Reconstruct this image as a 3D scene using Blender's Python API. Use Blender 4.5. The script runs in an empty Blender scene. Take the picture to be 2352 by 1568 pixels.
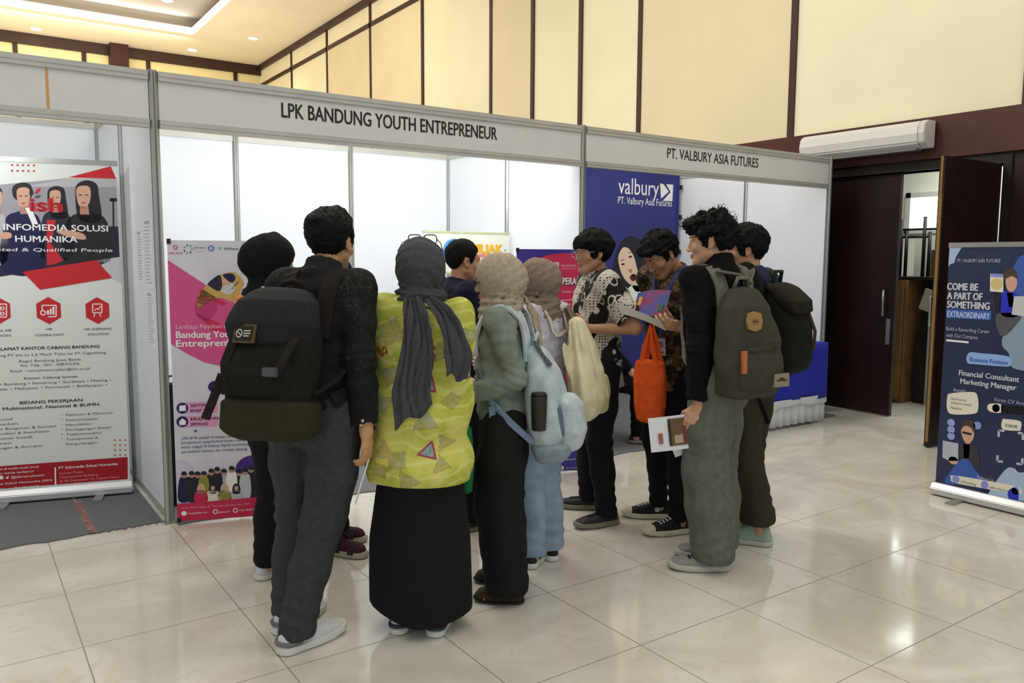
import bpy, bmesh, math, random
import numpy as np
from mathutils import Vector, Matrix
from mathutils.geometry import tessellate_polygon

SC = bpy.context.scene
COL = SC.collection
random.seed(7)

# ------------------------------------------------------------------ camera
FPX = 1843.9                      # focal length in pixels of the 2352 x 1568 frame
CAM = Vector((-0.9328, -4.7503, 1.4994))
YAW, PITCH, ROLL = 0.6062, 0.1018, 0.0051

def cam_axes():
    cy, sy, cp, sp = math.cos(YAW), math.sin(YAW), math.cos(PITCH), math.sin(PITCH)
    f = Vector((sy * cp, cy * cp, -sp)); r = Vector((cy, -sy, 0)); u = r.cross(f)
    cr, sr = math.cos(ROLL), math.sin(ROLL)
    return cr * r + sr * u, -sr * r + cr * u, f
CR, CU, CF = cam_axes()
cd = bpy.data.cameras.new('camera'); cam = bpy.data.objects.new('camera', cd); COL.objects.link(cam)
cd.sensor_fit = 'HORIZONTAL'; cd.sensor_width = 36.0; cd.lens = 36.0 * FPX / 2352.0
cd.clip_start = 0.05; cd.clip_end = 200
M = Matrix((CR, CU, -CF)).transposed().to_4x4(); M.translation = CAM
cam.matrix_world = M
SC.camera = cam

# ------------------------------------------------------------------ world, exposure
SC.view_settings.view_transform = 'Standard'; SC.view_settings.look = 'None'
SC.view_settings.exposure = 0.28; SC.view_settings.gamma = 1.0; SC.view_settings.use_curve_mapping = False
w = bpy.data.worlds.new('daylight'); SC.world = w; w.use_nodes = True
bg = w.node_tree.nodes['Background']; bg.inputs[0].default_value = (0.90, 0.955, 1.0, 1); bg.inputs[1].default_value = 0.60

def area(name, loc, size, power, color=(1, 1, 1), look=None, sizey=None):
    l = bpy.data.lights.new(name, 'AREA'); l.energy = power; l.color = color
    l.size = size
    if sizey: l.shape = 'RECTANGLE'; l.size_y = sizey
    o = bpy.data.objects.new(name, l); COL.objects.link(o); o.location = loc
    d = Vector(look if look else (0, 0, -1))
    o.rotation_euler = d.to_track_quat('-Z', 'Y').to_euler()
    return o
# warm hall lighting from the ceiling high above the stands, wall washers along the upper wall
area('hall_ceiling_light', (1.0, 4.0, 6.6), 5.0, 210, (1.0, 0.95, 0.86), (0, 0, -1), 8.0)
area('hall_ceiling_light', (1.0, -4.5, 6.6), 9.0, 175, (1.0, 0.985, 0.965), (0, 0, -1), 7.0)
area('wall_washer', (4.2, 9.0, 6.7), 0.5, 165, (1.0, 0.91, 0.70), (0.75, 0, -1.0), 12.0)
area('wall_washer', (3.4, 0.6, 6.7), 0.5, 125, (1.0, 0.96, 0.86), (0.75, 0, -1.0), 7.0)
area('far_wall_washer', (1.5, 16.2, 6.6), 5.0, 26, (1.0, 0.88, 0.62), (0, 1, -0.3), 0.4)
area('ceiling_bounce_fill', (1.0, 14.0, 2.9), 6.0, 240, (1.0, 0.89, 0.74), (0, 0, 1), 5.0)  # added upward fill in mid-air, standing in for light bounced onto the ceiling

# ------------------------------------------------------------------ colour and materials
def lin(c):
    if isinstance(c, str):
        c = c.lstrip('#'); c = [int(c[i:i + 2], 16) / 255 for i in (0, 2, 4)]
    return tuple((x / 12.92 if x <= 0.04045 else ((x + 0.055) / 1.055) ** 2.4) for x in c) + (1.0,)
_mats = {}
def mat(name, c=(.5, .5, .5), rough=.6, metal=0, var=0.0, vscale=20, bump=0.0, bscale=60, spec=.4, emit=0, c2=None, sheen=0):
    if name in _mats: return _mats[name]
    m = bpy.data.materials.new(name); m.use_nodes = True
    nt = m.node_tree; b = nt.nodes['Principled BSDF']
    c = lin(c); b.inputs['Base Color'].default_value = c
    b.inputs['Roughness'].default_value = rough; b.inputs['Metallic'].default_value = metal
    b.inputs['Specular IOR Level'].default_value = spec
    if sheen: b.inputs['Sheen Weight'].default_value = sheen
    if emit:
        b.inputs['Emission Color'].default_value = c; b.inputs['Emission Strength'].default_value = emit
    tc = nt.nodes.new('ShaderNodeTexCoord')
    if var or c2:
        n = nt.nodes.new('ShaderNodeTexNoise'); n.inputs['Scale'].default_value = vscale; n.inputs['Detail'].default_value = 4
        nt.links.new(tc.outputs['Object'], n.inputs['Vector'])
        mx = nt.nodes.new('ShaderNodeMix'); mx.data_type = 'RGBA'
        if c2: a, d = c, lin(c2)
        else: a = tuple(x * (1 - var) for x in c[:3]) + (1,); d = tuple(min(1, x * (1 + var)) for x in c[:3]) + (1,)
        mx.inputs[6].default_value = a; mx.inputs[7].default_value = d
        rp = nt.nodes.new('ShaderNodeMapRange'); rp.inputs[1].default_value = .35; rp.inputs[2].default_value = .65
        nt.links.new(n.outputs['Fac'], rp.inputs[0]); nt.links.new(rp.outputs[0], mx.inputs[0])
        nt.links.new(mx.outputs[2], b.inputs['Base Color'])
    if bump:
        n2 = nt.nodes.new('ShaderNodeTexNoise'); n2.inputs['Scale'].default_value = bscale; n2.inputs['Detail'].default_value = 3
        nt.links.new(tc.outputs['Object'], n2.inputs['Vector'])
        bp = nt.nodes.new('ShaderNodeBump'); bp.inputs['Strength'].default_value = bump; bp.inputs['Distance'].default_value = .01
        nt.links.new(n2.outputs['Fac'], bp.inputs['Height']); nt.links.new(bp.outputs['Normal'], b.inputs['Normal'])
    _mats[name] = m
    return m
class NT:
    """small helper to write node materials"""
    def __init__(s, name, rough=.6, spec=.4):
        s.m = bpy.data.materials.new(name); s.m.use_nodes = True; s.nt = s.m.node_tree
        s.b = s.nt.nodes['Principled BSDF']; s.b.inputs['Roughness'].default_value = rough; s.b.inputs['Specular IOR Level'].default_value = spec
        s.tc = s.nt.nodes.new('ShaderNodeTexCoord'); s.obj = s.tc.outputs['Object']
        _mats[name] = s.m
    def n(s, t, **kw):
        x = s.nt.nodes.new('ShaderNode' + t)
        for k, v in kw.items(): setattr(x, k, v)
        return x
    def link(s, a, b): s.nt.links.new(a, b)
    def put(s, sock, v):
        if hasattr(v, 'is_linked') or hasattr(v, 'node'): s.link(v, sock)
        else: sock.default_value = v
    def math(s, op, a, b=0.0, c=None):
        x = s.n('Math', operation=op); s.put(x.inputs[0], a); s.put(x.inputs[1], b)
        if c is not None: s.put(x.inputs[2], c)
        return x.outputs[0]
    def mix(s, f, a, b):
        x = s.n('Mix', data_type='RGBA'); s.put(x.inputs[0], f); s.put(x.inputs[6], a); s.put(x.inputs[7], b); return x.outputs[2]
    def noise(s, scale, detail=3, vec=None, dist=0.0):
        x = s.n('TexNoise'); x.inputs['Scale'].default_value = scale; x.inputs['Detail'].default_value = detail; x.inputs['Distortion'].default_value = dist
        s.link(vec or s.obj, x.inputs['Vector']); return x.outputs['Fac']
    def voro(s, scale, feature='F1', vec=None, out='Distance', rnd=1.0):
        x = s.n('TexVoronoi', feature=feature); x.inputs['Scale'].default_value = scale; x.inputs['Randomness'].default_value = rnd
        s.link(vec or s.obj, x.inputs['Vector']); return x.outputs[out]
    def mapping(s, scale=(1, 1, 1), rot=(0, 0, 0), vec=None):
        x = s.n('Mapping'); x.inputs['Scale'].default_value = scale; x.inputs['Rotation'].default_value = rot; s.link(vec or s.obj, x.inputs['Vector']); return x.outputs[0]
    def step(s, v, a, b):
        x = s.n('MapRange'); x.interpolation_type = 'SMOOTHSTEP'
        s.put(x.inputs[0], v); x.inputs[1].default_value = a; x.inputs[2].default_value = b; return x.outputs[0]
    def attr(s, name):
        x = s.n('Attribute'); x.attribute_name = name; return x.outputs['Fac']
    def bump(s, h, strength=.3, dist=.01):
        x = s.n('Bump'); x.inputs['Strength'].default_value = strength; x.inputs['Distance'].default_value = dist
        s.link(h, x.inputs['Height']); s.link(x.outputs[0], s.b.inputs['Normal'])
    def color(s, c): s.put(s.b.inputs['Base Color'], c)

# ------------------------------------------------------------------ objects
def tag(o, label=None, cat=None, group=None, kind=None):
    if label: o['label'] = label
    if cat: o['category'] = cat
    if group: o['group'] = group
    if kind: o['kind'] = kind
    return o
def empty(name, label=None, cat=None, loc=(0, 0, 0), rotz=0, group=None, kind=None):
    o = bpy.data.objects.new(name, None); COL.objects.link(o); o.empty_display_size = .1
    o.location = loc; o.rotation_euler = (0, 0, rotz)
    return tag(o, label, cat, group, kind)
def link_mesh(name, me, mats, parent=None, label=None):
    o = bpy.data.objects.new(name, me); COL.objects.link(o)
    for m in (mats if isinstance(mats, (list, tuple)) else [mats]): me.materials.append(m)
    if parent: o.parent = parent
    if label: o['label'] = label
    return o
class MB:
    """collects boxes, tubes and prisms into ONE mesh"""
    def __init__(s): s.bm = bmesh.new(); s.mi = 0; s.smooth = False
    def _f(s, vs):
        try:
            f = s.bm.faces.new(vs); f.material_index = s.mi; f.smooth = s.smooth
        except ValueError: pass
    def box(s, c, size, rotz=0, R=None):
        c = Vector(c); h = Vector(size) / 2
        R = R or Matrix.Rotation(rotz, 3, 'Z')
        v = [s.bm.verts.new(c + R @ Vector((x * h.x, y * h.y, z * h.z))) for x in (-1, 1) for y in (-1, 1) for z in (-1, 1)]
        for q in ((0, 1, 3, 2), (4, 6, 7, 5), (0, 4, 5, 1), (2, 3, 7, 6), (0, 2, 6, 4), (1, 5, 7, 3)): s._f([v[i] for i in q])
        return s
    def b2(s, lo, hi):
        return s.box([(a + b) / 2 for a, b in zip(lo, hi)], [abs(b - a) for a, b in zip(lo, hi)])
    def tube(s, pts, r, n=10, cap=True):
        pts = [Vector(p) for p in pts]; rr = r if isinstance(r, (list, tuple)) else [r] * len(pts)
        rings = []; prev = None
        for i, p in enumerate(pts):
            t = (pts[min(i + 1, len(pts) - 1)] - pts[max(i - 1, 0)]).normalized()
            if prev is None: a = t.orthogonal().normalized()
            else: a = (prev - t * prev.dot(t)).normalized()
            prev = a; b = t.cross(a)
            rings.append([s.bm.verts.new(p + (a * math.cos(k * 2 * math.pi / n) + b * math.sin(k * 2 * math.pi / n)) * rr[i]) for k in range(n)])
        sm = s.smooth; s.smooth = True
        for a, b in zip(rings, rings[1:]):
            for k in range(n): s._f([a[k], a[(k + 1) % n], b[(k + 1) % n], b[k]])
        s.smooth = sm
        if cap: s._f(rings[0][::-1]); s._f(rings[-1])
        return s
    def ribbon(s, pts, wid, w, t):
        """strap: rectangular section swept on pts; wid = width direction(s)"""
        pts = [Vector(p) for p in pts]; rings = []
        for i, p in enumerate(pts):
            tg = (pts[min(i + 1, len(pts) - 1)] - pts[max(i - 1, 0)]).normalized()
            wd = Vector(wid[i] if isinstance(wid[0], (list, tuple, Vector)) else wid)
            wd = (wd - tg * wd.dot(tg)).normalized(); nn = tg.cross(wd)
            ww = w[i] if isinstance(w, (list, tuple)) else w
            rings.append([s.bm.verts.new(p + wd * a * ww / 2 + nn * b * t / 2) for a, b in ((-1, -1), (1, -1), (1, 1), (-1, 1))])
        for a, b in zip(rings, rings[1:]):
            for k in range(4): s._f([a[k], a[(k + 1) % 4], b[(k + 1) % 4], b[k]])
        s._f(rings[0][::-1]); s._f(rings[-1]); return s
    def prism(s, poly, axis, a, b):
        """polygon in the two other axes extruded from a to b along axis"""
        def P(p, k):
            q = list(p); q.insert(axis, k); return q
        A = [s.bm.verts.new(P(p, a)) for p in poly]; B = [s.bm.verts.new(P(p, b)) for p in poly]
        n = len(poly)
        for i in range(n): s._f([A[i], A[(i + 1) % n], B[(i + 1) % n], B[i]])
        s._f(A[::-1]); s._f(B); return s
    def lathe(s, prof, c, n=20, R=None):
        rings = []; c = Vector(c); R = R or Matrix.Identity(3)
        for r, z in prof: rings.append([s.bm.verts.new(c + R @ Vector((r * math.cos(k * 2 * math.pi / n), r * math.sin(k * 2 * math.pi / n), z))) for k in range(n)])
        sm = s.smooth; s.smooth = True
        for a, b in zip(rings, rings[1:]):
            for k in range(n): s._f([a[k], a[(k + 1) % n], b[(k + 1) % n], b[k]])
        s.smooth = sm; s._f(rings[0][::-1]); s._f(rings[-1]); return s
    def build(s, name, mats, parent=None, bevel=0, label=None):
        bmesh.ops.recalc_face_normals(s.bm, faces=s.bm.faces)
        if bevel:
            es = [e for e in s.bm.edges if len(e.link_faces) == 2 and e.calc_face_angle(0) > .5]
            bmesh.ops.bevel(s.bm, geom=es, offset=bevel, segments=2, affect='EDGES', clamp_overlap=True)
        me = bpy.data.meshes.new(name); s.bm.to_mesh(me); s.bm.free()
        return link_mesh(name, me, mats, parent, label)
def struct(o): o['kind'] = 'structure'; return o

# ------------------------------------------------------------------ flat printed artwork
_glyph = {}
def text_mesh(txt, bold):
    k = (txt, bold)
    if k in _glyph: return _glyph[k]
    cu = bpy.data.curves.new('lettering', 'FONT'); cu.body = txt; cu.size = 1.0; cu.offset = bold; cu.resolution_u = 3
    cu.fill_mode = 'FRONT'
    ob = bpy.data.objects.new('lettering', cu)
    me = ob.to_mesh()
    v = np.array([(a.co.x, a.co.y) for a in me.vertices]) if len(me.vertices) else np.zeros((0, 2))
    f = [tuple(p.vertices) for p in me.polygons]
    ob.to_mesh_clear(); bpy.data.objects.remove(ob); bpy.data.curves.remove(cu)
    _glyph[k] = (v, f); return v, f
CAPH = text_mesh('H', 0.0)[0][:, 1].max()
class Sheet:
    """artwork on a plane: u along the sheet, v up. Art is given in metres, or read off the photograph by intersecting
    the line of sight of a pixel with the sheet's own plane."""
    def __init__(s, P0, u, v=(0, 0, 1)):
        s.P0 = Vector(P0); s.u = Vector(u).normalized(); s.v = Vector(v).normalized(); s.n = s.u.cross(s.v)
        if s.n.dot(CAM - s.P0) < 0: s.n = -s.n
        s.V = []; s.F = []; s.MI = []; s.mats = []; s.layer = 1; s.clip = None
    def px(s, x, y):
        d = CF + CR * ((x - 1176) / FPX) - CU * ((y - 784) / FPX)
        t = (s.P0 - CAM).dot(s.n) / d.dot(s.n); q = CAM + d * t - s.P0
        return (q.dot(s.u), q.dot(s.v))
    def _m(s, m):
        if m not in s.mats: s.mats.append(m)
        return s.mats.index(m)
    def raw(s, pts, faces, m):
        o = len(s.V); off = 0.0012 + 0.0004 * s.layer
        s.V += [s.P0 + s.u * p[0] + s.v * p[1] + s.n * off for p in pts]
        if s.clip: pts = [(min(max(p[0], s.clip[0]), s.clip[1]), min(max(p[1], s.clip[2]), s.clip[3])) for p in pts]
        s.V = s.V[:o] + [s.P0 + s.u * p[0] + s.v * p[1] + s.n * off for p in pts]
        k = s._m(m)
        for f in faces: s.F.append([o + i for i in f]); s.MI.append(k)
    def poly(s, pts, m):
        tr = tessellate_polygon([[Vector((a, b, 0)) for a, b in pts]]); s.raw(pts, [list(t) for t in tr], m)
    def ppoly(s, pts, m): s.poly([s.px(*p) for p in pts], m)
    def smooth(s, pts, m, n=6, px=True):
        P = [s.px(*p) for p in pts] if px else pts
        out = []; N = len(P)
        for i in range(N):
            p0, p1, p2, p3 = (np.array(P[(i + j - 1) % N]) for j in range(4))
            for k in range(n):
                t = k / n
                out.append(tuple(.5 * ((2 * p1) + (-p0 + p2) * t + (2 * p0 - 5 * p1 + 4 * p2 - p3) * t * t + (-p0 + 3 * p1 - 3 * p2 + p3) * t ** 3)))
        s.poly(out, m)
    def rect(s, u0, v0, u1, v1, m): s.poly([(u0, v0), (u1, v0), (u1, v1), (u0, v1)], m)
    def ell(s, c, ru, rv, m, n=24, a0=0, px=False):
        if px: c = s.px(*c)
        s.poly([(c[0] + ru * math.cos(a0 + 2 * math.pi * k / n), c[1] + rv * math.sin(a0 + 2 * math.pi * k / n)) for k in range(n)], m)
    def ring(s, c, r, wdt, m, n=24, a0=0, a1=2 * math.pi, px=False):
        if px: c = s.px(*c)
        p = [(c[0] + rr * math.cos(a0 + (a1 - a0) * k / n), c[1] + rr * math.sin(a0 + (a1 - a0) * k / n)) for rr in (r, r - wdt) for k in range(n + 1)]
        s.raw(p, [[k, k + 1, n + 2 + k, n + 1 + k] for k in range(n)], m)
    def line(s, pts, wdt, m, px=False):
        if px: pts = [s.px(*p) for p in pts]
        for a, b in zip(pts, pts[1:]):
            d = np.array(b) - np.array(a); L = np.hypot(*d) or 1; q = np.array([-d[1], d[0]]) / L * wdt / 2
            s.raw([tuple(a + q), tuple(b + q), tuple(b - q), tuple(a - q)], [[0, 1, 2, 3]], m)
    def text(s, u, v, txt, cap, m, bold=0.0, width=None, align='l', slant=0.0):
        vv, f = text_mesh(txt, 0.0)
        if not len(vv): return
        vv = vv.copy(); x0, x1 = vv[:, 0].min(), vv[:, 0].max()
        sy = cap / CAPH; sx = sy if width is None else width / (x1 - x0)
        X = (vv[:, 0] - x0) * sx; W = (x1 - x0) * sx
        Y = vv[:, 1] * sy; X = X + Y * slant
        X += u - (0 if align == 'l' else W / 2 if align == 'c' else W)
        b = min(bold, .05) * sy * .9
        L0 = s.layer
        for dx, dy in (((0, 0),) if not bold else ((-b, 0), (b, 0), (0, b * .6), (0, -b * .6))): s.raw(list(zip(X + dx, Y + v + dy)), f, m); s.layer += .3
        s.layer = L0
    def ptext(s, x0, y0, x1, txt, cap, m, bold=0.0, slant=0.0):
        """baseline starts at pixel (x0,y0) and the text ends at pixel column x1"""
        a = s.px(x0, y0); b = s.px(x1, y0)
        s.text(a[0], a[1], txt, cap, m, bold, width=b[0] - a[0], slant=slant)
    def build(s, name, parent=None, label=None):
        me = bpy.data.meshes.new(name)
        V = s.V
        if parent:
            inv = parent.matrix_basis.inverted(); V = [inv @ p for p in V]
        me.from_pydata(V, [], s.F)
        o = link_mesh(name, me, s.mats, parent, label)
        me.polygons.foreach_set('material_index', s.MI)
        # all faces look along the sheet's normal
        return o
# ================================================================== THE SETTING
XR, YF, ZC = 6.4, 18.25, 6.82      # right wall, far wall, ceiling
FX, FY = .60, .17
def floor_material():
    t = NT('polished_cream_tiles', .1, .6)
    sep = t.n('SeparateXYZ'); t.link(t.obj, sep.inputs[0])
    def groove(c, off):
        a = t.math('ADD', c, off); a = t.math('DIVIDE', a, .6); a = t.math('FRACT', a); a = t.math('SUBTRACT', a, .5); a = t.math('ABSOLUTE', a)
        return t.step(a, .4945, .4975)
    g = t.math('MAXIMUM', groove(sep.outputs[0], FX + .6 * 60), groove(sep.outputs[1], FY + .6 * 60))
    n1 = t.noise(1.6, 6, dist=1.2); n2 = t.noise(9, 5, dist=2.0)
    base = t.mix(t.step(n1, .35, .68), lin('#d0ccc0'), lin('#e2dfd5'))
    base = t.mix(t.math('MULTIPLY', t.step(n2, .52, .75), .35), base, lin('#c1bbab'))
    t.color(t.mix(g, base, lin('#979083')))
    t.put(t.b.inputs['Roughness'], t.math('ADD', t.math('MULTIPLY', g, .4), t.math('MULTIPLY_ADD', n2,   .06, .06)))
    return t.m
M_floor = floor_material()
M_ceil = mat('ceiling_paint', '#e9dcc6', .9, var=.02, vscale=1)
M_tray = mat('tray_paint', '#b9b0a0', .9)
M_cream = mat('cream_wall_board', '#f3ebcb', .85, var=.03, vscale=1.2)
M_tan = mat('tan_wall_board', '#e7d8b6', .85, var=.03, vscale=1.2)
M_darkwood = mat('dark_brown_wood', '#230f0d', .45, var=.35, vscale=4, bump=.05)
M_beam = mat('red_brown_wood', '#4a231d', .45, var=.2, vscale=3)
M_strip = mat('dark_brown_strip', '#3a241c', .5)
M_alu = mat('brushed_aluminium', '#a9aaa4', .35, metal=.75, var=.06, vscale=3)
M_panel = mat('white_laminate_panel', '#e4e8ee', .45, var=.02, vscale=2)
M_fascia = mat('white_fascia_board', '#dfdfde', .5, var=.02, vscale=3)
M_rail = mat('fascia_rail_metal', '#c0bfb8', .4, metal=.3, var=.05, vscale=4)
M_black = mat('black_print', '#2b2a27', .7)
M_white = mat('white_print', '#f2f2f0', .6)

fl = struct(MB().b2((-14, -12, -.1), (16, 20, 0)).build('floor', M_floor))
# ceiling with a recessed tray at its far middle
TX, TY, TX0, TY0 = 4.06, 15.9, -8.0, 4.0
c = MB()
c.b2((-14, TY, ZC), (XR + .3, YF + .3, ZC + .12)); c.b2((-14, -12, ZC), (XR + .3, TY0, ZC + .12))
c.b2((TX, TY0, ZC), (XR + .3, TY, ZC + .12)); c.b2((-14, TY0, ZC), (TX0, TY, ZC + .12))
struct(c.build('ceiling', M_ceil))
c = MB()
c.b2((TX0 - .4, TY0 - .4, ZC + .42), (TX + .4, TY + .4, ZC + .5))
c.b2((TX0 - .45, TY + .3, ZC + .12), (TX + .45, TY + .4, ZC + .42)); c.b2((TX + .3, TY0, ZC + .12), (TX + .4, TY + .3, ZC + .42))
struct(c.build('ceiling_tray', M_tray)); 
t = struct(MB().b2((TX0, TY - .02, ZC - .03), (TX + .02, TY + .0, ZC + .14)).b2((TX, TY0, ZC - .03), (TX + .02, TY, ZC + .14)).build('trim_1', mat('white_tray_edge', '#f4f2ee', .6)))
M_edge_glow = mat('edge_glow', '#f3f6ff', .4, emit=1.3)  # added glow that imitates the cove-lit face of the tray lip
ld = empty('tray_glow_strip', 'added white glow strip along the edge of the recessed ceiling tray', 'lamp', (TX, TY, ZC))
MB().b2((-7, -.035, -.02), (-.02, -.022, .12)).build('strip', M_edge_glow, ld)
MB().b2((-.035, -9, -.02), (-.022, -.036, .12)).build('strip', M_edge_glow, ld)
area('cove_light', (0, TY + .12, ZC + .2), 8.0, 26, (.95, .97, 1.0), (0, -.7, 1), .1)
area('cove_light', (TX + .12, 12, ZC + .2), .1, 26, (.95, .97, 1.0), (-.7, 0, 1), 7.0)

# right wall: boards between dark strips above, red brown timber below
ys = [18.25, 15.69, 13.33, 10.99, 8.75, 6.44, 5.30, 4.17, 2.98, .68, -1.6, -4.2, -8]
tan = {3, 5, 8}
w_ = MB(); w_.b2((XR, -8, 2.79), (XR + .25, YF, ZC)); 
struct(w_.build('wall_right', M_cream))
b = MB()
for i in range(len(ys) - 1):
    if i in tan:
        z1 = 6.26 if i < 4 else ZC
        b.b2((XR - .012, ys[i + 1] + .02, 2.8), (XR + .02, ys[i] - .02, z1))
b.b2((XR - .012, 11.01, 2.8), (XR + .02, 13.31, 6.26))
struct(b.build('wall_right_boards', M_tan))
b = MB()
for y in ys[1:-1]: b.b2((XR - .03, y - .035, 2.79), (XR + .02, y + .035, ZC))
b.b2((XR - .03, -8, 6.24), (XR + .02, YF, 6.33))
struct(b.build('trim_2', M_strip))
b = MB(); b.b2((XR - .09, -8, ZC - .13), (XR + .02, YF, ZC)); b.b2((-14, YF - .09, ZC - .26), (XR, YF + .02, ZC))
struct(b.build('trim_3', M_strip))
struct(MB().b2((-14, YF, 0), (XR + .25, YF + .2, ZC)).build('wall_far', mat('far_wall_board', '#f4e6b0', .85)))
b = MB()
for x in (-3.4, -1.0, .55, 2.01, 3.49, 5.71): b.b2((x - .05, YF - .04, 0), (x + .05, YF + .02, ZC - .2))
struct(b.build('trim_4', M_strip))
struct(MB().b2((2.56, YF - .35, 0), (2.98, YF, ZC)).build('pillar', mat('maroon_pillar_paint', '#3b1716', .6)))
# red brown timber wall with the doorway
DY0, DY1, DZ = -1.45, .40, 2.33    # doorway
b = MB(); b.b2((XR, -8, DZ), (XR + .25, YF, 2.79)); b.b2((XR, -8, 0), (XR + .25, DY0, DZ)); b.b2((XR, DY1, 0), (XR + .25, YF, DZ))
struct(b.build('wall_right_timber', M_darkwood))
struct(MB().b2((XR - .05, -8, 2.42), (XR, YF, 2.79)).build('trim_5', M_beam))
struct(MB().b2((XR - .02, DY0 - .07, 0), (XR + .2, DY0, DZ)).b2((XR - .02, DY1, 0), (XR + .2, DY1 + .07, DZ)).b2((XR - .02, DY0 - .07, DZ), (XR + .2, DY1 + .07, DZ + .07)).build('trim_6', mat('black_brown_frame', '#180d0b', .5)))
M_door = mat('door_veneer', '#1f0d0b', .4, var=.3, vscale=5)
M_steel = mat('door_steel', '#a7a7a2', .3, metal=.8)
d = struct(empty('door_1', loc=(XR + .06, DY1, 0)))
MB().b2((-.022, -.93, .01), (.022, 0, DZ - .01)).build('door_leaf', M_door, d)
h = MB().tube([(-.03, -.84, .98), (-.07, -.84, .98), (-.07, -.84, 1.22), (-.03, -.84, 1.22)], .011).build('door_handle', M_steel, d)
MB().b2((-.03, -.90, .7), (-.02, -.86, .95)).build('lock_plate', M_steel, d)
d = struct(empty('door_2', loc=(XR - .02, DY0 + .03, 0)))
MB().b2((-.92, -.022, .01), (0, .022, DZ - .01)).build('door_leaf', M_door, d)
MB().b2((-.925, -.012, .05), (-.919, .012, DZ - .3)).b2((-.928, -.008, .95), (-.919, .008, 1.15)).b2((-.928, -.008, 2.0), (-.919, .008, 2.32)).build('edge_strip', mat('oak_edge', '#8a6a3c', .5), d)
MB().tube([(-.84, .03, .98), (-.84, .075, .98), (-.84, .075, 1.22), (-.84, .03, 1.22)], .011).build('door_handle', M_steel, d)
MB().tube([(-.9, .025, .06), (-.9, .025, .3)], .008).build('floor_bolt', M_steel, d)
# store room seen through the doorway
M_store = mat('store_room_paint', '#e8ead9', .85)
struct(MB().b2((8.5, -3.2, 0), (8.6, .62, 2.9)).b2((8.5, .62, 0), (8.6, 3.2, 2.9)).build('wall_store_back', M_store))
struct(MB().b2((XR + .25, 2.4, 0), (8.5, 2.5, 2.9)).build('wall_store_side', M_store))
struct(MB().b2((XR + .25, -3.2, 2.9), (8.6, 2.5, 3.0)).build('ceiling_store', M_store))
wn = struct(empty('window_1', loc=(8.49, .1, 2.07)))
MB().b2((-.03, -.5, -.24), (0, .46, -.18)).b2((-.03, -.5, .18), (0, .46, .24)).b2((-.03, .40, -.24), (0, .46, .24)).b2((-.03, -.5, -.24), (0, -.44, .24)).build('window_frame', mat('window_frame_paint', '#cfd0c4', .6), wn)
MB().b2((-.008, -.44, -.18), (0, .40, .18)).build('window_pane', mat('daylit_pane', '#f4faff', .3, emit=3.0), wn)
area('store_room_fill', (7.5, -.6, 2.85), 1.4, 30, (.96, 1, .96), (0, 0, -1), 1.4)  # added overhead fill, in place of daylight from the window
M_dk = mat('black_steel_tube', '#23282a', .45, metal=.2)
M_ply = mat('brown_plywood', '#7d5a34', .6, var=.2, vscale=6)
st = empty('folding_table', 'upended folding table with black legs on top of the cupboard in the store room', 'table', (7.55, -.15, 1.31))
MB().b2((-.25, -.42, 0), (.3, .40, .03)).build('table_top', mat('dark_table_top', '#2e241c', .5), st)
for y, z in ((.19, .64), (.13, .52), (-.06, .66), (-.12, .50)): MB().tube([(-.05, y, .03), (-.05, y, z)], .018).build('leg', M_dk, st)
MB().tube([(-.05, -.40, .53), (-.05, .19, .53)], .012).tube([(-.05, -.12, .45), (-.05, .19, .45)], .014).build('stretcher', M_dk, st)
tag(MB().b2((7.74, -.235, 1.345), (7.76, .02, 1.78)).build('whiteboard', mat('pale_board', '#e6ead6', .5)), 'pale board leaning behind the upended table legs in the store room', 'board')
tag(MB().b2((7.60, -.45, 1.345), (7.70, -.24, 1.62)).build('plywood_offcut', mat('brown_offcut', '#6b4a2c', .6, var=.2, vscale=8)), 'brown plywood offcut right of the pale board in the store room', 'board')
cb = empty('cupboard', 'brown plywood cupboard with a notice on its door inside the store room', 'cupboard', (7.25, .05, 0))
MB().b2((0, -.23, 0), (.5, .35, 1.305)).build('carcass', M_ply, cb)
MB().b2((-.02, -.21, .05), (0, .33, 1.29)).build('door', mat('oak_door_face', '#8e6a42', .55, var=.15, vscale=6), cb)
MB().b2((-.024, -.14, 1.0), (-.02, .04, 1.27)).build('notice', mat('notice_paper', '#cdd6da', .6), cb)
tag(MB().b2((7.42, -.72, 0), (7.80, -.22, .70)).build('carton', mat('dark_carton', '#2c2219', .7)), 'dark carton at the bottom of the pile right of the cupboard', 'carton')
tag(MB().b2((7.45, -.66, .70), (7.78, -.24, 1.305)).build('carton', mat('dark_carton_grey', '#2a2826', .7)), 'dark grey carton on top of another carton right of the cupboard', 'carton')
tag(MB().box((7.3, -.40, 1.10), (.02, .14, .22), R=Matrix.Rotation(.3, 3, 'X')).box((7.36, -.40, .55), (.03, .03, 1.1)).build('easel_board', mat('pale_offcut', '#b9b7a8', .6)), 'small pale board on a thin post in front of the dark cartons', 'board')
# air curtain over the doorway
ac = empty('air_curtain', 'long white air curtain unit on the brown beam above the doorway', 'air curtain', (XR - .05, 0, 0))
prof = [(-.02, 2.51), (-.12, 2.50), (-.19, 2.55), (-.205, 2.63), (-.19, 2.71), (-.14, 2.745), (-.02, 2.75)]
m_ = MB(); m_.prism([(x, z) for x, z in prof], 1, -.83, .40); o = m_.build('housing', mat('white_plastic', '#d9d8d3', .35, var=.02), ac, bevel=.012)
MB().prism([(x * 1.03, z) for x, z in prof], 1, -.885, -.825).build('end_cap', mat('white_plastic_cap', '#cfccc8', .4), ac, bevel=.006)
MB().b2((-.17, -.8, 2.49), (-.07, .38, 2.503)).build('outlet_grille', mat('grille_grey', '#77787a', .5), ac)
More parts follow.
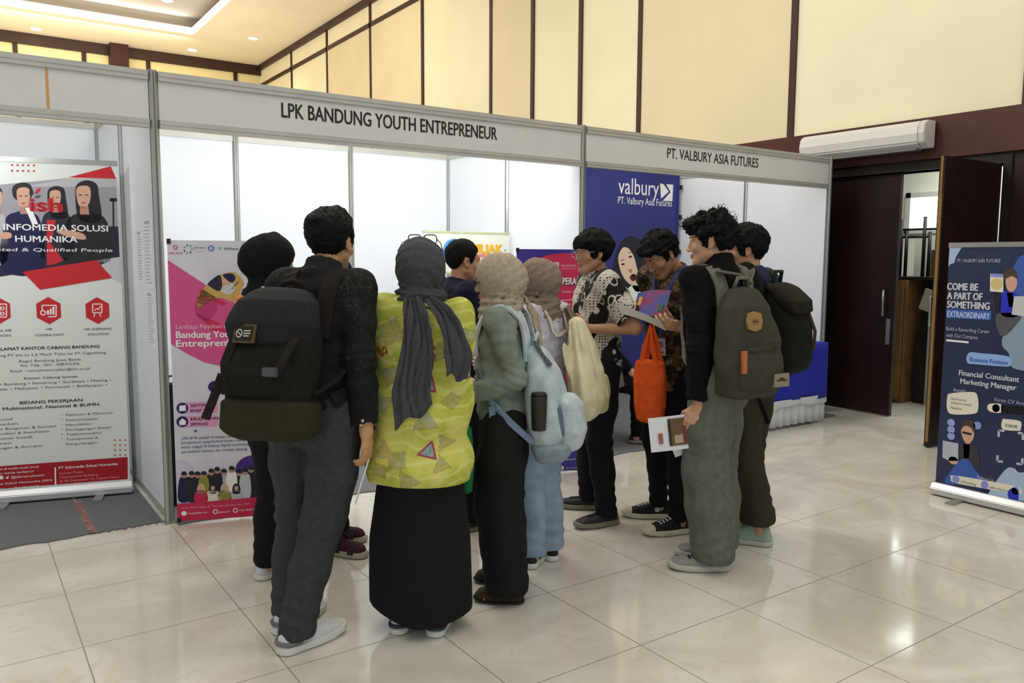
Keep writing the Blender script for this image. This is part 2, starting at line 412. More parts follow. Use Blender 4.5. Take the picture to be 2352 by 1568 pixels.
# downlights
M_lamp = mat('lamp_glow', '#fff3df', .4, emit=12)
DL = [((.96, 17.62, ZC), 'small round downlight nearest the left edge of the photo, above the empty fascia'), ((4.41, 17.45, ZC), 'small round downlight above the far wall, between the tray corner and the far corner'), ((5.35, 15.42, ZC), 'small round downlight nearest the right wall ceiling trim'), ((3.33, 15.03, ZC + .42), 'small round downlight inside the recessed ceiling tray')]
for p, lb in DL:
    d = empty('downlight', lb, 'light', p, 0, 'ceiling downlights')
    MB().lathe([(.13, 0), (.13, -.012), (.10, -.012), (.10, 0)], (0, 0, 0), 24).build('bezel', M_white, d)
    MB().lathe([(.10, -.004), (.10, -.02), (.05, -.03)], (0, 0, 0), 24).build('lens', M_lamp, d)
    l = bpy.data.lights.new('downlight_beam', 'SPOT'); l.energy = 60; l.color = (1, .9, .72); l.spot_size = 2.2; l.spot_blend = .8; l.shadow_soft_size = .08
    lo = bpy.data.objects.new('downlight_beam', l); COL.objects.link(lo); lo.parent = d; lo.location = (0, 0, -.06)

# ------------------------------------------------------------------ exhibition booths
BD, BX2 = 2.0, 6.1
def post(x, y, label, z=2.5):
    o = empty('booth_post', label, 'post', (x, y, 0), 0, 'aluminium booth posts')
    m = MB()
    pts = []
    for k in range(8):
        a = k * math.pi / 4 + math.pi / 8; pts.append((.024 * math.cos(a), .024 * math.sin(a)))
    m.prism(pts, 2, .012, z); m.build('profile', M_alu, o)
    g = MB()
    for k in range(4):
        a = k * math.pi / 2; g.box((.0225 * math.cos(a), .0225 * math.sin(a), z / 2), (.003 if k % 2 == 0 else .008, .008 if k % 2 == 0 else .003, z - .02))
    g.build('groove', mat('groove_grey', '#6f6f68', .5), o)
    MB().b2((-.03, -.03, 0), (.03, .03, .012)).build('foot', M_alu, o)
    return o
post(0, 0, 'front post between the empty fascia and the fascia lettered for the youth entrepreneur stand')
post(3, 0, 'front post where the two lettered fascias meet')
post(BX2, 0, 'front post at the far right end of the stands beside the dark doorway')
for x, y, lb in ((0, 1, 'middle post of the partition beside the white and red banner'), (0, BD, 'back corner post seen above the white and red banner'), (1, BD, 'back wall post above the pink banner'), (2, BD, 'back wall post just right of the tall man in black'), (3, BD, 'back corner post above the man in navy'), (3, 1, 'middle post of the partition above the purple banner'), (BX2, 1, 'middle post of the right end partition above the boy in blue'), (BX2, BD, 'back corner post at the right edge of the navy backdrop')):
    post(x, y, lb)
post(-1, BD, 'back wall post of the left stand hidden behind the white and red banner'); post(-2, BD, 'back wall post of the left stand outside the frame'); 
def panels(name, label, segs, axis, const):
    o = empty(name, label, 'partition', (0, 0, 0))
    for a, b_ in segs:
        m = MB(); t = .004
        if axis == 0: m.b2((a + .02, const - t, .06), (b_ - .02, const + t, 2.44))
        else: m.b2((const - t, a + .02, .06), (const + t, b_ - .02, 2.44))
        m.build('panel', M_panel, o)
        r = MB()
        for z in (.04, 2.46):
            if axis == 0: r.b2((a + .02, const - .01, z - .02), (b_ - .02, const + .01, z + .02))
            else: r.b2((const - .01, a + .02, z - .02), (const + .01, b_ - .02, z + .02))
        r.build('rail', M_rail, o)
    return o
panels('booth_back_wall', 'white back wall of the left stand behind the white and red banner', [(-3, -2), (-2, -1), (-1, 0)], 0, BD)
panels('booth_back_wall', 'bright white back wall behind the tall man in black', [(0, 1), (1, 2), (2, 3)], 0, BD)
panels('booth_back_wall', 'white back wall behind the navy backdrop', [(3, 4.05), (4.05, 5.07), (5.07, BX2)], 0, BD)
panels('booth_partition', 'white partition with taped notices right of the white and red banner', [(0, 1), (1, BD)], 1, 0)
panels('booth_partition', 'bright white partition behind the purple banner', [(0, 1), (1, BD)], 1, 3)
panels('booth_partition', 'white end partition behind the boy in blue with a backpack', [(0, 1), (1, BD)], 1, BX2)
def fascia(x0, x1, label):
    o = empty('fascia_board', label, 'fascia', (0, 0, 0))
    MB().b2((x0 + .026, -.006, 2.235), (x1 - .026, .006, 2.45)).build('board', M_fascia, o)
    r = MB().b2((x0 + .026, -.02, 2.445), (x1 - .026, .02, 2.495)); r.b2((x0 + .026, -.024, 2.468), (x1 - .026, -.018, 2.472)); r.build('top_rail', M_rail, o)
    r = MB().b2((x0 + .026, -.02, 2.195), (x1 - .026, .02, 2.24)); r.b2((x0 + .026, -.023, 2.215), (x1 - .026, -.019, 2.219)); r.build('bottom_rail', M_rail, o)
    return o
fascia(-3, 0, 'blank white fascia over the stand with the white and red banner')
f1 = fascia(0, 3, 'white fascia lettered LPK BANDUNG YOUTH ENTREPRENEUR'); f2 = fascia(3, BX2, 'white fascia lettered PT. VALBURY ASIA FUTURES')
s = Sheet((0, -.006, 0), (1, 0, 0)); s.text(.70, 2.325, 'LPK BANDUNG YOUTH ENTREPRENEUR', .083, M_black, .018, width=1.52); s.build('lettering', f1)
s = Sheet((0, -.006, 0), (1, 0, 0)); s.text(3.88, 2.325, 'PT. VALBURY ASIA FUTURES', .08, M_black, .012, width=1.14); s.build('lettering', f2)
M_sliver = mat('yellow_sliver', '#d9b36a', .5)
tag(MB().b2((-.503, -.0085, 2.24), (-.491, -.0065, 2.44)).build('fascia_sliver', mat('orange_sliver', '#d8a35c', .5)), 'thin orange sliver on the blank fascia', 'tape')  # narrow upright sliver of colour on the front of the board
tag(MB().b2((2.466, -.0085, 2.35), (2.474, -.0065, 2.45)).build('fascia_sliver', mat('cream_sliver', '#efe3bd', .5)), 'thin cream sliver on the lettered fascia left of the middle post', 'tape')
# tube lamps behind the fascias
M_tube = mat('tube_glow', '#f4f8ff', .4, emit=7)
for x, pw, lb in ((-1.4, 9, 'fluorescent tube behind the blank fascia'), (1.0, 8.5, 'fluorescent tube behind the lettered fascia, nearer the left post'), (2.2, 11, 'fluorescent tube behind the lettered fascia, nearer the middle post'), (4.7, 6, 'fluorescent tube behind the fascia of the right stand')):
    t = empty('tube_lamp', lb, 'lamp', (x, .06, 2.36), 0, 'tube lamps behind the fascias')
    MB().b2((-.45, -.035, .02), (.45, .0, .07)).build('batten', M_white, t)
    MB().tube([(-.43, -.0, .0), (.43, -.0, .0)], .013).build('tube', M_tube, t)
    area('tube_light', (x, .12, 2.33), .9, pw, (.93, .97, 1.0), (0, .9, -.35), .08)
# carpets
def carpet(x0, x1, y0, y1, label):
    random.seed(int(x0 * 10) + 5)
    n = 50; v = []; f = []
    for i in range(n + 1):
        x = x0 + (x1 - x0) * i / n; j = .012 * math.sin(i * 1.1 + x0) + .008 * random.uniform(-1, 1)
        v += [(x, y0 + j, .001), (x, y0 + j, .007), (x, y0 + .08, .007), (x, y1, .007)]
    for i in range(n):
        for k in range(3): f.append((4 * i + k, 4 * i + 4 + k, 4 * i + 5 + k, 4 * i + 1 + k))
    me = bpy.data.meshes.new('carpet'); me.from_pydata(v, [], f)
    return tag(link_mesh('carpet', me, M_carpet), label, 'carpet')
M_carpet = mat('grey_needle_felt', '#71757a', .95, var=.25, vscale=160, bump=.4, bscale=400, spec=.1)
carpet(-3, -.40, .03, 1.98, 'grey felt carpet under the white and red banner, left of the taped seam'); carpet(-.385, -.03, .03, 1.98, 'narrow grey felt carpet strip along the partition right of the taped seam')
carpet(.03, 2.97, -.08, 1.98, 'grey felt carpet inside the stand behind the tall man in black'); carpet(3.03, BX2 - .03, -.22, 1.98, 'grey felt carpet inside the stand with the navy backdrop')
m_ = MB()
for i in range(14): m_.b2((-.405 + .004 * math.sin(i * 2), .03 + i * .05, .0075), (-.365 + .005 * math.sin(i * 3.1), .078 + i * .05, .0082))
tag(m_.build('seam_tape', mat('worn_red_tape', '#8f6a68', .7, var=.4, vscale=40)), 'worn reddish tape along the carpet seam below the white and red banner', 'tape')
# paper scrap on floor
tag(MB().box((3.3, -3.34, .002), (.14, .10, .002), .5).build('paper_scrap', mat('pale_scrap', '#cfc9d2', .6)), 'small pale paper scrap on the floor at the lower right', 'paper')
# taped notices on the left partition
for (y0, z0, y1, z1, lb) in ((.13, 1.32, .37, 1.72, 'printed notice sheet taped on the partition, upper right one'), (.40, 1.34, .60, 1.66, 'printed notice sheet taped on the partition, upper left one'), (.13, .98, .36, 1.30, 'printed notice sheet taped on the partition, lower right one')):
    o = empty('notice', lb, 'notice', (0, 0, 0), 0, 'notices taped on the partition')
    MB().b2((-.0065, y0, z0), (-.0045, y1, z1)).build('sheet', mat('paper_white', '#e9ebf0', .7), o)
    s = Sheet((-.0062, y0, z0), (0, -1, 0)); s.layer = 0
    W = y1 - y0; H = z1 - z0
    random.seed(int(z0 * 100 + y0 * 77)); g_ = mat('faint_ink', '#aeb2bb', .7)
    for k in range(18):
        v = H * (.93 - k * .05); a = random.uniform(.55, .9)
        s.rect(-W * .93, v, -W * (.93 - .8 * a), v + .005 + (.012 if k == 0 else 0), g_)
    s.build('print', o)
# ================================================================== BANNERS
def inkm(name, c): return mat('ink_' + name, c, .55, spec=.3)
I_red = inkm('red', '#c62a30'); I_dred = inkm('deep_red', '#a81e26'); I_navy = inkm('navy', '#1c1f4a'); I_grey = inkm('grey', '#55575c')
I_dk = inkm('dark', '#26252b'); I_skin = inkm('skin', '#d3a68e'); I_skin2 = inkm('skin_shade', '#b98873'); I_suit = inkm('suit', '#2a2b3c'); I_photo = inkm('photo_grey', '#9d9ba2')
I_photo2 = inkm('photo_pale', '#b9b8bc'); I_lg = inkm('pale_grey', '#c6c9cb'); I_pink = inkm('pink', '#d2568f'); I_pink2 = inkm('deep_pink', '#c03a78'); I_mag = inkm('magenta', '#c92c55')
I_pur = inkm('purple', '#4a2d86'); I_ind = inkm('indigo', '#241a66'); I_yel = inkm('yellow', '#e0b321'); I_lav = inkm('lavender', '#cfc9dd'); I_lp = inkm('light_pink', '#e39cc0')
I_teal = inkm('teal', '#7fc2c0'); I_green = inkm('green', '#7fa04a'); I_blue = inkm('blue', '#2f55b0'); I_olive = inkm('olive', '#8e8d3c'); I_beige = inkm('beige', '#cdb894'); I_orange = inkm('orange', '#d98a35')
I_w = M_white; I_cream = inkm('cream', '#e6e2d2')
def vec2(d): return Vector((d[0], d[1], 0)).normalized()
def rollup(label, P0, d, w, h, face, thick=.0025, base=True):
    """roll-up stand; P0 = front bottom corner at u=0, d = direction along the foot"""
    u = vec2(d); ang = math.atan2(u.y, u.x)
    o = empty('roll_up_banner', label, 'banner', P0, ang)
    MB().b2((0, 0, .07), (w, thick, h)).build('banner_sheet', face, o)
    MB().b2((-.005, -.004, h - .012), (w + .005, .018, h + .018)).build('top_rail', M_alu, o)
    back = 1 if (Vector((-u.y, u.x, 0)).dot(Vector(P0) - CAM) > 0) else -1
    MB().tube([(w / 2, back * .03, .06), (w / 2, back * .03, h)], .01).build('pole', M_alu, o)
    MB().prism([(-.045, .012), (.045, .012), (.045, .05), (.02, .082), (-.02, .082), (-.045, .05)], 0, -.012, w + .012).build('base_cassette', mat('silver_cassette', '#c9cacb', .3, metal=.4), o, bevel=.004)
    for x in (w * .2, w * .8):
        MB().b2((x - .025, -.16, 0), (x + .025, .16, .012)).build('foot', M_alu, o)
    return o
# ---- white and red banner in the left stand
M_ish = mat('white_banner_film', '#dfe3de', .45, var=.02, vscale=2)
U = vec2((.70, -.19)); P = Vector((-.08, .74, .008)) - U * .86
b1 = rollup('white and red roll-up banner lettered INFOMEDIA SOLUSI HUMANIKA in the left stand', P, U, .86, 2.06, M_ish)
s = Sheet(P, U); s.clip = (.005, .855, .09, 2.045)
for r in range(2):
    for k in range(5): s.ell((28 + k * 12.5, 379 + r * 13 + .2 * k), .006, .006, I_red, 10, px=True)
s.ppoly([(158, 407), (254, 378), (277, 411)], I_red)
s.layer = 2
s.ppoly([(-110, 445), (0, 424), (160, 409), (277, 412), (279, 590), (100, 618), (-110, 650)], I_photo); s.layer = 3
s.ppoly([(160, 409), (277, 412), (278, 430), (60, 428)], I_photo2)
s.ppoly([(-110, 520), (278, 520), (279, 590), (100, 618), (-110, 650)], I_suit)
s.ppoly([(252, 455), (279, 455), (279, 463), (252, 463)], I_dk); s.ppoly([(258, 455), (262, 455), (263, 525), (259, 525)], I_dk)
# four people in the photograph
def pic_person(cx, top, hw, face_dx, hair, suit, sw, bottom):
    s.layer = 4
    s.smooth([(cx - sw, bottom), (cx - sw * .9, top + hw * 3.6), (cx - hw * .5, top + hw * 2.7), (cx + hw * .5, top + hw * 2.7), (cx + sw * .9, top + hw * 3.6), (cx + sw, bottom)], suit, 4)
    s.smooth([(cx - hw, top + hw * 1.1), (cx - hw * .8, top + hw * .3), (cx, top), (cx + hw * .8, top + hw * .3), (cx + hw, top + hw * 1.2), (cx + hw * 1.2, top + hw * 3.3), (cx, top + hw * 3.6), (cx - hw * .8, top + hw * 3)] if hair == 'long' else
             [(cx - hw * .8, top + hw * 1.4), (cx - hw * .9, top + hw * .4), (cx, top), (cx + hw * .8, top + hw * .3), (cx + hw * .8, top + hw * 1.4), (cx, top + hw * 1.7)], I_dk, 4)
    s.layer = 5
    fx = cx + face_dx
    s.smooth([(fx - hw * .62, top + hw * .9), (fx - hw * .35, top + hw * .5), (fx + hw * .4, top + hw * .5), (fx + hw * .62, top + hw), (fx + hw * .5, top + hw * 1.9), (fx + hw * .05, top + hw * 2.4), (fx - hw * .45, top + hw * 2)], I_skin, 4)
    s.ppoly([(fx - hw * .3, top + hw * 2.2), (fx + hw * .4, top + hw * 2.2), (fx + hw * .5, top + hw * 2.9), (fx - hw * .3, top + hw * 2.9)], I_skin2)
    s.layer = 6
    s.ppoly([(fx - hw * .42, top + hw * 1.2), (fx - hw * .12, top + hw * 1.2), (fx - hw * .12, top + hw * 1.28), (fx - hw * .42, top + hw * 1.28)], I_dk)
    s.ppoly([(fx + hw * .12, top + hw * 1.2), (fx + hw * .42, top + hw * 1.2), (fx + hw * .42, top + hw * 1.28), (fx + hw * .12, top + hw * 1.28)], I_dk)
    s.ppoly([(fx - hw * .25, top + hw * 1.9), (fx + hw * .25, top + hw * 1.85), (fx, top + hw * 2.02)], I_red)
pic_person(200, 414, 27, -8, 'long', I_dk, 52, 600)
pic_person(130, 427, 21, -3, 'long', I_suit, 36, 590)
pic_person(52, 419, 25, 2, 'short', I_navy, 46, 620)
pic_person(-14, 428, 22, 6, 'short', I_photo2, 30, 600)
s.layer = 6
s.ppoly([(58, 477), (72, 477), (88, 515), (74, 515)], I_w)
s.smooth([(150, 528), (190, 536), (196, 550), (160, 545), (130, 532)], I_skin, 4); s.smooth([(2, 535), (24, 534), (26, 546), (4, 548)], I_skin, 4)
s.ppoly([(108, 504), (128, 506), (118, 560), (146, 598), (128, 606), (108, 610)], I_red)
s.layer = 2
s.layer = 5
s.ppoly([(52, 624), (222, 597), (258, 638), (92, 665)], I_red)
s.layer = 4; s.ppoly([(222, 597), (280, 590), (281, 650), (258, 638)], I_lg)
# logo and heading
s.layer = 7
a = s.px(68, 484); bb = s.px(145, 484); s.text(a[0] + .008, a[1], 'ish', .074, I_red, .05, width=bb[0] - a[0] - .016)
s.layer = 7.05; s.text(a[0] + .004, a[1], 'ish', .074, I_red, .035, width=bb[0] - a[0] - .016); s.text(a[0] + .012, a[1], 'ish', .074, I_red, .035, width=bb[0] - a[0] - .016); s.layer = 7
s.smooth([(68, 440), (73, 434), (77, 443), (72, 450), (68, 446)], I_dk, 4); s.smooth([(80, 444), (86, 434), (94, 432), (90, 441), (82, 445)], I_red, 4); s.smooth([(80, 453), (86, 448), (94, 449), (88, 455)], I_grey, 4)
s.ptext(9, 528, 248, 'INFOMEDIA SOLUSI', .036, I_w, .025); s.ptext(36, 555, 178, 'HUMANIKA', .036, I_w, .025)
s.ptext(-62, 576, 258, 'Talented & Qualified People', .020, I_w, 0, .2)
# hexagons
def hexa(cx, cy):
    s.layer = 2; s.ell((cx, cy), .075, .083, I_red, 6, math.pi / 6 * 3, px=True)
    s.layer = 3
for cx, cy in ((112, 713), (224, 713), (-5, 713)): hexa(cx, cy)
s.line([(97, 701), (129, 701), (129, 727), (110, 727)], .006, I_w, True); s.line([(97, 701), (97, 712)], .006, I_w, True); s.ring((99, 718), .016, .006, I_w, px=True)
s.ppoly([(108, 722), (113, 722), (113, 712), (108, 712)], I_w); s.ppoly([(115, 722), (119, 722), (119, 708), (115, 708)], I_w); s.ppoly([(121, 722), (125, 722), (125, 704), (121, 704)], I_w)
s.line([(213, 698), (234, 698), (234, 718), (213, 718), (213, 698)], .006, I_w, True); s.line([(217, 713), (222, 708), (226, 711), (231, 703)], .005, I_w, True); s.line([(218, 718), (216, 727)], .005, I_w, True); s.line([(229, 718), (231, 727)], .005, I_w, True)
s.line([(-15, 698), (15, 698), (15, 728), (-15, 728)], .006, I_w, True); s.line([(0, 698), (0, 728)], .005, I_w, True); s.ring((6, 708), .011, .005, I_w, px=True); s.ring((6, 720), .011, .005, I_w, px=True)
G = I_grey
for x0, y, x1, t, cap, bd in ((-34, 762, 27, 'GLOBAL HR', .013, .01), (-40, 774, 25, 'SOLUTION', .013, .01), (107, 758, 120, 'HR', .013, .01), (81, 772, 147, 'CONSULTANT', .013, .01), (194, 758, 256, 'HR LEARNING', .013, .01), (202, 770, 250, 'SOLUTION', .013, .01),
        (-8, 805, 229, 'ALAMAT KANTOR CABANG BANDUNG', .018, .02), (-28, 820, 244, 'Gedung PT Inti Lt 2 Jl Moch Toha no 77, Cigereleng', .015, 0), (44, 832, 186, 'Regol Bandung Jawa Barat', .015, 0), (48, 842, 183, 'No. Telp : 022 - 428353306', .015, 0), (24, 855, 206, 'Email : recruitment.jabar@ish.co.id', .015, 0),
        (56, 871, 178, 'Kantor Cabang lainnya', .014, .01), (-45, 887, 256, 'Medan • Bandung • Semarang • Surabaya • Malang •', .014, 0), (-40, 898, 247, 'Denpasar • Makassar • Pontianak • Balikpapan •', .014, 0),
        (46, 928, 190, 'BIDANG PEKERJAAN', .018, .02), (7, 942, 228, 'Multinasional, Nasional & BUMN', .018, .02)):
    s.ptext(x0, y, x1, t, cap, G if bd < .02 else I_dk, bd)
for y, l, x1 in ((967, 'Otomotif', 30), (978, 'Perbankan', 41), (989, 'Bahan Bangunan & Sanitasi', 129), (1000, 'Kecantikan & Kesehatan', 113), (1011, 'Consumer Goods', 75), (1022, 'Farmasi', 26), (1033, 'Keuangan & Asuransi', 98)): s.ptext(-28, y, x1, l, .013, G)
for y, l, x1 in ((955, 'Makanan & Minuman', 259), (967, 'Pemerintahan', 225), (978, 'Manufaktur', 212), (989, 'Perdagangan Retail', 255), (1000, 'Telekomunikasi', 233), (1011, 'Transportasi &', 226), (1022, 'Pergudangan', 223)):
    s.ptext(152, y, x1, l, .013, G)
    if l != 'Pergudangan': s.ell((143, y - 4), .003, .003, I_red, 8, px=True)
for r in range(4):
    for k in range(3): s.ell((264 + k * 12, 1010 + r * 11.5), .005, .005, I_red, 10, px=True)
s.layer = 2
a = s.px(0, 1065)[1]; s.ppoly([(-110, 1078), (293, 1049), (294, 1116), (-110, 1155)], I_dred)
s.layer = 3; s.line([(127, 1073), (128, 1116)], .008, I_w, True)
for x0, y, x1, t, cap, bd in ((135, 1077, 271, 'PT Infomedia Solusi Humanika', .016, .02), (137, 1089, 192, 'Kantor Pusat:', .013, 0), (137, 1098, 225, 'Chaseworth Building', .013, 0), (138, 1107, 274, 'Jl. RS Fatmawati 75, Cipete Utara', .013, 0), (139, 1115, 247, 'Jakarta Selatan, Indonesia', .013, 0),
        (-40, 1082, 91, 'Follow kami di media sosial untuk', .012, .01), (-40, 1092, 78, 'lowongan kerja terbaru!', .012, .01), (26, 1098, 103, '@ishrecruitment', .013, .01), (-40, 1116, 121, 'Infomedia Solusi Humanika (ISH)', .012, .01), (32, 1122, 91, '#carikerjaish', .013, .01), (-20, 1127, 25, 'Hashtag', .013, .01)):
    s.ptext(x0, y, x1, t, cap, inkm('rose', '#e8a7a4') if bd == 0 else I_w, bd)
s.ell((3, 1096), .012, .012, I_w, 14, px=True); s.ppoly([(13, 1096), (21, 1092), (18, 1100)], I_w)
s.build('print', b1)
# small green thing and a white tab beside its foot
pp = empty('potted_plant', 'small green plant on the carpet behind the foot of the white and red banner', 'plant', (.0 - .09, .98, .007))
MB().lathe([(.03, 0), (.04, .07), (.036, .07), (.02, .06)], (0, 0, 0), 16).build('pot', M_white, pp)
m_ = MB(); random.seed(3)
for k in range(16):
    a = k * 2.4; r = random.uniform(.02, .055); z = random.uniform(.1, .18)
    m_.ribbon([(0, 0, .06), (r * .6 * math.cos(a), r * .6 * math.sin(a), z), (r * math.cos(a), r * math.sin(a), z - .03)], (-math.sin(a), math.cos(a), 0), [.006, .03, .004], .002)
m_.build('leaves', mat('green_leaf', '#3d7a35', .5), pp)

# ---- pink youth entrepreneur banner (X-stand)
def xbanner(label, P0, d, w, h, face, polecol=M_dk):
    u = vec2(d); ang = math.atan2(u.y, u.x)
    o = empty('x_stand_banner', label, 'banner', P0, ang)
    MB().b2((0, 0, .012), (w, .002, h)).build('banner_sheet', face, o)
    m = MB(); m.tube([(.01, .012, h - .01), (w / 2, .16, h * .52), (w * .98, .012, .03)], .007); m.tube([(w - .01, .012, h - .01), (w / 2, .17, h * .52), (w * .02, .012, .03)], .007)
    m.tube([(w / 2, .16, h * .52), (w / 2, .42, .012)], .009); m.build('stand_frame', polecol, o)
    m = MB()
    for x, z in ((.008, .02), (w - .008, .02), (.008, h - .006), (w - .008, h - .006)): m.b2((x - .01, -.006, z - .014), (x + .01, .016, z + .014))
    m.build('corner_clip', mat('black_clip', '#191919', .4), o)
    return o
M_lpk = mat('lavender_banner_film', '#dcdde4', .4, c2='#cfcddc', vscale=4)
U = vec2((.93, -.35)); P = Vector((.035, -.035, 0)) - U * .0
b2 = xbanner('pink and white X-stand banner of Bandung Youth Entrepreneur beside the left post', P, U, .62, 1.595, M_lpk, mat('black_pole', '#1a1a1c', .4))
s = Sheet(P, U); s.clip = (.0, .62, .013, 1.59)
s.layer = 1
s.ppoly([(370, 597), (500, 672), (560, 708), (620, 745), (620, 840), (560, 845), (520, 843), (470, 832), (430, 812), (380, 790)], I_pink)
s.layer = 2
s.smooth([(452, 690), (468, 662), (492, 640), (515, 628), (540, 626), (560, 650), (560, 690), (530, 692), (505, 684), (470, 700), (458, 712)], inkm('photo_ochre', '#c9a35c'), 6)
s.layer = 3
s.smooth([(478, 650), (492, 638), (506, 632), (510, 660), (500, 668), (480, 656)], I_suit, 5); s.smooth([(512, 632), (522, 628), (535, 629), (541, 638), (535, 648), (524, 645)], I_navy, 5); s.smooth([(509, 640), (518, 634), (528, 644), (524, 654), (512, 650)], I_skin, 5)
s.smooth([(506, 662), (520, 654), (534, 650), (540, 664), (526, 676), (512, 672)], I_lg, 5); s.line([(532, 664), (548, 646)], .006, I_grey, True)
s.layer = 2
s.ppoly([(452, 688), (462, 662), (500, 685), (522, 697), (510, 702), (492, 690), (476, 690)], I_mag); s.smooth([(450, 722), (452, 690), (490, 688), (500, 702), (490, 726), (470, 738)], I_pink2, 4)
s.ppoly([(449, 718), (470, 738), (486, 760), (520, 762), (500, 740)], I_mag)
s.layer = 4
s.ptext(405, 755, 545, 'Lembaga Pelatihan Kerja', .024, inkm('rose_white', '#eec3d6'), 0); s.ptext(405, 776, 546, 'Bandung Youth', .036, I_w, .03); s.ptext(405, 796, 560, 'Entrepreneur', .036, I_w, .03)
# logos along the top
s.ring((403, 568), .012, .004, I_red, px=True); s.ptext(388, 583, 419, 'LPK BYE', .009, I_red, .02)
for k in range(7): s.ell((432 + 9 * math.cos(k * .9), 572 + 9 * math.sin(k * .9)), .005, .005, I_blue if k % 2 else I_green, 10, px=True)
s.ptext(445, 570, 472, 'SIAP KERJA', .006, I_grey, .02); s.line([(445, 576), (470, 577)], .003, I_lav, True)
s.ell((485, 570), .017, .017, I_blue, 16, px=True); s.layer = 5
for k in range(8): s.line([(485, 570), (485 + 8 * math.cos(k * .785), 570 + 8 * math.sin(k * .785))], .0025, I_w, True)
s.layer = 4; s.ell((505, 570), .008, .008, I_teal, 12, px=True); s.ptext(514, 573, 548, 'SIAPkerja', .011, I_grey, .02); s.ell((559, 568), .008, .010, I_dred, 12, px=True); s.ptext(566, 572, 590, 'BLK', .012, I_dk)
s.layer = 3
# lower half
s.smooth([(478, 888), (486, 876), (505, 874), (560, 872), (565, 902), (505, 904), (486, 900)], I_ind, 5); s.layer = 4; s.ptext(490, 892, 540, 'PROGRAM', .018, I_w, .02)
for cy, t1, t2, x1, x2 in ((937, 'SERTIFIKASI', 'BNSP', 495, 463), (968, 'KELAS BAHASA', 'JEPANG', 510, 478)):
    s.layer = 2; s.ppoly([(420, cy - 13), (500, cy - 14), (500, cy + 10), (420, cy + 12)], I_lp); s.layer = 3
    s.ell((419, cy), .031, .031, I_ind, 24, px=True); s.layer = 4
    s.ptext(438, cy - 3, x1, t1, .015, I_ind, .02); s.ptext(438, cy + 9, x2, t2, .015, I_ind, .02)
s.ppoly([(412, 931), (427, 930), (427, 943), (412, 944)], I_w); s.ppoly([(411, 968), (419, 960), (428, 967), (426, 975), (413, 976)], I_w)
s.text(*s.px(447, 1000), '"', .03, I_dk, .02)
for y, t, x1 in ((1009, 'LPK BYE adalah lembaga pelatihan', 556), (1019, 'kompetensi yang berkomitmen menjadi', 570), (1029, 'kerja unggul di bidang digital marketing', 572), (1040, 'pendidikan bahasa dan budaya Jepang', 568)): s.ptext(417, y, x1, t, .013, inkm('slate_blue', '#4c4f86'), .01)
s.layer = 1
s.smooth([(396, 1095), (400, 1062), (425, 1060), (445, 1080), (450, 1150), (398, 1150)], I_lav, 5)
s.layer = 2; s.smooth([(540, 1085), (548, 1060), (570, 1047), (600, 1045), (640, 1060), (640, 1150), (545, 1150)], I_pur, 5)
random.seed(11)
cols = [I_navy, I_dk, I_dk, I_olive, I_dk, I_dk, I_photo2, I_w, I_dk, I_lg, I_dk]
for k in range(11):
    x = 423 + k * 15.5 + random.uniform(-2, 2); y = 1090 - (8 if k > 3 else 0) + random.uniform(-4, 4); s.layer = 3 + (k % 2)
    s.smooth([(x - 13, y + 58), (x - 11, y + 10), (x, y + 5), (x + 11, y + 10), (x + 12, y + 58)], cols[k], 4); s.layer = 5
    s.ell((x, y), .0155, .018, I_skin2, 14, px=True); s.layer = 6; s.smooth([(x - 6, y - 1), (x - 5, y - 7), (x + 1, y - 9), (x + 6, y - 5), (x + 6, y)], I_dk, 4)
for k, (c1, c2) in enumerate(((I_mag, I_beige), (I_cream, I_dk), (I_olive, I_beige), (I_photo2, I_dk))):
    x = 462 + k * 27; y = 1124; s.layer = 7
    s.smooth([(x - 14, y + 28), (x - 13, y + 6), (x, y), (x + 13, y + 6), (x + 14, y + 28)], c1, 4); s.smooth([(x - 8, y + 8), (x - 8, y - 8), (x, y - 15), (x + 8, y - 8), (x + 8, y + 8)], c2, 4); s.layer = 8
    s.ell((x, y - 4), .011, .013, I_skin, 12, px=True)
s.layer = 9
s.ppoly([(401, 1157), (660, 1135), (660, 1182), (403, 1202)], I_mag)
s.layer = 10
s.ptext(418, 1168, 574, 'Ruko Puri Dago, Jl. Terusan Jakarta No. 40A', .011, inkm('rose', '#e8a7a4')); s.ell((423, 1178), .014, .014, I_w, 14, px=True); s.ptext(431, 1180, 476, 'www.lpkbye.com', .010, I_w); s.ring((495, 1174), .014, .005, I_w, px=True); s.ptext(503, 1177, 527, 'lpkbye.id', .010, I_w); s.ring((541, 1171), .014, .005, I_w, px=True); s.ptext(549, 1173, 600, '+62 838 0000', .010, I_w)
s.build('print', b2)

# ---- header board of the counter behind the man in navy
ct = empty('promo_counter', 'white promotion counter with a cream header board behind the man in navy', 'counter', (2.13, .9, .008))
MB().b2((0, .0, 0), (.82, .4, .85)).build('counter_body', mat('counter_white', '#dfe1e4', .5), ct, bevel=.01)
MB().b2((-.02, -.02, .85), (.84, .42, .88)).build('counter_top', mat('counter_top_grey', '#b9bcc0', .4), ct, bevel=.005)
for x in (.03, .79): MB().tube([(x, .02, .88), (x, .02, 1.72)], .010).build('header_pole', M_alu, ct)
MB().b2((0, -.004, 1.39), (.82, .004, 1.70)).build('header_board', mat('header_cream', '#dedccb', .5), ct)
MB().b2((-.006, -.008, 1.70), (.826, .008, 1.715)).b2((-.006, -.008, 1.377), (.826, .008, 1.39)).build('header_rail', mat('pale_green_rail', '#b9bb8c', .5), ct)
s = Sheet((2.13, .896, 0), (1, 0, 0))
s.ell((1043, 578), .105, .105, inkm('sky_blue', '#3f8fd8'), 28, px=True); s.layer = 2; s.ptext(1027, 585, 1062, 'Nut', .06, I_orange, .04)
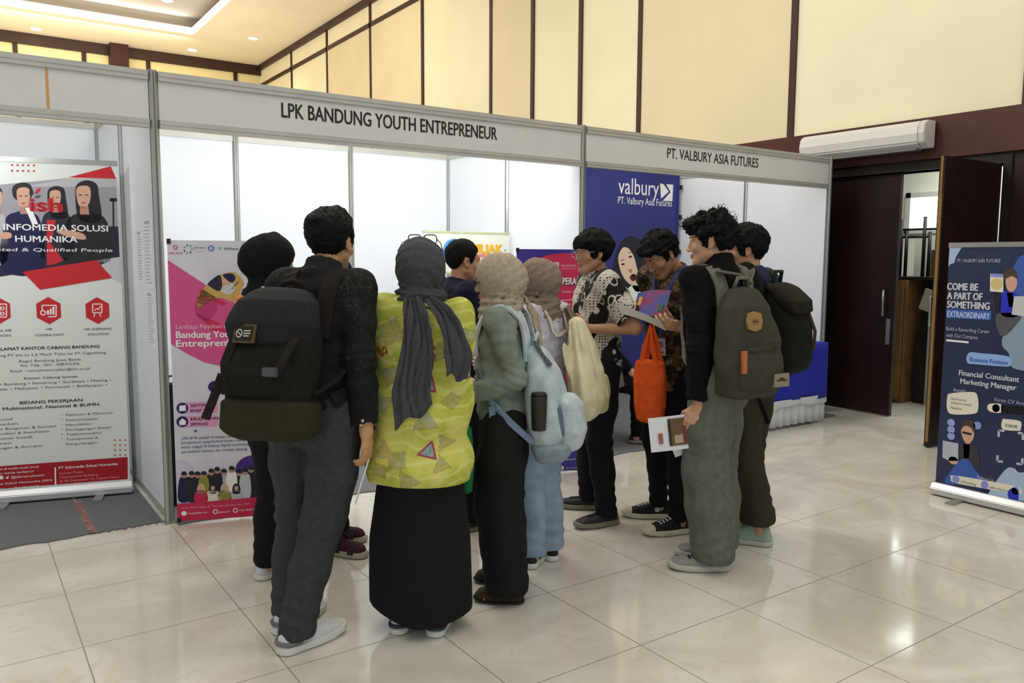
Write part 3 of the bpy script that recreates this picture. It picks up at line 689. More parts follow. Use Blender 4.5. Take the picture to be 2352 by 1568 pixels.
s.ptext(1068, 580, 1154, 'CIJILJAK', .066, I_orange, .05); s.layer = 3; s.ptext(1066, 579, 1153, 'CIJILJAK', .066, I_yel, .04); s.ptext(1157, 575, 1162, '.', .03, I_grey, .02)
s.ppoly([(1096, 583), (1155, 582), (1154, 590), (1096, 591)], inkm('coral', '#d9796b'))
s.ell((1125, 600), .08, .05, I_lg, 20, px=True); s.ell((1112, 598), .02, .02, I_blue, 12, px=True); s.ell((1138, 602), .02, .02, I_red, 12, px=True)
s.build('print', ct)

# ---- purple and crimson banner at the right end of the middle stand
U = vec2((.93, -.42)); P = Vector((2.48, -.36, 0)) - U * .28
b3 = xbanner('indigo and crimson X-stand banner standing between the taupe headscarf and the black and white shirt', P, U, .60, 1.57, mat('indigo_banner_film', '#3a2d8e', .4, c2='#4a3aa0', vscale=3))
s = Sheet(P, U); s.clip = (.0, .60, .013, 1.565)
cr = inkm('crimson', '#d0335f')
s.smooth([(1200, 690), (1210, 620), (1245, 590), (1290, 582), (1340, 584), (1378, 592), (1378, 880), (1300, 920), (1215, 890)], cr, 5)
s.layer = 2
rw = inkm('rose_white', '#eec3d6')
s.ring((1248, 611), .02, .008, rw, px=True)
s.ppoly([(1266, 602), (1284, 602), (1284, 621), (1266, 621)], rw); s.layer = 3; s.ring((1275, 611), .012, .005, cr, px=True); s.layer = 2
s.ptext(1288, 612, 1322, 'OJK JEPANG', .013, rw, .02); s.ptext(1288, 618, 1322, 'TERDAFTAR', .008, rw)
s.ptext(1250, 655, 1345, 'COBA PERANG', .045, I_ind, .05); s.layer = 3; s.ptext(1249, 653, 1344, 'COBA PERANG', .045, I_w, .03)
s.ptext(1290, 672, 1330, 'mulai dari', .018, rw, .01)
for k, y in enumerate((690, 710, 725)): s.line([(1285, y), (1330, y - 3)], .006, rw, True)
s.ptext(1290, 701, 1320, '+ Rp 0', .02, rw, .02)
s.ell((1290, 1074), .016, .016, I_w, 14, px=True); s.ptext(1300, 1076, 1338, '@ sosialmedia', .012, I_lav); s.line([(1275, 1058), (1338, 1052)], .006, I_lav, True)
s.build('print', b3)

# ---- navy backdrop of the right stand
vb = empty('backdrop_banner', 'navy backdrop lettered valbury on the back wall of the right stand', 'banner', (3.05, 1.93, 0))
M_navyfilm = mat('navy_backdrop_film', '#2a2d6e', .5, c2='#2f3480', vscale=1.2)
MB().b2((0, 0, .1), (3.0, .006, 2.485)).build('banner_sheet', M_navyfilm, vb)
MB().b2((2.985, -.012, .1), (3.0, .012, 2.485)).build('edge_pole', mat('navy_pole', '#3a4b86', .4), vb)
m_ = MB()
for z in (2.34, 2.0, 1.6): m_.box((3.012, -.015, z), (.03, .03, .05))
m_.build('clip', mat('black_clip', '#191919', .4), vb)
s = Sheet((3.05, 1.93, 0), (1, 0, 0))
s.ptext(1420, 444, 1513, 'valbury', .175, I_w, .0)
s.ppoly([(1516, 421), (1524, 423), (1536, 440), (1518, 456)], I_w); s.ppoly([(1530, 423), (1546, 424), (1544, 462), (1522, 461), (1540, 441)], I_w)
s.ptext(1419, 467, 1543, 'PT. Valbury Asia Futures', .075, I_w)
s.build('lettering', vb)
# laughing woman in the print
s = Sheet((3.05, 1.93, 0), (1, 0, 0))
s.layer = 1
s.smooth([(1408, 640), (1412, 590), (1428, 553), (1450, 542), (1475, 555), (1488, 585), (1495, 640), (1490, 668), (1460, 675), (1440, 668)], inkm('hair_print', '#20222f'), 6)
s.layer = 2
s.smooth([(1420, 590), (1430, 569), (1444, 571), (1456, 590), (1464, 620), (1470, 645), (1464, 660), (1450, 655), (1434, 640), (1424, 618)], inkm('face_print', '#e6c7ae'), 6)
s.layer = 3
s.smooth([(1446, 636), (1454, 629), (1462, 633), (1462, 641), (1452, 645)], inkm('mouth', '#4a1f26'), 4); s.smooth([(1426, 607), (1431, 604), (1435, 606), (1430, 609)], I_dk, 4); s.smooth([(1443, 590), (1448, 587), (1452, 589), (1447, 592)], I_dk, 4)
s.line([(1425, 598), (1434, 596)], .007, I_suit, True); s.line([(1443, 580), (1451, 579)], .007, I_suit, True); s.smooth([(1442, 622), (1447, 617), (1452, 620), (1450, 627)], I_skin2, 4); s.line([(1449, 633), (1460, 631)], .008, I_w, True)
s.layer = 4; s.smooth([(1444, 660), (1464, 656), (1478, 668), (1484, 700), (1450, 720), (1436, 690)], I_w, 4); s.smooth([(1452, 655), (1470, 650), (1478, 664), (1462, 670)], inkm('face_print', '#e6c7ae'), 4)
s.build('portrait_print', vb)

# ---- navy roll-up at the right edge
M_nav = mat('slate_navy_film', '#2b3557', .45, c2='#27304f', vscale=2)
b4 = rollup('navy roll-up banner lettered COME BE A PART OF SOMETHING at the right edge', (4.22, -2.14, 0), (0, -1), .85, 1.60, M_nav)
s = Sheet((4.22, -2.14, 0), (0, -1, 0)); s.clip = (.0, .85, .08, 1.59)
I_lb = inkm('light_blue', '#a9bfdc'); I_mb = inkm('mid_blue', '#3f5fae'); I_gb = inkm('grey_blue', '#8aa0b4'); I_fog = inkm('fog', '#b7bccb')
s.ppoly([(2167, 566), (2210, 565), (2196, 590), (2192, 604), (2184, 606), (2172, 612)], I_lb)
s.smooth([(2352, 585), (2335, 600), (2318, 640), (2325, 680), (2360, 690), (2400, 640), (2390, 590)], I_mb, 5)
s.layer = 2
s.smooth([(2360, 725), (2335, 735), (2305, 770), (2303, 795), (2318, 812), (2320, 838), (2345, 850), (2380, 845), (2400, 780)], I_gb, 5)
s.ptext(2199, 602, 2298, 'PT. VALBURY ASIA FUTURES', .020, I_fog, .01)
I_tx = inkm('silver_text', '#cdd0da')
s.ptext(2176, 665, 2246, 'COME BE', .042, I_tx, .04); s.ptext(2176, 686, 2256, 'A PART OF', .042, I_tx, .04); s.ptext(2176, 706, 2273, 'SOMETHING', .042, I_tx, .04)
s.ppoly([(2174, 709), (2277, 714), (2277, 735), (2174, 730)], I_mb); s.layer = 3; s.ptext(2176, 727, 2274, 'EXTRAORDINARY', .036, inkm('pale_blue_text', '#b5c6f2'), .03); s.layer = 2
s.ptext(2174, 758, 2274, 'Build a Rewarding Career', .022, I_fog); s.ptext(2174, 773, 2247, 'with Our Company', .022, I_fog); s.line([(2174, 781), (2225, 786)], .012, I_w, True)
# figure with laptop
s.layer = 3
s.smooth([(2300, 672), (2312, 668), (2330, 672), (2345, 690), (2340, 725), (2300, 722)], inkm('royal_blue', '#2a35c0'), 5); s.ppoly([(2313, 672), (2326, 672), (2330, 705), (2318, 705)], I_w)
s.ppoly([(2284, 672), (2300, 672), (2298, 718), (2286, 716)], I_dk); s.smooth([(2290, 722), (2345, 722), (2335, 745), (2310, 770), (2294, 765)], I_grey, 5)
s.layer = 4; s.smooth([(2310, 640), (2318, 632), (2334, 634), (2336, 655), (2326, 670), (2314, 664)], I_skin, 5); s.layer = 5; s.smooth([(2306, 642), (2308, 624), (2320, 616), (2334, 622), (2337, 640), (2326, 634), (2314, 638)], inkm('hair_brown', '#4a4038'), 5)
s.ppoly([(2330, 680), (2356, 680), (2356, 727), (2324, 722)], I_lg); s.layer = 4
s.ppoly([(2275, 628), (2305, 629), (2305, 671), (2274, 669)], I_cream); s.layer = 5; s.ppoly([(2276, 628), (2305, 629), (2305, 637), (2276, 636)], inkm('periwinkle', '#8a96d8')); s.ell((2290, 652), .035, .035, inkm('sand', '#d6c486'), 12, px=True)
s.layer = 3
s.smooth([(2220, 822), (2228, 809), (2255, 811), (2300, 815), (2322, 822), (2320, 840), (2300, 841), (2240, 836), (2224, 834)], inkm('powder_blue', '#8fb2ea'), 5); s.layer = 4; s.ptext(2228, 829, 2315, 'Business Position', .026, I_mb, .02)
s.ptext(2203, 861, 2342, 'Financial Consultant', .032, I_tx, .03); s.ptext(2206, 880, 2336, 'Marketing Manager', .032, I_tx, .03)
s.ptext(2191, 898, 2219, 'Benefit', .020, I_fog); s.layer = 3
s.smooth([(2176, 912), (2184, 903), (2235, 900), (2246, 912), (2247, 940), (2236, 950), (2188, 951), (2176, 940)], I_cream, 5); s.layer = 4
for y, t, x1 in ((917, 'Gaji & komisi', 2220), (926, 'Jenjang karir menarik', 2232), (938, 'Pelatihan', 2210)): s.ptext(2184, y, x1, t, .016, I_grey)
s.ptext(2285, 921, 2360, 'Kirim CV Anda', .022, I_fog); s.ppoly([(2300, 930), (2360, 935), (2360, 953), (2300, 948)], inkm('ink_black', '#14151c')); s.smooth([(2268, 935), (2274, 927), (2300, 928), (2300, 947), (2275, 945)], I_cream, 4); s.ell((2288, 937), .022, .025, inkm('periwinkle', '#8a96d8'), 14, px=True)
for y in (970, 986, 1001): s.ell((2185, y), .024, .024, inkm('powder_violet', '#9aa3e0'), 16, px=True)
s.smooth([(2303, 963), (2310, 962), (2344, 967), (2345, 985), (2340, 989), (2303, 985)], I_cream, 4); s.layer = 5; s.ptext(2309, 979, 2337, 'SCAN ME', .018, I_grey, .02); s.layer = 4
for c_ in ([(2294, 1003), (2295, 988), (2308, 989)], [(2338, 994), (2350, 995), (2350, 1010)], [(2292, 1045), (2291, 1058), (2304, 1060)], [(2349, 1052), (2348, 1066), (2335, 1064)]): s.line(c_, .014, I_fog, True)
# figure with glasses
s.layer = 3
s.smooth([(2203, 1030), (2212, 1020), (2230, 1018), (2246, 1030), (2248, 1072), (2205, 1066)], inkm('charcoal_jacket', '#3d3a42'), 5); s.ppoly([(2213, 1020), (2228, 1019), (2226, 1052), (2214, 1052)], inkm('peach', '#dcb7a4'))
s.layer = 4; s.smooth([(2208, 990), (2216, 978), (2232, 980), (2238, 1000), (2228, 1018), (2216, 1014)], I_skin, 5); s.layer = 5; s.smooth([(2208, 984), (2212, 968), (2228, 963), (2240, 975), (2239, 995), (2230, 982), (2216, 976)], inkm('hair_brown', '#4a4038'), 5); s.line([(2211, 992), (2232, 997)], .014, I_dk, True)
s.smooth([(2236, 970), (2252, 970), (2253, 983), (2240, 985)], inkm('periwinkle', '#8a96d8'), 4)
s.layer = 5; s.ppoly([(2166, 1011), (2202, 1018), (2201, 1058), (2180, 1058), (2165, 1050)], I_fog); s.ell((2190, 1057), .03, .025, I_skin, 14, px=True)
s.layer = 4; s.smooth([(2172, 1110), (2185, 1080), (2208, 1055), (2225, 1056), (2240, 1078), (2260, 1105), (2230, 1110)], I_mb, 5)
s.smooth([(2270, 1140), (2285, 1110), (2312, 1076), (2330, 1075), (2345, 1085), (2400, 1080), (2400, 1150), (2300, 1142)], I_lb, 5)
s.layer = 5; s.ptext(2245, 1098, 2284, 'Follow Us', .018, I_fog); s.smooth([(2185, 1097), (2190, 1091), (2260, 1102), (2330, 1115), (2345, 1122), (2340, 1134), (2260, 1121), (2192, 1108)], I_cream, 4)
s.layer = 6
for x, y in ((2196, 1100), (2262, 1113), (2333, 1126)): s.ell((x, y), .022, .026, inkm('periwinkle', '#8a96d8'), 14, px=True)
s.ptext(2206, 1107, 2243, 'vaf.bandung', .016, I_grey); s.ptext(2272, 1120, 2320, 'valburyfutures', .016, I_grey)
s.smooth([(2316, 1140), (2318, 1125), (2332, 1120), (2340, 1132), (2338, 1150), (2326, 1153)], inkm('royal_blue', '#2a35c0'), 4); s.ppoly([(2254, 1122), (2270, 1125), (2270, 1138), (2254, 1135)], I_navy)
s.build('print', b4)

# ---- table in the right stand
tb = empty('skirted_table', 'table with blue cloth and white pleated skirt at the right end of the stands', 'table', (0, 0, .008))
TX0_, TX1_, TY0_, TY1_ = 4.35, 5.68, -.32, .35
MB().b2((TX0_ + .03, TY0_ + .03, .70), (TX1_ - .03, TY1_ - .03, .73)).build('table_top', M_ply, tb)
for x in (TX0_ + .08, TX1_ - .08):
    for y in (TY0_ + .08, TY1_ - .08): MB().tube([(x, y, 0), (x, y, .7)], .018).build('leg', M_dk, tb)
# cloth with hanging front, pleated skirt
def skirt(name, z0, z1, amp, freq, m, off, wob=0.0):
    per = []; st_ = .02
    def edge(a, b):
        L = math.dist(a, b); n = int(L / st_)
        for k in range(n): per.append((a[0] + (b[0] - a[0]) * k / n, a[1] + (b[1] - a[1]) * k / n))
    cs = [(TX0_, TY0_), (TX1_, TY0_), (TX1_, TY1_)]
    edge(cs[0], cs[1]); edge(cs[1], cs[2]); per.append(cs[2])
    v = []; f = []; nz = 6; L = 0
    for i, p in enumerate(per):
        a = per[max(i - 1, 0)]; b = per[min(i + 1, len(per) - 1)]
        t = Vector((b[0] - a[0], b[1] - a[1], 0)).normalized(); n = Vector((t.y, -t.x, 0)); L += st_
        for j in range(nz + 1):
            k = j / nz; zz = z1 + (z0 + wob * math.sin(L * 9) - z1) * k
            q = Vector((p[0], p[1], zz)) + n * (off + amp * (.25 + k) * math.sin(L * freq + .7 * math.sin(L * 3)))
            v.append(q)
    for i in range(len(per) - 1):
        for j in range(nz): f.append((i * (nz + 1) + j, i * (nz + 1) + j + 1, (i + 1) * (nz + 1) + j + 1, (i + 1) * (nz + 1) + j))
    me = bpy.data.meshes.new(name); me.from_pydata(v, [], f); me.polygons.foreach_set('use_smooth', [True] * len(f))
    o = link_mesh(name, me, m, tb); mo = o.modifiers.new('thickness', 'SOLIDIFY'); mo.thickness = .003
    return o
skirt('pleated_skirt', .02, .70, .012, 62, mat('white_pleats', '#d9dbdf', .8), .004)
MB().b2((TX0_ - .02, TY0_ - .02, .73), (TX1_ + .02, TY1_, .742)).build('cloth_top', mat('royal_blue_cloth', '#1a25a8', .7), tb)
skirt('cloth_drop', .24, .742, .006, 16, _mats['royal_blue_cloth'], .024, .012)
skirt('lace_edge', .19, .26, .008, 24, mat('white_lace', '#d5d6da', .8), .028, .012)
pl = empty('potted_plant', 'small green plant on the blue table behind the black backpack', 'plant', (5.35, .0, .742))
MB().lathe([(.04, 0), (.055, .10), (.05, .10), (.03, .09)], (0, 0, 0), 16).build('pot', M_white, pl)
m_ = MB(); random.seed(5)
for k in range(22):
    a = k * 2.4; r = random.uniform(.04, .12); z = random.uniform(.18, .32)
    m_.ribbon([(0, 0, .08), (r * .6 * math.cos(a), r * .6 * math.sin(a), z), (r * math.cos(a), r * math.sin(a), z - .04)], (-math.sin(a), math.cos(a), 0), [.01, .06, .006], .002)
m_.build('leaves', mat('green_leaf', '#3d7a35', .5), pl)

# black case behind the pink banner
bc = empty('equipment_case', 'black case standing in the gap between the left post and the pink banner', 'case', (.115, .34, .008))
MB().b2((-.06, -.06, .0), (.05, .06, .74)).build('case_body', mat('black_case_cloth', '#161617', .8), bc, bevel=.012)
MB().tube([(-.03, 0, .74), (-.025, 0, .785), (.015, 0, .785), (.02, 0, .74)], .008).build('handle', M_dk, bc)
# ================================================================== ORGANIC SHAPES (distance fields meshed to one closed surface)
V3 = lambda *a: np.array(a, float)
def nz(v): v = np.asarray(v, float); return v / (np.linalg.norm(v) or 1)
def Rz(a): c, s = math.cos(a), math.sin(a); return np.array([[c, -s, 0], [s, c, 0], [0, 0, 1.]])
def Rx(a): c, s = math.cos(a), math.sin(a); return np.array([[1, 0, 0], [0, c, -s], [0, s, c]])
def Ry(a): c, s = math.cos(a), math.sin(a); return np.array([[c, 0, s], [0, 1, 0], [-s, 0, c]])
I3 = np.eye(3)
D2R = math.pi / 180
def rc(a, b, ra, rb=None):
    a, b = np.asarray(a, float), np.asarray(b, float); rb = ra if rb is None else rb; ba = b - a; L = max(ba @ ba, 1e-9); m = max(ra, rb)
    def fn(X, Y, Z):
        dx, dy, dz = X - a[0], Y - a[1], Z - a[2]
        t = np.clip((dx * ba[0] + dy * ba[1] + dz * ba[2]) / L, 0, 1)
        return np.sqrt((dx - t * ba[0]) ** 2 + (dy - t * ba[1]) ** 2 + (dz - t * ba[2]) ** 2) - (ra + (rb - ra) * t)
    return fn, np.minimum(a, b) - m, np.maximum(a, b) + m
def ecap(a, b, n, r1, r2, q1=None, q2=None):
    """capsule with an elliptical section: r1 along n, r2 across; q1, q2 at the far end"""
    a, b = np.asarray(a, float), np.asarray(b, float); q1 = r1 if q1 is None else q1; q2 = r2 if q2 is None else q2
    w = b - a; L = np.linalg.norm(w); w = w / L; n = np.asarray(n, float); n = nz(n - w * (n @ w)); m = np.cross(w, n); M = max(r1, r2, q1, q2)
    def fn(X, Y, Z):
        dx, dy, dz = X - a[0], Y - a[1], Z - a[2]
        h = dx * w[0] + dy * w[1] + dz * w[2]; t = np.clip(h, 0, L); o = h - t; t = t / L
        A = r1 + (q1 - r1) * t; B = r2 + (q2 - r2) * t; mn = np.minimum(A, B)
        u = (dx * n[0] + dy * n[1] + dz * n[2]) / A; v = (dx * m[0] + dy * m[1] + dz * m[2]) / B
        return (np.sqrt(u * u + v * v + (o / mn) ** 2) - 1) * mn
    return fn, np.minimum(a, b) - M, np.maximum(a, b) + M
def el(c, r, R=I3):
    c, r = np.asarray(c, float), np.asarray(r, float) * np.ones(3); M = r.max()
    def fn(X, Y, Z):
        d = [X - c[0], Y - c[1], Z - c[2]]
        p = [(d[0] * R[0, k] + d[1] * R[1, k] + d[2] * R[2, k]) for k in range(3)]
        k0 = np.sqrt(sum((p[k] / r[k]) ** 2 for k in range(3))); k1 = np.sqrt(sum((p[k] / r[k] ** 2) ** 2 for k in range(3))) + 1e-9
        return k0 * (k0 - 1) / k1
    return fn, c - M, c + M
def bx(c, h, rad, R=I3):
    c, h = np.asarray(c, float), np.asarray(h, float); M = np.linalg.norm(h)
    def fn(X, Y, Z):
        d = [X - c[0], Y - c[1], Z - c[2]]
        q = [np.abs(d[0] * R[0, k] + d[1] * R[1, k] + d[2] * R[2, k]) - h[k] + rad for k in range(3)]
        return np.sqrt(sum(np.maximum(x, 0) ** 2 for x in q)) + np.minimum(np.maximum(np.maximum(q[0], q[1]), q[2]), 0) - rad
    return fn, c - M, c + M
def loft(o, R, secs, n=2.0, rnd=.02, disp=None):
    """stack of (super)ellipses: rows z, cx, cy, rx, ry in the frame (o, R)"""
    S = np.array(secs, float); S = S[np.argsort(S[:, 0])]; o = np.asarray(o, float)
    z0, z1 = S[0, 0], S[-1, 0]; m = max(np.abs(S[:, 1]).max() + S[:, 3].max(), np.abs(S[:, 2]).max() + S[:, 4].max())
    cor = np.array([o + R @ V3(x, y, z) for x in (-m, m) for y in (-m, m) for z in (z0, z1)])
    def fn(X, Y, Z):
        dx, dy, dz = X - o[0], Y - o[1], Z - o[2]
        x, y, z = (dx * R[0, k] + dy * R[1, k] + dz * R[2, k] for k in range(3))
        x, y, z = np.broadcast_arrays(x, y, z)
        zc = np.clip(z, z0, z1)
        g = lambda k: np.interp(zc, S[:, 0], S[:, k])
        rx, ry = g(3), g(4); u = np.abs((x - g(1)) / rx); v = np.abs((y - g(2)) / ry)
        if disp is not None: q = 1 + disp(np.arctan2((y - g(2)) / ry, (x - g(1)) / rx), zc)
        else: q = 1
        k = (u ** n + v ** n) ** (1 / n)
        d = (k - q) * np.minimum(rx, ry) * .9
        e = np.maximum(z0 - z, z - z1)
        a, b = np.maximum(d + rnd, 0), np.maximum(e + rnd, 0)
        return np.minimum(np.maximum(d, e) + rnd, 0) + np.sqrt(a * a + b * b) - rnd
    return fn, cor.min(0), cor.max(0)
def polyext(o, R, poly, hx):
    """polygon in the (y, z) plane of the frame extruded along x"""
    P = np.array(poly, float); o = np.asarray(o, float); m = np.abs(P).max() + .05
    def fn(X, Y, Z):
        dx, dy, dz = X - o[0], Y - o[1], Z - o[2]
        x, y, z = np.broadcast_arrays(*(dx * R[0, k] + dy * R[1, k] + dz * R[2, k] for k in range(3)))
        d = np.full(x.shape, 1e9); sg = np.ones(x.shape); N = len(P)
        for i in range(N):
            a, b = P[i], P[i - 1]; ex, ey = b - a; wx, wy = y - a[0], z - a[1]
            t = np.clip((wx * ex + wy * ey) / (ex * ex + ey * ey), 0, 1)
            d = np.minimum(d, (wx - ex * t) ** 2 + (wy - ey * t) ** 2)
            c1 = z >= a[1]; c2 = z < b[1]; c3 = ex * wy > ey * wx
            fl = (c1 & c2 & c3) | (~c1 & ~c2 & ~c3); sg = np.where(fl, -sg, sg)
        return np.maximum(sg * np.sqrt(d), np.abs(x) - hx)
    return fn, o - m - hx, o + m + hx
def half(p, n):
    p, n = np.asarray(p, float), nz(n)
    return (lambda X, Y, Z: (X - p[0]) * n[0] + (Y - p[1]) * n[1] + (Z - p[2]) * n[2]), V3(-9, -9, -9), V3(9, 9, 9)
BIG = .06
class Field:
    def __init__(s, lo, hi, h, zfine=None):
        lo, hi = np.asarray(lo, float) - 2 * h, np.asarray(hi, float) + 2 * h
        s.a = [np.arange(lo[k], hi[k] + h, h) for k in range(3)]
        if zfine:
            z = [lo[2]]
            while z[-1] < hi[2]:
                st = h * 2.6
                for z0, z1, hh in zfine:
                    if z0 - .02 <= z[-1] <= z1: st = min(st, hh)
                z.append(z[-1] + st)
            s.a[2] = np.array(z)
        s.V = np.full([len(x) for x in s.a], BIG, np.float32); s.h = h
    def win(s, lo, hi):
        w = []
        for k in range(3):
            i0 = max(int(np.searchsorted(s.a[k], lo[k])) - 1, 0); i1 = min(int(np.searchsorted(s.a[k], hi[k])) + 1, len(s.a[k])); w.append((i0, i1))
        return w
    def op(s, prim, k=.0, mode='u'):
        fn, lo, hi = prim; pad = max(k, .03) + .01
        (a, b), (c, d), (e, f) = s.win(lo - pad, hi + pad) if mode != 'i' else [(0, len(x)) for x in s.a]
        if a >= b or c >= d or e >= f: return s
        D = fn(s.a[0][a:b, None, None], s.a[1][None, c:d, None], s.a[2][None, None, e:f])
        W = s.V[a:b, c:d, e:f]
        if mode == 'u':
            if k > 0: h = np.maximum(k - np.abs(W - D), 0) / k; R = np.minimum(W, D) - h * h * k / 4
            else: R = np.minimum(W, D)
        else:
            if mode == 's': D = -D
            if k > 0: h = np.maximum(k - np.abs(W - D), 0) / k; R = np.maximum(W, D) + h * h * k / 4
            else: R = np.maximum(W, D)
        s.V[a:b, c:d, e:f] = R
        return s
    def disp(s, fn):
        s.V += fn(s.a[0][:, None, None], s.a[1][None, :, None], s.a[2][None, None, :]).astype(np.float32); return s
    def sample(s, p):
        i = []; f = []
        for k in range(3):
            j = int(np.clip(np.searchsorted(s.a[k], p[k]) - 1, 0, len(s.a[k]) - 2)); i.append(j); f.append(np.clip((p[k] - s.a[k][j]) / (s.a[k][j + 1] - s.a[k][j]), 0, 1))
        r = 0
        for dx in (0, 1):
            for dy in (0, 1):
                for dz in (0, 1):
                    r += s.V[i[0] + dx, i[1] + dy, i[2] + dz] * (f[0] if dx else 1 - f[0]) * (f[1] if dy else 1 - f[1]) * (f[2] if dz else 1 - f[2])
        return r
    def grad(s, p):
        e = s.h; return nz([s.sample(p + e * I3[k]) - s.sample(p - e * I3[k]) for k in range(3)])
    def project(s, p, gap):
        p = np.array(p, float)
        for _ in range(14):
            d = s.sample(p) - gap; p = p - s.grad(p) * np.clip(d, -.03, .03) * .8
        return p
    def mesh(s):
        V = s.V; nx, ny, nzz = V.shape; S = V < 0
        cn = [S[dx:nx - 1 + dx, dy:ny - 1 + dy, dz:nzz - 1 + dz] for dx in (0, 1) for dy in (0, 1) for dz in (0, 1)]
        cnt = sum(c.astype(np.int8) for c in cn); act = (cnt > 0) & (cnt < 8)
        I = np.argwhere(act); ids = np.full(act.shape, -1, np.int64); ids[act] = np.arange(len(I))
        pos = np.zeros((len(I), 3)); num = np.zeros(len(I)); C = [(dx, dy, dz) for dx in (0, 1) for dy in (0, 1) for dz in (0, 1)]
        val = [V[I[:, 0] + c[0], I[:, 1] + c[1], I[:, 2] + c[2]] for c in C]
        for p in range(8):
            for q in range(p + 1, 8):
                if sum(abs(C[p][k] - C[q][k]) for k in range(3)) != 1: continue
                x = (val[p] < 0) != (val[q] < 0); t = np.where(x, val[p] / np.where(x, val[p] - val[q], 1), 0)
                P = np.array(C[p], float) + (np.array(C[q], float) - np.array(C[p], float)) * t[:, None]
                pos += P * x[:, None]; num += x
        pos /= num[:, None]
        W = np.zeros_like(pos)
        for k in range(3):
            ax = s.a[k]; W[:, k] = ax[I[:, k]] + pos[:, k] * (ax[I[:, k] + 1] - ax[I[:, k]])
        F = []
        for ax in range(3):
            o1, o2 = [k for k in range(3) if k != ax]
            sl0 = [slice(None)] * 3; sl1 = [slice(None)] * 3; sl0[ax] = slice(0, -1); sl1[ax] = slice(1, None)
            cr = S[tuple(sl0)] != S[tuple(sl1)]
            E = np.argwhere(cr); ok = (E[:, o1] > 0) & (E[:, o2] > 0) & (E[:, o1] < V.shape[o1] - 1) & (E[:, o2] < V.shape[o2] - 1); E = E[ok]
            def cid(d1, d2):
                e = E.copy(); e[:, o1] += d1; e[:, o2] += d2; return ids[e[:, 0], e[:, 1], e[:, 2]]
            q = np.stack([cid(-1, -1), cid(0, -1), cid(0, 0), cid(-1, 0)], 1)
            ins = S[E[:, 0], E[:, 1], E[:, 2]]
            fl = ins if ax != 1 else ~ins
            q[~fl] = q[~fl][:, ::-1]; F.append(q)
        F = np.concatenate(F); F = F[(F >= 0).all(1)]
        return W, F
def grid_mesh(name, W, F, mats, parent, mi=None, label=None, attrs=None):
    me = bpy.data.meshes.new(name); me.vertices.add(len(W)); me.vertices.foreach_set('co', np.ascontiguousarray(W, np.float32).ravel())
    n = len(F); me.loops.add(4 * n); me.loops.foreach_set('vertex_index', np.ascontiguousarray(F, np.int32).ravel())
    me.polygons.add(n); me.polygons.foreach_set('loop_start', np.arange(0, 4 * n, 4, dtype=np.int32)); me.polygons.foreach_set('use_smooth', np.ones(n, bool))
    o = link_mesh(name, me, mats, parent, label)
    if mi is not None: me.polygons.foreach_set('material_index', np.ascontiguousarray(mi, np.int32))
    if attrs:
        for k, v in attrs.items(): me.attributes.new(k, 'FLOAT', 'POINT').data.foreach_set('value', np.ascontiguousarray(v, np.float32))
    me.update(calc_edges=True); me.validate()
    return o
def fmesh(name, F, mats, parent, xf=None, mi=None, label=None, attrs=None, smooth=0):
    W, Q = F.mesh()
    if smooth:
        for _ in range(smooth):
            A = np.zeros_like(W); c = np.zeros(len(W))
            for i in range(4):
                a, b = Q[:, i], Q[:, (i + 1) % 4]
                np.add.at(A, a, W[b]); np.add.at(A, b, W[a]); np.add.at(c, a, 1); np.add.at(c, b, 1)
            W = W * .5 + .5 * A / np.maximum(c, 1)[:, None]
    m = mi(W[Q].mean(1)) if mi else None
    at = {k: f(W) for k, f in attrs.items()} if attrs else None
    if xf: W = xf(W)
    return grid_mesh(name, W, Q, mats, parent, m, label, at)
def wob(f, seed, amp, st=(1, 1, 1)):
    r = np.random.RandomState(seed); A = r.normal(size=(5, 3)); A = A / np.linalg.norm(A, axis=1)[:, None] * np.array(st); ph = r.uniform(0, 6.3, 5); fr = f * r.uniform(.6, 1.6, 5)
    def fn(X, Y, Z):
        w = .9 * np.sin((X * A[4, 0] + Y * A[4, 1] + Z * A[4, 2]) * f * .5 + ph[4]); o = 0
        for k in range(4): o = o + np.sin((X * A[k, 0] + Y * A[k, 1] + Z * A[k, 2]) * fr[k] + ph[k] + w)
        return amp * .35 * o
    return fn
def ik(a, c, l1, l2, pole):
    a, c = np.asarray(a, float), np.asarray(c, float); v = c - a; d = np.linalg.norm(v)
    if d > (l1 + l2) * .995: k = (l1 + l2) * .995 / d; c = a + v * k; d = (l1 + l2) * .995; v = c - a
    x = (l1 * l1 - l2 * l2 + d * d) / (2 * d); y = math.sqrt(max(l1 * l1 - x * x, 0)); w = v / d; p = np.asarray(pole, float); p = nz(p - w * (p @ w))
    return a + w * x + p * y, c

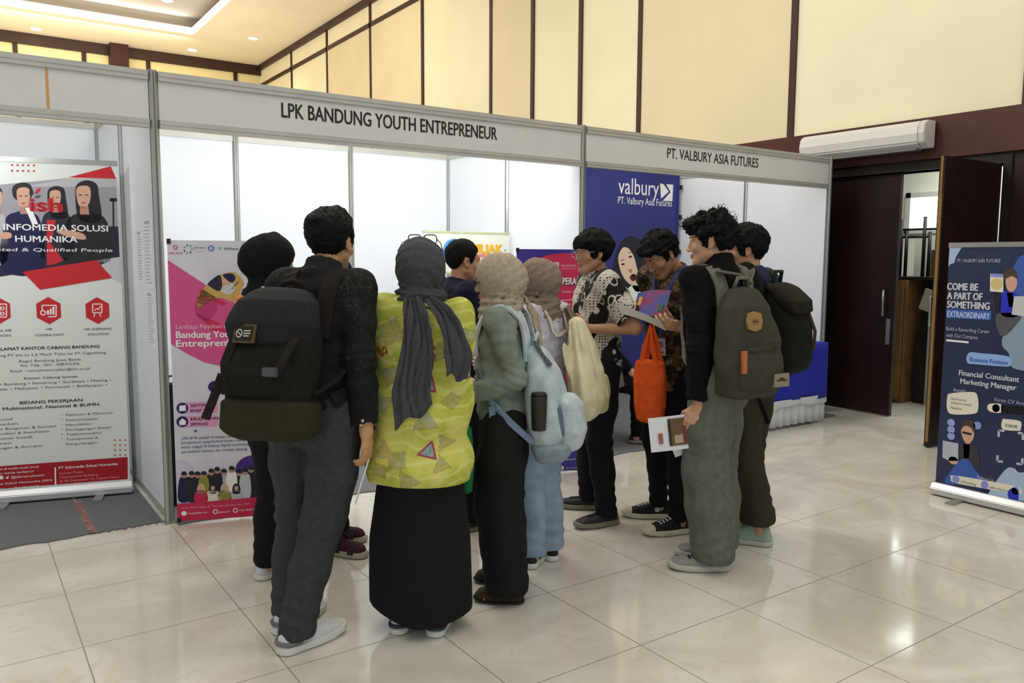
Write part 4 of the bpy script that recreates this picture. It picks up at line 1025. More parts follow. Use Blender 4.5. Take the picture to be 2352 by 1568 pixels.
# ------------------------------------------------------------------ people
class Person: pass
def person(label, pos, heading, H, lean=2, twist=0, hyaw=0, hpitch=0, feet=None, hands=None, pelz=.93, girth=1.0, skin='#c99a7c', sh=1.0, bend=0, headfwd=0.0, roll=0, al=1.0):
    """heading: degrees clockwise from the depth direction of the stands. feet = [right, left] as (world x, world y, heading[, z]).
    hands = {'R': dict(w=world wrist | c=chest wrist, d=finger direction (world frame), n=palm direction, curl)}"""
    p = Person(); p.s = s = H / 1.70; p.pos = V3(pos[0], pos[1], 0); p.h = heading; p.label = label
    RH = Rz(-heading * D2R); p.RH = RH
    p.L = lambda w: RH.T @ (np.asarray(w, float) - p.pos)
    p.Wd = lambda l: RH @ np.asarray(l, float) + p.pos
    p.root = empty('person', label, 'person', (pos[0], pos[1], 0), -heading * D2R)
    p.pel = V3(0, 0, pelz * s); p.Rc = Rc = Rz(-twist * D2R) @ Ry(roll * D2R) @ Rx(-lean * D2R)
    p.C = lambda x, y, z: p.pel + Rc @ (V3(x, y, z) * s)
    p.Rh = Rh = Rz(-(twist + hyaw) * D2R) @ Rx(-hpitch * D2R)
    p.nb = p.C(0, -.015, .505); pivot = p.C(0, .0, .56)
    p.hc = pivot + Rh @ (V3(0, .015 + headfwd, .085) * s)
    p.Hd = lambda x, y, z: p.hc + Rh @ (V3(x, y, z) * s)
    p.hxf = lambda W: p.hc + (W * s) @ Rh.T
    p.feet = []; p.leg = []
    for i, sx in enumerate((1, -1)):
        hip = p.pel + V3(sx * .088, 0, -.03) * s
        f = feet[i]; lw = p.L((f[0], f[1], 0)); fy = (f[2] - heading) * D2R
        fz = f[3] if len(f) > 3 else 0.0
        ank = V3(lw[0], lw[1], .085 * s + fz); fd = V3(math.sin(fy), math.cos(fy), 0)
        dl = np.linalg.norm(ank - hip) * 1.004; l1, l2 = (.51 * dl, .49 * dl) if pelz > .8 else (.43 * s, .42 * s)
        knee, ank = ik(hip, ank, l1, l2, V3(0, 1, 0) * .6 + fd * .6); p.leg.append((hip, knee, ank)); p.feet.append((ank, fd, fz))
    p.arm = []; p.hand = []
    for i, (k, sx) in enumerate((('R', 1), ('L', -1))):
        shd = p.C(sx * .165 * sh, -.012, .465); hd = (hands or {}).get(k) or {}
        if 'w' in hd: wr = p.L(hd['w'])
        elif 'c' in hd: wr = p.C(*hd['c'])
        else: wr = p.C(sx * .225, .03, -.055)
        pole = Rc @ np.array(hd.get('pole', (sx * .35, -1, -.35)), float)
        elb, wr = ik(shd, wr, .295 * s * al, .262 * s * al, pole); p.arm.append((shd, elb, wr))
        d = RH.T @ np.asarray(hd['d'], float) if 'd' in hd else wr - elb
        d = nz(d); n = RH.T @ np.asarray(hd['n'], float) if 'n' in hd else Rc @ V3(-sx, .15, 0)
        n = nz(n - d * (n @ d)); p.hand.append((wr, d, n, sx, hd.get('curl', 28)))
    # ---- body: one continuous surface
    pts = np.array([x for a in p.arm for x in a] + [x for l in p.leg for x in l] + [p.hc + V3(0, 0, .13 * s), p.hc - V3(.13, .13, 0), p.hc + V3(.13, .13, 0), p.pel] + [h[0] + h[1] * .2 * s for h in p.hand] + [a + f * .2 * s for a, f, z in p.feet])
    lo, hi = pts.min(0) - .1, pts.max(0) + .1; lo[2] = pts[:, 2].min() - .09; hi[2] = (p.hc[2] + .14 * s)
    zf = [(p.hc[2] - .17 * s, p.hc[2] + .14 * s, .0042)] + [(min(h[0][2], (h[0] + h[1] * .19 * s)[2]) - .05, max(h[0][2], (h[0] + h[1] * .19 * s)[2]) + .05, .005) for h in p.hand]
    F = Field(lo, hi, .0052, zf)
    for hip, kn, an in p.leg:
        F.op(rc(hip, kn, .075 * s, .05 * s), .02); F.op(rc(kn, an, .048 * s, .034 * s), .02)
    for an, fd, fz in p.feet: F.op(ecap(an + V3(0, 0, -.045 * s) - fd * .03, an + V3(0, 0, -.055 * s) + fd * .12 * s, (0, 0, 1), .026 * s, .036 * s), .03)
    g = girth
    F.op(loft(p.pel, Rc, [[a * s, b * s, c * s, d * s * g, e * s * g] for a, b, c, d, e in ((-.13, 0, 0, .12, .085), (0, 0, 0, .14, .095), (.14, 0, 0, .12, .085), (.3, 0, 0, .138, .095), (.42, 0, -.005, .135, .08), (.50, 0, -.01, .07, .055))]), .03)
    for shd, el_, wr in p.arm:
        F.op(rc(p.C(0, -.012, .46), shd, .06 * s, .048 * s), .03); F.op(rc(shd, el_, .045 * s, .036 * s), .02); F.op(rc(el_, wr, .037 * s, .024 * s), .015)
    F.op(rc(p.nb, p.Hd(0, -.02, -.06), .055 * s, .05 * s), .02)
    head_prims(F, p)
    for h in p.hand: hand_prims(F, h, s)
    M_skin = mat('skin_' + skin.strip('#'), skin, .5, var=.05, vscale=12, spec=.35)
    M_lip = mat('lip_' + skin.strip('#'), tuple(a * b for a, b in zip([int(skin[i:i + 2], 16) / 255 for i in (1, 3, 5)], (.88, .76, .75))), .45)
    def mi(C):
        q = (C - p.hc) @ Rh / s
        return ((np.abs(q[:, 0]) < .024) & (q[:, 1] > .075) & (np.abs(q[:, 2] + .064) < .0105 - .15 * np.abs(q[:, 0]))).astype(np.int32)
    fmesh('body', F, [M_skin, M_lip], p.root, mi=mi)
    # ---- eyes and brows
    for sx in (-1, 1):
        bm = bmesh.new(); bmesh.ops.create_uvsphere(bm, u_segments=16, v_segments=12, radius=.0112 * s)
        T = Matrix(Rh.tolist()).to_4x4(); T.translation = p.Hd(sx * .031, .0735, .006)
        for f in bm.faces:
            f.smooth = True; c = f.calc_center_median(); f.material_index = 1 if c.y > .0092 * s else 0
        bm.transform(T); me = bpy.data.meshes.new('eye'); bm.to_mesh(me); bm.free(); link_mesh('eye', me, [mat('eye_white', '#b9b2a8', .4), mat('iris', '#20140e', .25)], p.root)
        FB = Field((-.06, .05, 0), (.06, .13, .05), .003)
        FB.op(ecap((sx * .016, .094, .024), (sx * .044, .079, .027), (0, 0, 1), .0036, .004, .0022, .0034), 0)
        fmesh('eyebrow', FB, mat('brow_hair', '#17110f', .8), p.root, xf=p.hxf)
    return p
def head_prims(F, p):
    H, R, s = p.Hd, p.Rh, p.s
    def E(c, r, k=.015, RR=I3, mode='u'): F.op(el(H(*c), V3(*r) * s, R @ RR), k, mode)
    E((0, -.014, .032), (.073, .094, .085)); E((0, .03, -.03), (.060, .058, .078), .03); E((0, .060, -.097), (.024, .020, .018), .03)
    for sx in (-1, 1):
        F.op(rc(H(sx * .054, .0, -.052), H(sx * .018, .068, -.098), .017 * s, .016 * s), .025)
        E((sx * .043, .062, -.025), (.022, .02, .018), .02)
        E((sx * .030, .100, .006), (.016, .014, .010), .012, mode='s')
        E((sx * .031, .0795, .0125), (.018, .010, .006), .006); E((sx * .031, .078, -.004), (.016, .008, .004), .006)
        E((sx * .0115, .096, -.037), (.0075, .009, .0065), .006)
        E((sx * .077, -.010, -.004), (.008, .019, .031), .008, Rz(-sx * .35) @ Rx(.2)); E((sx * .083, -.004, -.004), (.004, .009, .015), .005, Rz(-sx * .35), 's')
        E((sx * .074, .0, -.03), (.008, .009, .010), .006)
    F.op(rc(H(-.03, .077, .024), H(.03, .077, .024), .011 * s), .015)
    F.op(rc(H(0, .086, .012), H(0, .1045, -.033), .007 * s, .0095 * s), .012)
    F.op(ecap(H(-.016, .085, -.060), H(.016, .085, -.060), R @ V3(0, 0, 1), .006 * s, .011 * s), .006); F.op(ecap(H(-.014, .085, -.071), H(.014, .085, -.071), R @ V3(0, 0, 1), .006 * s, .011 * s), .005)
    F.op(ecap(H(-.02, .101, -.0655), H(.02, .101, -.0655), R @ V3(0, 0, 1), .0016 * s, .004 * s), .003, 's')
def hand_prims(F, h, s):
    wr, d, n, sx, curl = h; e = nz(np.cross(d, n)) * sx
    F.op(ecap(wr - d * .01 * s, wr + d * .05 * s, e, .026 * s, .019 * s, .037 * s, .0135 * s), .015); F.op(ecap(wr + d * .05 * s, wr + d * .078 * s, e, .037 * s, .0135 * s, .036 * s, .011 * s), .01)
    for off, ln, kk in ((.029, .072, .9), (.0098, .08, 1.0), (-.0098, .075, 1.1), (-.028, .06, 1.25)):
        b = wr + d * (.082 - abs(off - .01) * .25) * s + e * off * s; a = 0.0; fd = nz(d + e * off * 1.2)
        for j, fr in enumerate((.45, .32, .25)):
            a += curl * kk * D2R * (1.0 if j else .7); v = fd * math.cos(a) + n * math.sin(a); c = b + v * ln * fr * s
            F.op(rc(b, c, (.0092 - .0007 * j) * s, (.0086 - .0007 * j) * s), .004); b = c
    b = wr + d * .022 * s + e * .024 * s + n * .006 * s; a = nz(e * .75 + d * .75 + n * .35); c = b + a * .042 * s; F.op(rc(b, c, .0135 * s, .0105 * s), .012)
    a = nz(e * .25 + d * 1.0 + n * (.3 + curl * .008)); F.op(rc(c, c + a * .034 * s, .0102 * s, .0085 * s), .005)
SHIRT = [(-.16, 0, 0, .178, .125), (0, 0, .002, .175, .128), (.14, 0, .004, .165, .122), (.28, 0, .004, .175, .124), (.38, 0, 0, .182, .118), (.44, 0, -.004, .165, .10), (.49, 0, -.008, .105, .082), (.525, 0, -.012, .066, .066)]
def shirt(p, m, name='shirt', ch=.052, cr=.073, hem=-.12, secs=None, g=(1, 1), sleeves=(1.0, 1.0), sr=(.066, .056, .044), collar=True, folds=.005, ff=28, seed=1, attrs=None, hemtilt=(0, 0), smooth=1, mats=None, mi=None, extra=None, hood=False, label=None):
    s = p.s; S = [[a * s, b * s, c * s, d * s * g[0], e * s * g[1]] for a, b, c, d, e in (secs or SHIRT)]
    S[0][0] = min(S[0][0], hem * s - .02)
    pts = np.array([x for a in p.arm for x in a] + [p.C(0, 0, hem), p.C(.26, .2, .56), p.C(-.26, -.2, .3), p.C(.22, .2, hem), p.C(-.22, -.2, hem)])
    F = Field(pts.min(0) - .1, pts.max(0) + .1, .0065)
    F.op(loft(p.pel, p.Rc, S, rnd=.01), 0)
    for (shd, elb, wr), fr in zip(p.arm, sleeves):
        a, b, c = (r * s for r in sr)
        F.op(rc(p.C(0, -.012, .45), shd, .07 * s, a * .98), .04)
        if fr <= .5: F.op(rc(shd, shd + (elb - shd) * fr * 2, a, a + (b - a) * fr * 2 + .006), .03)
        else:
            F.op(rc(shd, elb, a, b), .03); F.op(rc(elb, elb + (wr - elb) * (fr - .5) * 2, b, b + (c - b) * (fr - .5) * 2), .02)
    F.disp(wob(ff, seed, folds * 1.3, (1, 1, 1.4))); F.disp(wob(ff * 2.3, seed + 9, folds * .6, (.8, .8, 1.5)))
    # creases at the bent elbows
    for shd, elb, wr in p.arm:
        ax = nz(wr - shd)
        F.disp(lambda X, Y, Z, e=elb, a=ax: .004 * np.sin(((X - e[0]) * a[0] + (Y - e[1]) * a[1] + (Z - e[2]) * a[2]) * 190) * np.exp(-((X - e[0]) ** 2 + (Y - e[1]) ** 2 + (Z - e[2]) ** 2) / .006))
    if extra: extra(F)
    for (shd, elb, wr), fr in zip(p.arm, sleeves):      # square cuffs
        q = elb + (wr - elb) * (fr - .5) * 2 if fr > .5 else shd + (elb - shd) * fr * 2; d = nz(wr - elb if fr > .5 else elb - shd)
        rr = (sr[2] if fr > .8 else max(sr[1:])) * s + .016; F.op(ecap(q + d * (rr * .25), q + d * .08, (0, 0, 1) if abs(d[2]) < .9 else (1, 0, 0), rr, rr), .0, 's')
    zc = p.pel + p.Rc @ V3(0, 0, hem * s); F.op(half(zc, -(p.Rc @ V3(hemtilt[0], hemtilt[1], 1.0))), .008, 'i') if False else F.op(hemcut(p, zc, hemtilt), .006, 'i')
    if collar:
        o = p.C(0, -.012, .495); R = p.Rc @ Rx(-.22)
        F.op(loft(o, R, [(-.01 * s, 0, 0, cr * 1.06 * s, cr * 1.04 * s), (ch * s, 0, 0, cr * .96 * s, cr * .96 * s)], rnd=.008), .012)
        F.op(loft(o, R, [(.012 * s, 0, 0, (cr - .015) * s, (cr - .015) * s), (.12 * s, 0, 0, (cr - .008) * s, (cr - .008) * s)], rnd=.002), .003, 's')
        F.op(rc(p.C(0, .06, .56), p.C(0, .10, .46), .02 * s, .006 * s), .008, 's')
    p.F = F; T = Field(pts.min(0) - .1, pts.max(0) + .1, .0075); T.op(loft(p.pel, p.Rc, S, rnd=.01), 0)
    for shd, elb, wr in p.arm: T.op(rc(p.C(0, -.012, .45), shd - (shd - p.C(0, -.012, .45)) * .12, .07 * s, sr[0] * .98 * s), .04)
    p.FB = T
    return fmesh(name, F, mats or m, p.root, smooth=smooth, attrs=attrs, mi=mi, label=label)
def hemcut(p, zc, tilt):
    n = p.Rc @ V3(0, 0, -1.0)
    def fn(X, Y, Z):
        dx, dy, dz = X - zc[0], Y - zc[1], Z - zc[2]
        x = dx * p.Rc[0, 0] + dy * p.Rc[1, 0] + dz * p.Rc[2, 0]
        t = dx * n[0] + dy * n[1] + dz * n[2] + tilt[0] * x
        arm = np.full(np.broadcast(X, Y, Z).shape, 1e3)
        for shd, elb, wr in p.arm:                       # never cuts an arm that hangs below the hem
            for a, b in ((elb, wr),):
                ba = b - a; h = np.clip(((X - a[0]) * ba[0] + (Y - a[1]) * ba[1] + (Z - a[2]) * ba[2]) / (ba @ ba), 0, 1.1)
                arm = np.minimum(arm, np.sqrt((X - a[0] - h * ba[0]) ** 2 + (Y - a[1] - h * ba[1]) ** 2 + (Z - a[2] - h * ba[2]) ** 2) - .07 * p.s)
        return np.minimum(t, arm)
    return fn, V3(-9, -9, -9), V3(9, 9, 9)
def trousers(p, m, r=(.098, .085, .068, .06, .056), hem=.06, waist=.10, seat=(.158, .118), folds=.005, seed=3, name='trousers', ff=30, crease=0.0, sag=.0, cuff=None):
    s = p.s; pts = np.array([x for l in p.leg for x in l] + [p.pel + V3(0, 0, waist * s)])
    F = Field(np.r_[pts[:, :2].min(0) - .19, 0], np.r_[pts[:, :2].max(0) + .19, (pts[:, 2].max())] + V3(0, 0, .03), .007)
    F.op(loft(p.pel, I3, [(-.14 * s, 0, -.004, seat[0] * .86 * s, seat[1] * .92 * s), (-.05 * s, 0, -.008, seat[0] * s, seat[1] * s), (waist * s, 0, 0, seat[0] * .93 * s, seat[1] * .92 * s)], rnd=.03), 0)
    for i, (hip, kn, an) in enumerate(p.leg):
        out = V3(.012 * (1 if i == 0 else -1), 0, 0)
        mid = hip + (kn - hip) * .5; cal = kn + (an - kn) * .45; end = V3(an[0], an[1], min(hem, an[2])) + (p.feet[i][1] * .012)
        end[2] = p.feet[i][2] + hem + r[4] * s * .4
        Q = [hip + out * s, mid + out * s, kn, cal, end]
        for j in range(4): F.op(rc(Q[j], Q[j + 1], r[j] * s, r[j + 1] * s), .03 if j else .05)
        zk = kn[2]
        F.disp(lambda X, Y, Z, k=kn, e=end, f=p.feet[i][1]: .0055 * np.sin((Z + .45 * ((X - k[0]) * f[0] + (Y - k[1]) * f[1])) * 95) * np.exp(-((X - e[0]) ** 2 + (Y - e[1]) ** 2) / .012) * (np.exp(-((Z - k[2]) / .09) ** 2) * .9 + np.exp(-((Z - e[2] - .07) / .08) ** 2)))
    F.disp(wob(ff, seed, folds, (1.6, 1.6, .55)))
    F.op(half((0, 0, hem + min(p.feet[0][2], p.feet[1][2])), (0, 0, -1)), .01, 'i')
    p.FT = F
    return fmesh(name, F, m, p.root, smooth=1)
def shoe(p, i, mu, ms, L=.27, wd=.047, top=.085, toe=.045, name='shoe', sole_h=.026, lace=None, stripe=None, open_top=False, heel_tab=None, toecap=None, patch=None):
    """shoe fitted on foot i: upper as a part, sole (and laces, toe cap ...) as sub-parts"""
    an, fd, fz = p.feet[i]; s = p.s; o = V3(an[0], an[1], fz + .003); rt = V3(fd[1], -fd[0], 0); R = np.stack([rt, fd, V3(0, 0, 1)], 1)
    xf = lambda W: o + (W * s) @ R.T
    sx = 1 if i == 0 else -1
    def plan(X, Y, w, y0, y1, gr=0.0):
        t = np.clip((Y - y0) / (y1 - y0), 0, 1); c = -.010 * sx * np.sin(t * 2.2) * t
        r = (w * (.80 + .22 * np.sin(np.clip(t * 1.25 - .25, 0, 1) * 3.1)) + gr)
        dy = np.maximum(np.maximum(y0 - Y, Y - y1), 0)
        return np.sqrt(((X - c)) ** 2 + dy ** 2) - r
    y0, y1 = -.07 + wd * .8, L - .07 - wd * .82
    def zt(Y):
        return np.interp(Y, [-.09, -.065, -.02, .035, .08, L - .13, L - .095, L - .07], [top * .95, top, top * .93, top * .98, top * .80, toe * 1.2, toe, toe * .55])
    F = Field((-.075, -.12, .0), (.075, L - .02, top + .03), .0045)
    def up(X, Y, Z):
        d = plan(X, Y, wd, y0, y1) + np.maximum(Z - .03, 0) * .16 + np.maximum(Z - .05, 0) * .1; e = np.maximum(Z - zt(Y), sole_h * .7 - Z); k = .02; h = np.maximum(k - np.abs(d - e), 0) / k
        return np.maximum(d, e) + h * h * k / 4
    F.op((up, V3(-.1, -.2, 0), V3(.1, .4, .2)), 0)
    F.op(rc((0, -.012, top + .01), (0, .012, top + .012), .026, .028), .012, 's')
    F.disp(wob(60, 5, .0012))
    def mi(C): return np.zeros(len(C), np.int32)
    sh = fmesh(name, F, mu, p.root, xf=xf, smooth=1)
    F = Field((-.08, -.13, -.002), (.08, L, sole_h + .02), .0045)
    def so(X, Y, Z):
        lift = np.interp(Y, [-.11, -.07, .0, L - .14, L - .07], [.006, .0, .0, .0, .012])
        d = plan(X, Y, wd, y0, y1, .006); e = np.maximum(Z - sole_h - np.interp(Y, [L - .12, L - .06], [0, .012]) * (1 if toecap is None else 1), lift - Z); k = .008; h = np.maximum(k - np.abs(d - e), 0) / k
        return np.maximum(d, e) + h * h * k / 4
    F.op((so, V3(-.1, -.2, -.01), V3(.1, .4, .2)), 0)
    fmesh('sole', F, ms, sh, xf=xf)
    def dec(nm, fnc, m, h=.004):
        F = Field((-.085, -.13, 0), (.085, L + .02, top + .04), h); fnc(F); return fmesh(nm, F, m, sh, xf=xf)
    if toecap is not None:
        def f(F):
            F.op((lambda X, Y, Z: np.maximum(up(X, Y, Z) - .004, (L - .125) - Y), V3(-.1, .05, 0), V3(.1, .4, .2)), 0)
        dec('toe_cap', f, toecap)
    if stripe is not None:
        def f(F):
            F.op((lambda X, Y, Z: np.maximum(np.maximum(plan(X, Y, wd, y0, y1, .0085), Y - .01), np.abs(Z - sole_h - .006 - .1 * np.maximum(-Y, 0)) - .008), V3(-.1, -.2, 0), V3(.1, .3, .2)), 0)
        dec('heel_stripe', f, stripe)
    if heel_tab is not None:
        def f(F):
            F.op((lambda X, Y, Z: np.maximum(np.maximum(plan(X, Y, wd, y0, y1, .0035) , Y + .075), np.abs(Z - top * .82) - .010), V3(-.1, -.2, 0), V3(.1, .1, .2)), 0)
        dec('heel_tab', f, heel_tab, .003)
    if patch is not None:
        def f(F):
            F.op((lambda X, Y, Z: np.maximum(up(X, Y, Z) - .003, np.sqrt((Y - .02) ** 2 + (Z - top * .55) ** 2) - .016), V3(-.1, -.1, 0), V3(.1, .1, .2)), 0)
        dec('ankle_patch', f, patch, .003)
    if lace is not None:
        m = MB()
        for k in range(5):
            y = .045 + k * .019; z = float(zt(y)) + .002
            a = [(-.020, y, z - .006), (-.010, y + .003, z), (.012, y + .008, z + .001), (.022, y + .010, z - .006)]; b = [(x * -1, yy, zz + .002) for x, yy, zz in a]
            for q in (a, b): m.ribbon([xf(np.array([v]))[0] for v in q], tuple(R @ V3(0, 1, 0)), .0065 * s, .003)
        m.build('laces', lace, sh)
    return sh
def hair(p, m, poly, r=(.0865, .106, .098), c=(0, -.013, .033), strands=.004, extra=(), seed=2, curl=0.0, name='hair', hx=.2, fr=120, stray=40, slen=.009):
    F = Field((-.15, -.17, -.16), (.15, .17, .2), .0042)
    F.op(el(c, r), 0)
    for e in extra: F.op(el(e[0], e[1]), .025)
    if curl:
        rs = np.random.RandomState(seed)
        for _ in range(190):
            d = nz(rs.normal(size=3)); 
            if d[2] < -.75: continue
            q = np.array(c) + d * np.array(r) * rs.uniform(.92, 1.06); F.op(el(q, rs.uniform(.010, .021)), .006)
    F.op(polyext((0, 0, 0), I3, poly, hx), .012, 'i')
    F.disp(wob(fr, seed, strands, (1.2, .8, .8))); F.disp(wob(fr * 2.2, seed + 3, strands * .55))
    if strands:
        F.disp(lambda X, Y, Z: strands * .45 * np.sin(np.arctan2(X, Y + .06) * 46 + Z * 60 + 2 * np.sin(Z * 40)))
    o = fmesh(name, F, m, p.root, xf=p.hxf)
    if stray:
        rs = np.random.RandomState(seed + 50); W, Q = F.mesh(); mb = MB()
        for _ in range(stray):
            q = W[rs.randint(len(W))]; d = nz(q - np.array(c)); 
            if q[2] < -.02 or (q[1] > .06 and q[2] < .06): continue
            t = nz(rs.normal(size=3) + d * .4 + V3(0, 0, .2)); L = slen * rs.uniform(.5, 1.2); k = nz(np.cross(t, d)); q = q - d * .004
            t = nz(t - d * (t @ d)) if not curl else t; P = [q, q + d * L * .45 + t * L * .2, q + d * L * .75 + t * L * .6, q + d * L * (.6 if curl else .8) + t * L * 1.0 + k * L * (.4 if curl else .1)]
            mb.tube([tuple(x) for x in p.hxf(np.array(P))], [.0013, .0012, .0009, .0005], 5)
        mb.build('stray_locks', m, o)
    return o
SHORT = [(.14, .062), (.075, .056), (.052, .045), (.040, .01), (.030, -.026), (.012, -.028), (.006, .020), (-.022, .024), (-.032, -.015), (-.045, -.062), (-.14, -.072), (-.2, .25), (.2, .25)]
def hijab(p, m, tails=(), folds=.004, seed=4, wrap=True, cape=.11, big=1.0, name='headscarf', back=.0, drape=None, pinch=None):
    s = p.s; F = Field(p.hc - V3(.30, .30, .42) * s, p.hc + V3(.30, .30, .17) * s, .0058); H, R = p.Hd, p.Rh
    F.op(el(H(0, -.018, .020), V3(.101, .121, .119) * s * big, R), 0); F.op(el(H(0, -.045 - back, .0), V3(.090, .088, .088) * s * big, R), .03)
    F.op(rc(H(0, .0, -.07), p.nb + V3(0, 0, .03 * s), .066 * s, .066 * s), .02)
    if pinch: F.op(el(H(*pinch), .012 * s), .03)
    if wrap:
        for k in range(4):
            o = p.C(0, -.004, .485 + k * .021); Rr = p.Rc @ Rx(-.12 + .08 * k) @ Ry(.16 * (k - 1.5)); q = (1.0, 1.06, 1.03, .94)[k]
            F.op(loft(o, Rr, [(0, 0, 0, .098 * s * q, .098 * s * q), (.016 * s, 0, 0, .108 * s * q, .108 * s * q), (.032 * s, 0, 0, .096 * s * q, .096 * s * q)], rnd=.015), .006)
    if cape: F.op(el(p.C(0, .0, .46), V3(cape * 1.45, cape * 1.15, .085) * s, p.Rc), .05)
    if drape: 
        for q in drape: F.op(el(p.C(*q[0]), V3(*q[1]) * s, p.Rc), .05)
    # face opening
    F.op(el(H(0, .137, -.026), V3(.068, .064, .088) * s, R), .012, 's')
    hc = p.hc
    def fold(X, Y, Z):
        dx, dy, dz = X - hc[0], Y - hc[1], Z - hc[2]
        x, y, z = (dx * R[0, k] + dy * R[1, k] + dz * R[2, k] for k in range(3))
        th = np.arctan2(x, -(y - .10 * s)); rr = np.sqrt(x * x + (y - .1 * s) ** 2)
        a = np.sin(z * 110 - rr * 90 + 4.5 * np.abs(th) + 1.6 * np.sin(z * 33 + th * 2)); b = np.sin(z * 260 - rr * 160 + 9 * np.abs(th) + 2 * np.sin(z * 50 - th * 3)); return folds * (a * np.abs(a) * .9 + .45 * b) * np.clip((rr - .04) * 10, 0, 1) * np.clip(.25 - z * 5, .22, 1)
    F.disp(fold); F.disp(wob(40, seed, folds * .6))
    p.FS = F
    o = fmesh(name, F, m, p.root, smooth=1)
    for t in tails: scarf_tail(p, m, o, **t)
    return o
def scarf_tail(p, m, parent, pts, w, t=.012, seed=6, n=34, pleats=5, gap=.012, fit=True):
    """hanging end of a scarf: pleated ribbon of real thickness lying on the clothes; pts in the chest frame"""
    P = [p.C(*q) for q in pts]
    # resample
    P = np.array(P); d = np.r_[0, np.cumsum(np.linalg.norm(np.diff(P, axis=0), axis=1))]; T = np.linspace(0, d[-1], n)
    Q = np.stack([np.interp(T, d, P[:, k]) for k in range(3)], 1); Wd = np.interp(T, d, np.array(w) * p.s); 
    nu = 22; rows = []
    for i in range(n):
        tg = nz(Q[min(i + 1, n - 1)] - Q[max(i - 1, 0)]); g = p.FB.grad(Q[i]) if fit else p.Rc @ V3(0, -1, 0); sd = nz(np.cross(tg, g)); g = nz(np.cross(sd, tg)); row = []
        for j in range(nu + 1):
            u = j / nu - .5; q = Q[i] + sd * u * Wd[i]
            if fit: q = p.FB.project(q, gap) if p.FB.sample(q) < gap else q
            ph = u + .10 * math.sin(T[i] * 7 + seed) + .06 * math.sin(T[i] * 17 + u * 9 + seed * 2)
            q = q + g * (t * (.7 + .55 * math.sin(ph * pleats * 5.1 + seed) + .35 * math.sin(ph * pleats * 11 + 2 * seed + 3 * T[i]) + .3 * math.sin(T[i] * 26 + u * 8 + seed)))
            q = q + tg * (T[i] / T[-1]) ** 3 * (.05 * u * (1 if seed != 9 else -.6) + .012 * math.sin(u * 9 + seed)) + sd * .012 * math.sin(T[i] * 11 + seed)
            row.append(q)
        rows.append(row)
    W = np.array(rows).reshape(-1, 3); Fq = [(i * (nu + 1) + j, i * (nu + 1) + j + 1, (i + 1) * (nu + 1) + j + 1, (i + 1) * (nu + 1) + j) for i in range(n - 1) for j in range(nu)]
    o = grid_mesh('scarf_end', W, np.array(Fq), m, parent); mo = o.modifiers.new('thickness', 'SOLIDIFY'); mo.thickness = .006; mo.offset = 0
    return o
def sd_strap(p, path, gap=.008, F=None, n=26, avoid=None):
    """path in the chest frame laid on the clothes; returns local points and width directions"""
    F = F or p.FB; P = np.array([p.C(*q) for q in path]); d = np.r_[0, np.cumsum(np.linalg.norm(np.diff(P, axis=0), axis=1))]; T = np.linspace(0, d[-1], n)
    Q = np.stack([np.interp(T, d, P[:, k]) for k in range(3)], 1); out = []; wd = []
    for q in Q:
        if F.sample(q) < gap or True: q = F.project(q, gap)
        out.append(q)
    out = np.array(out)
    for _ in range(2): out[1:-1] = (out[:-2] + 2 * out[1:-1] + out[2:]) / 4
    for i in range(n):
        tg = nz(out[min(i + 1, n - 1)] - out[max(i - 1, 0)]); g = F.grad(out[i]); wd.append(nz(np.cross(tg, g)))
    return out, wd
def worn(p, name, label, cat, base):
    """top-level thing whose parts are given in the wearer's local frame; base is a local point"""
    b = np.asarray(base, float); w = p.Wd(b); o = empty(name, label, cat, tuple(w), -p.h * D2R); return o, (lambda W: W - b)
def strap_mesh(name, p, path, w, t, m, root, xf, F=None, gap=.008, label=None):
    q, wd = sd_strap(p, path, gap, F); mb = MB(); mb.ribbon([tuple(x) for x in xf(q)], [tuple(x) for x in wd], w, t); return mb.build(name, m, root, label=label)
SHOULDER = lambda sx, xt=.085: [(xt * sx, -.15, .26), (xt * sx, -.14, .34), (xt * sx, -.135, .40), (xt * sx, -.13, .46), (.098 * sx, -.07, .52), (.105 * sx, 0, .53), (.108 * sx, .07, .49), (.112 * sx, .12, .41), (.122 * sx, .14, .30), (.15 * sx, .12, .19), (.18 * sx, .03, .10), (.17 * sx, -.08, .05), (.14 * sx, -.13, .03)]
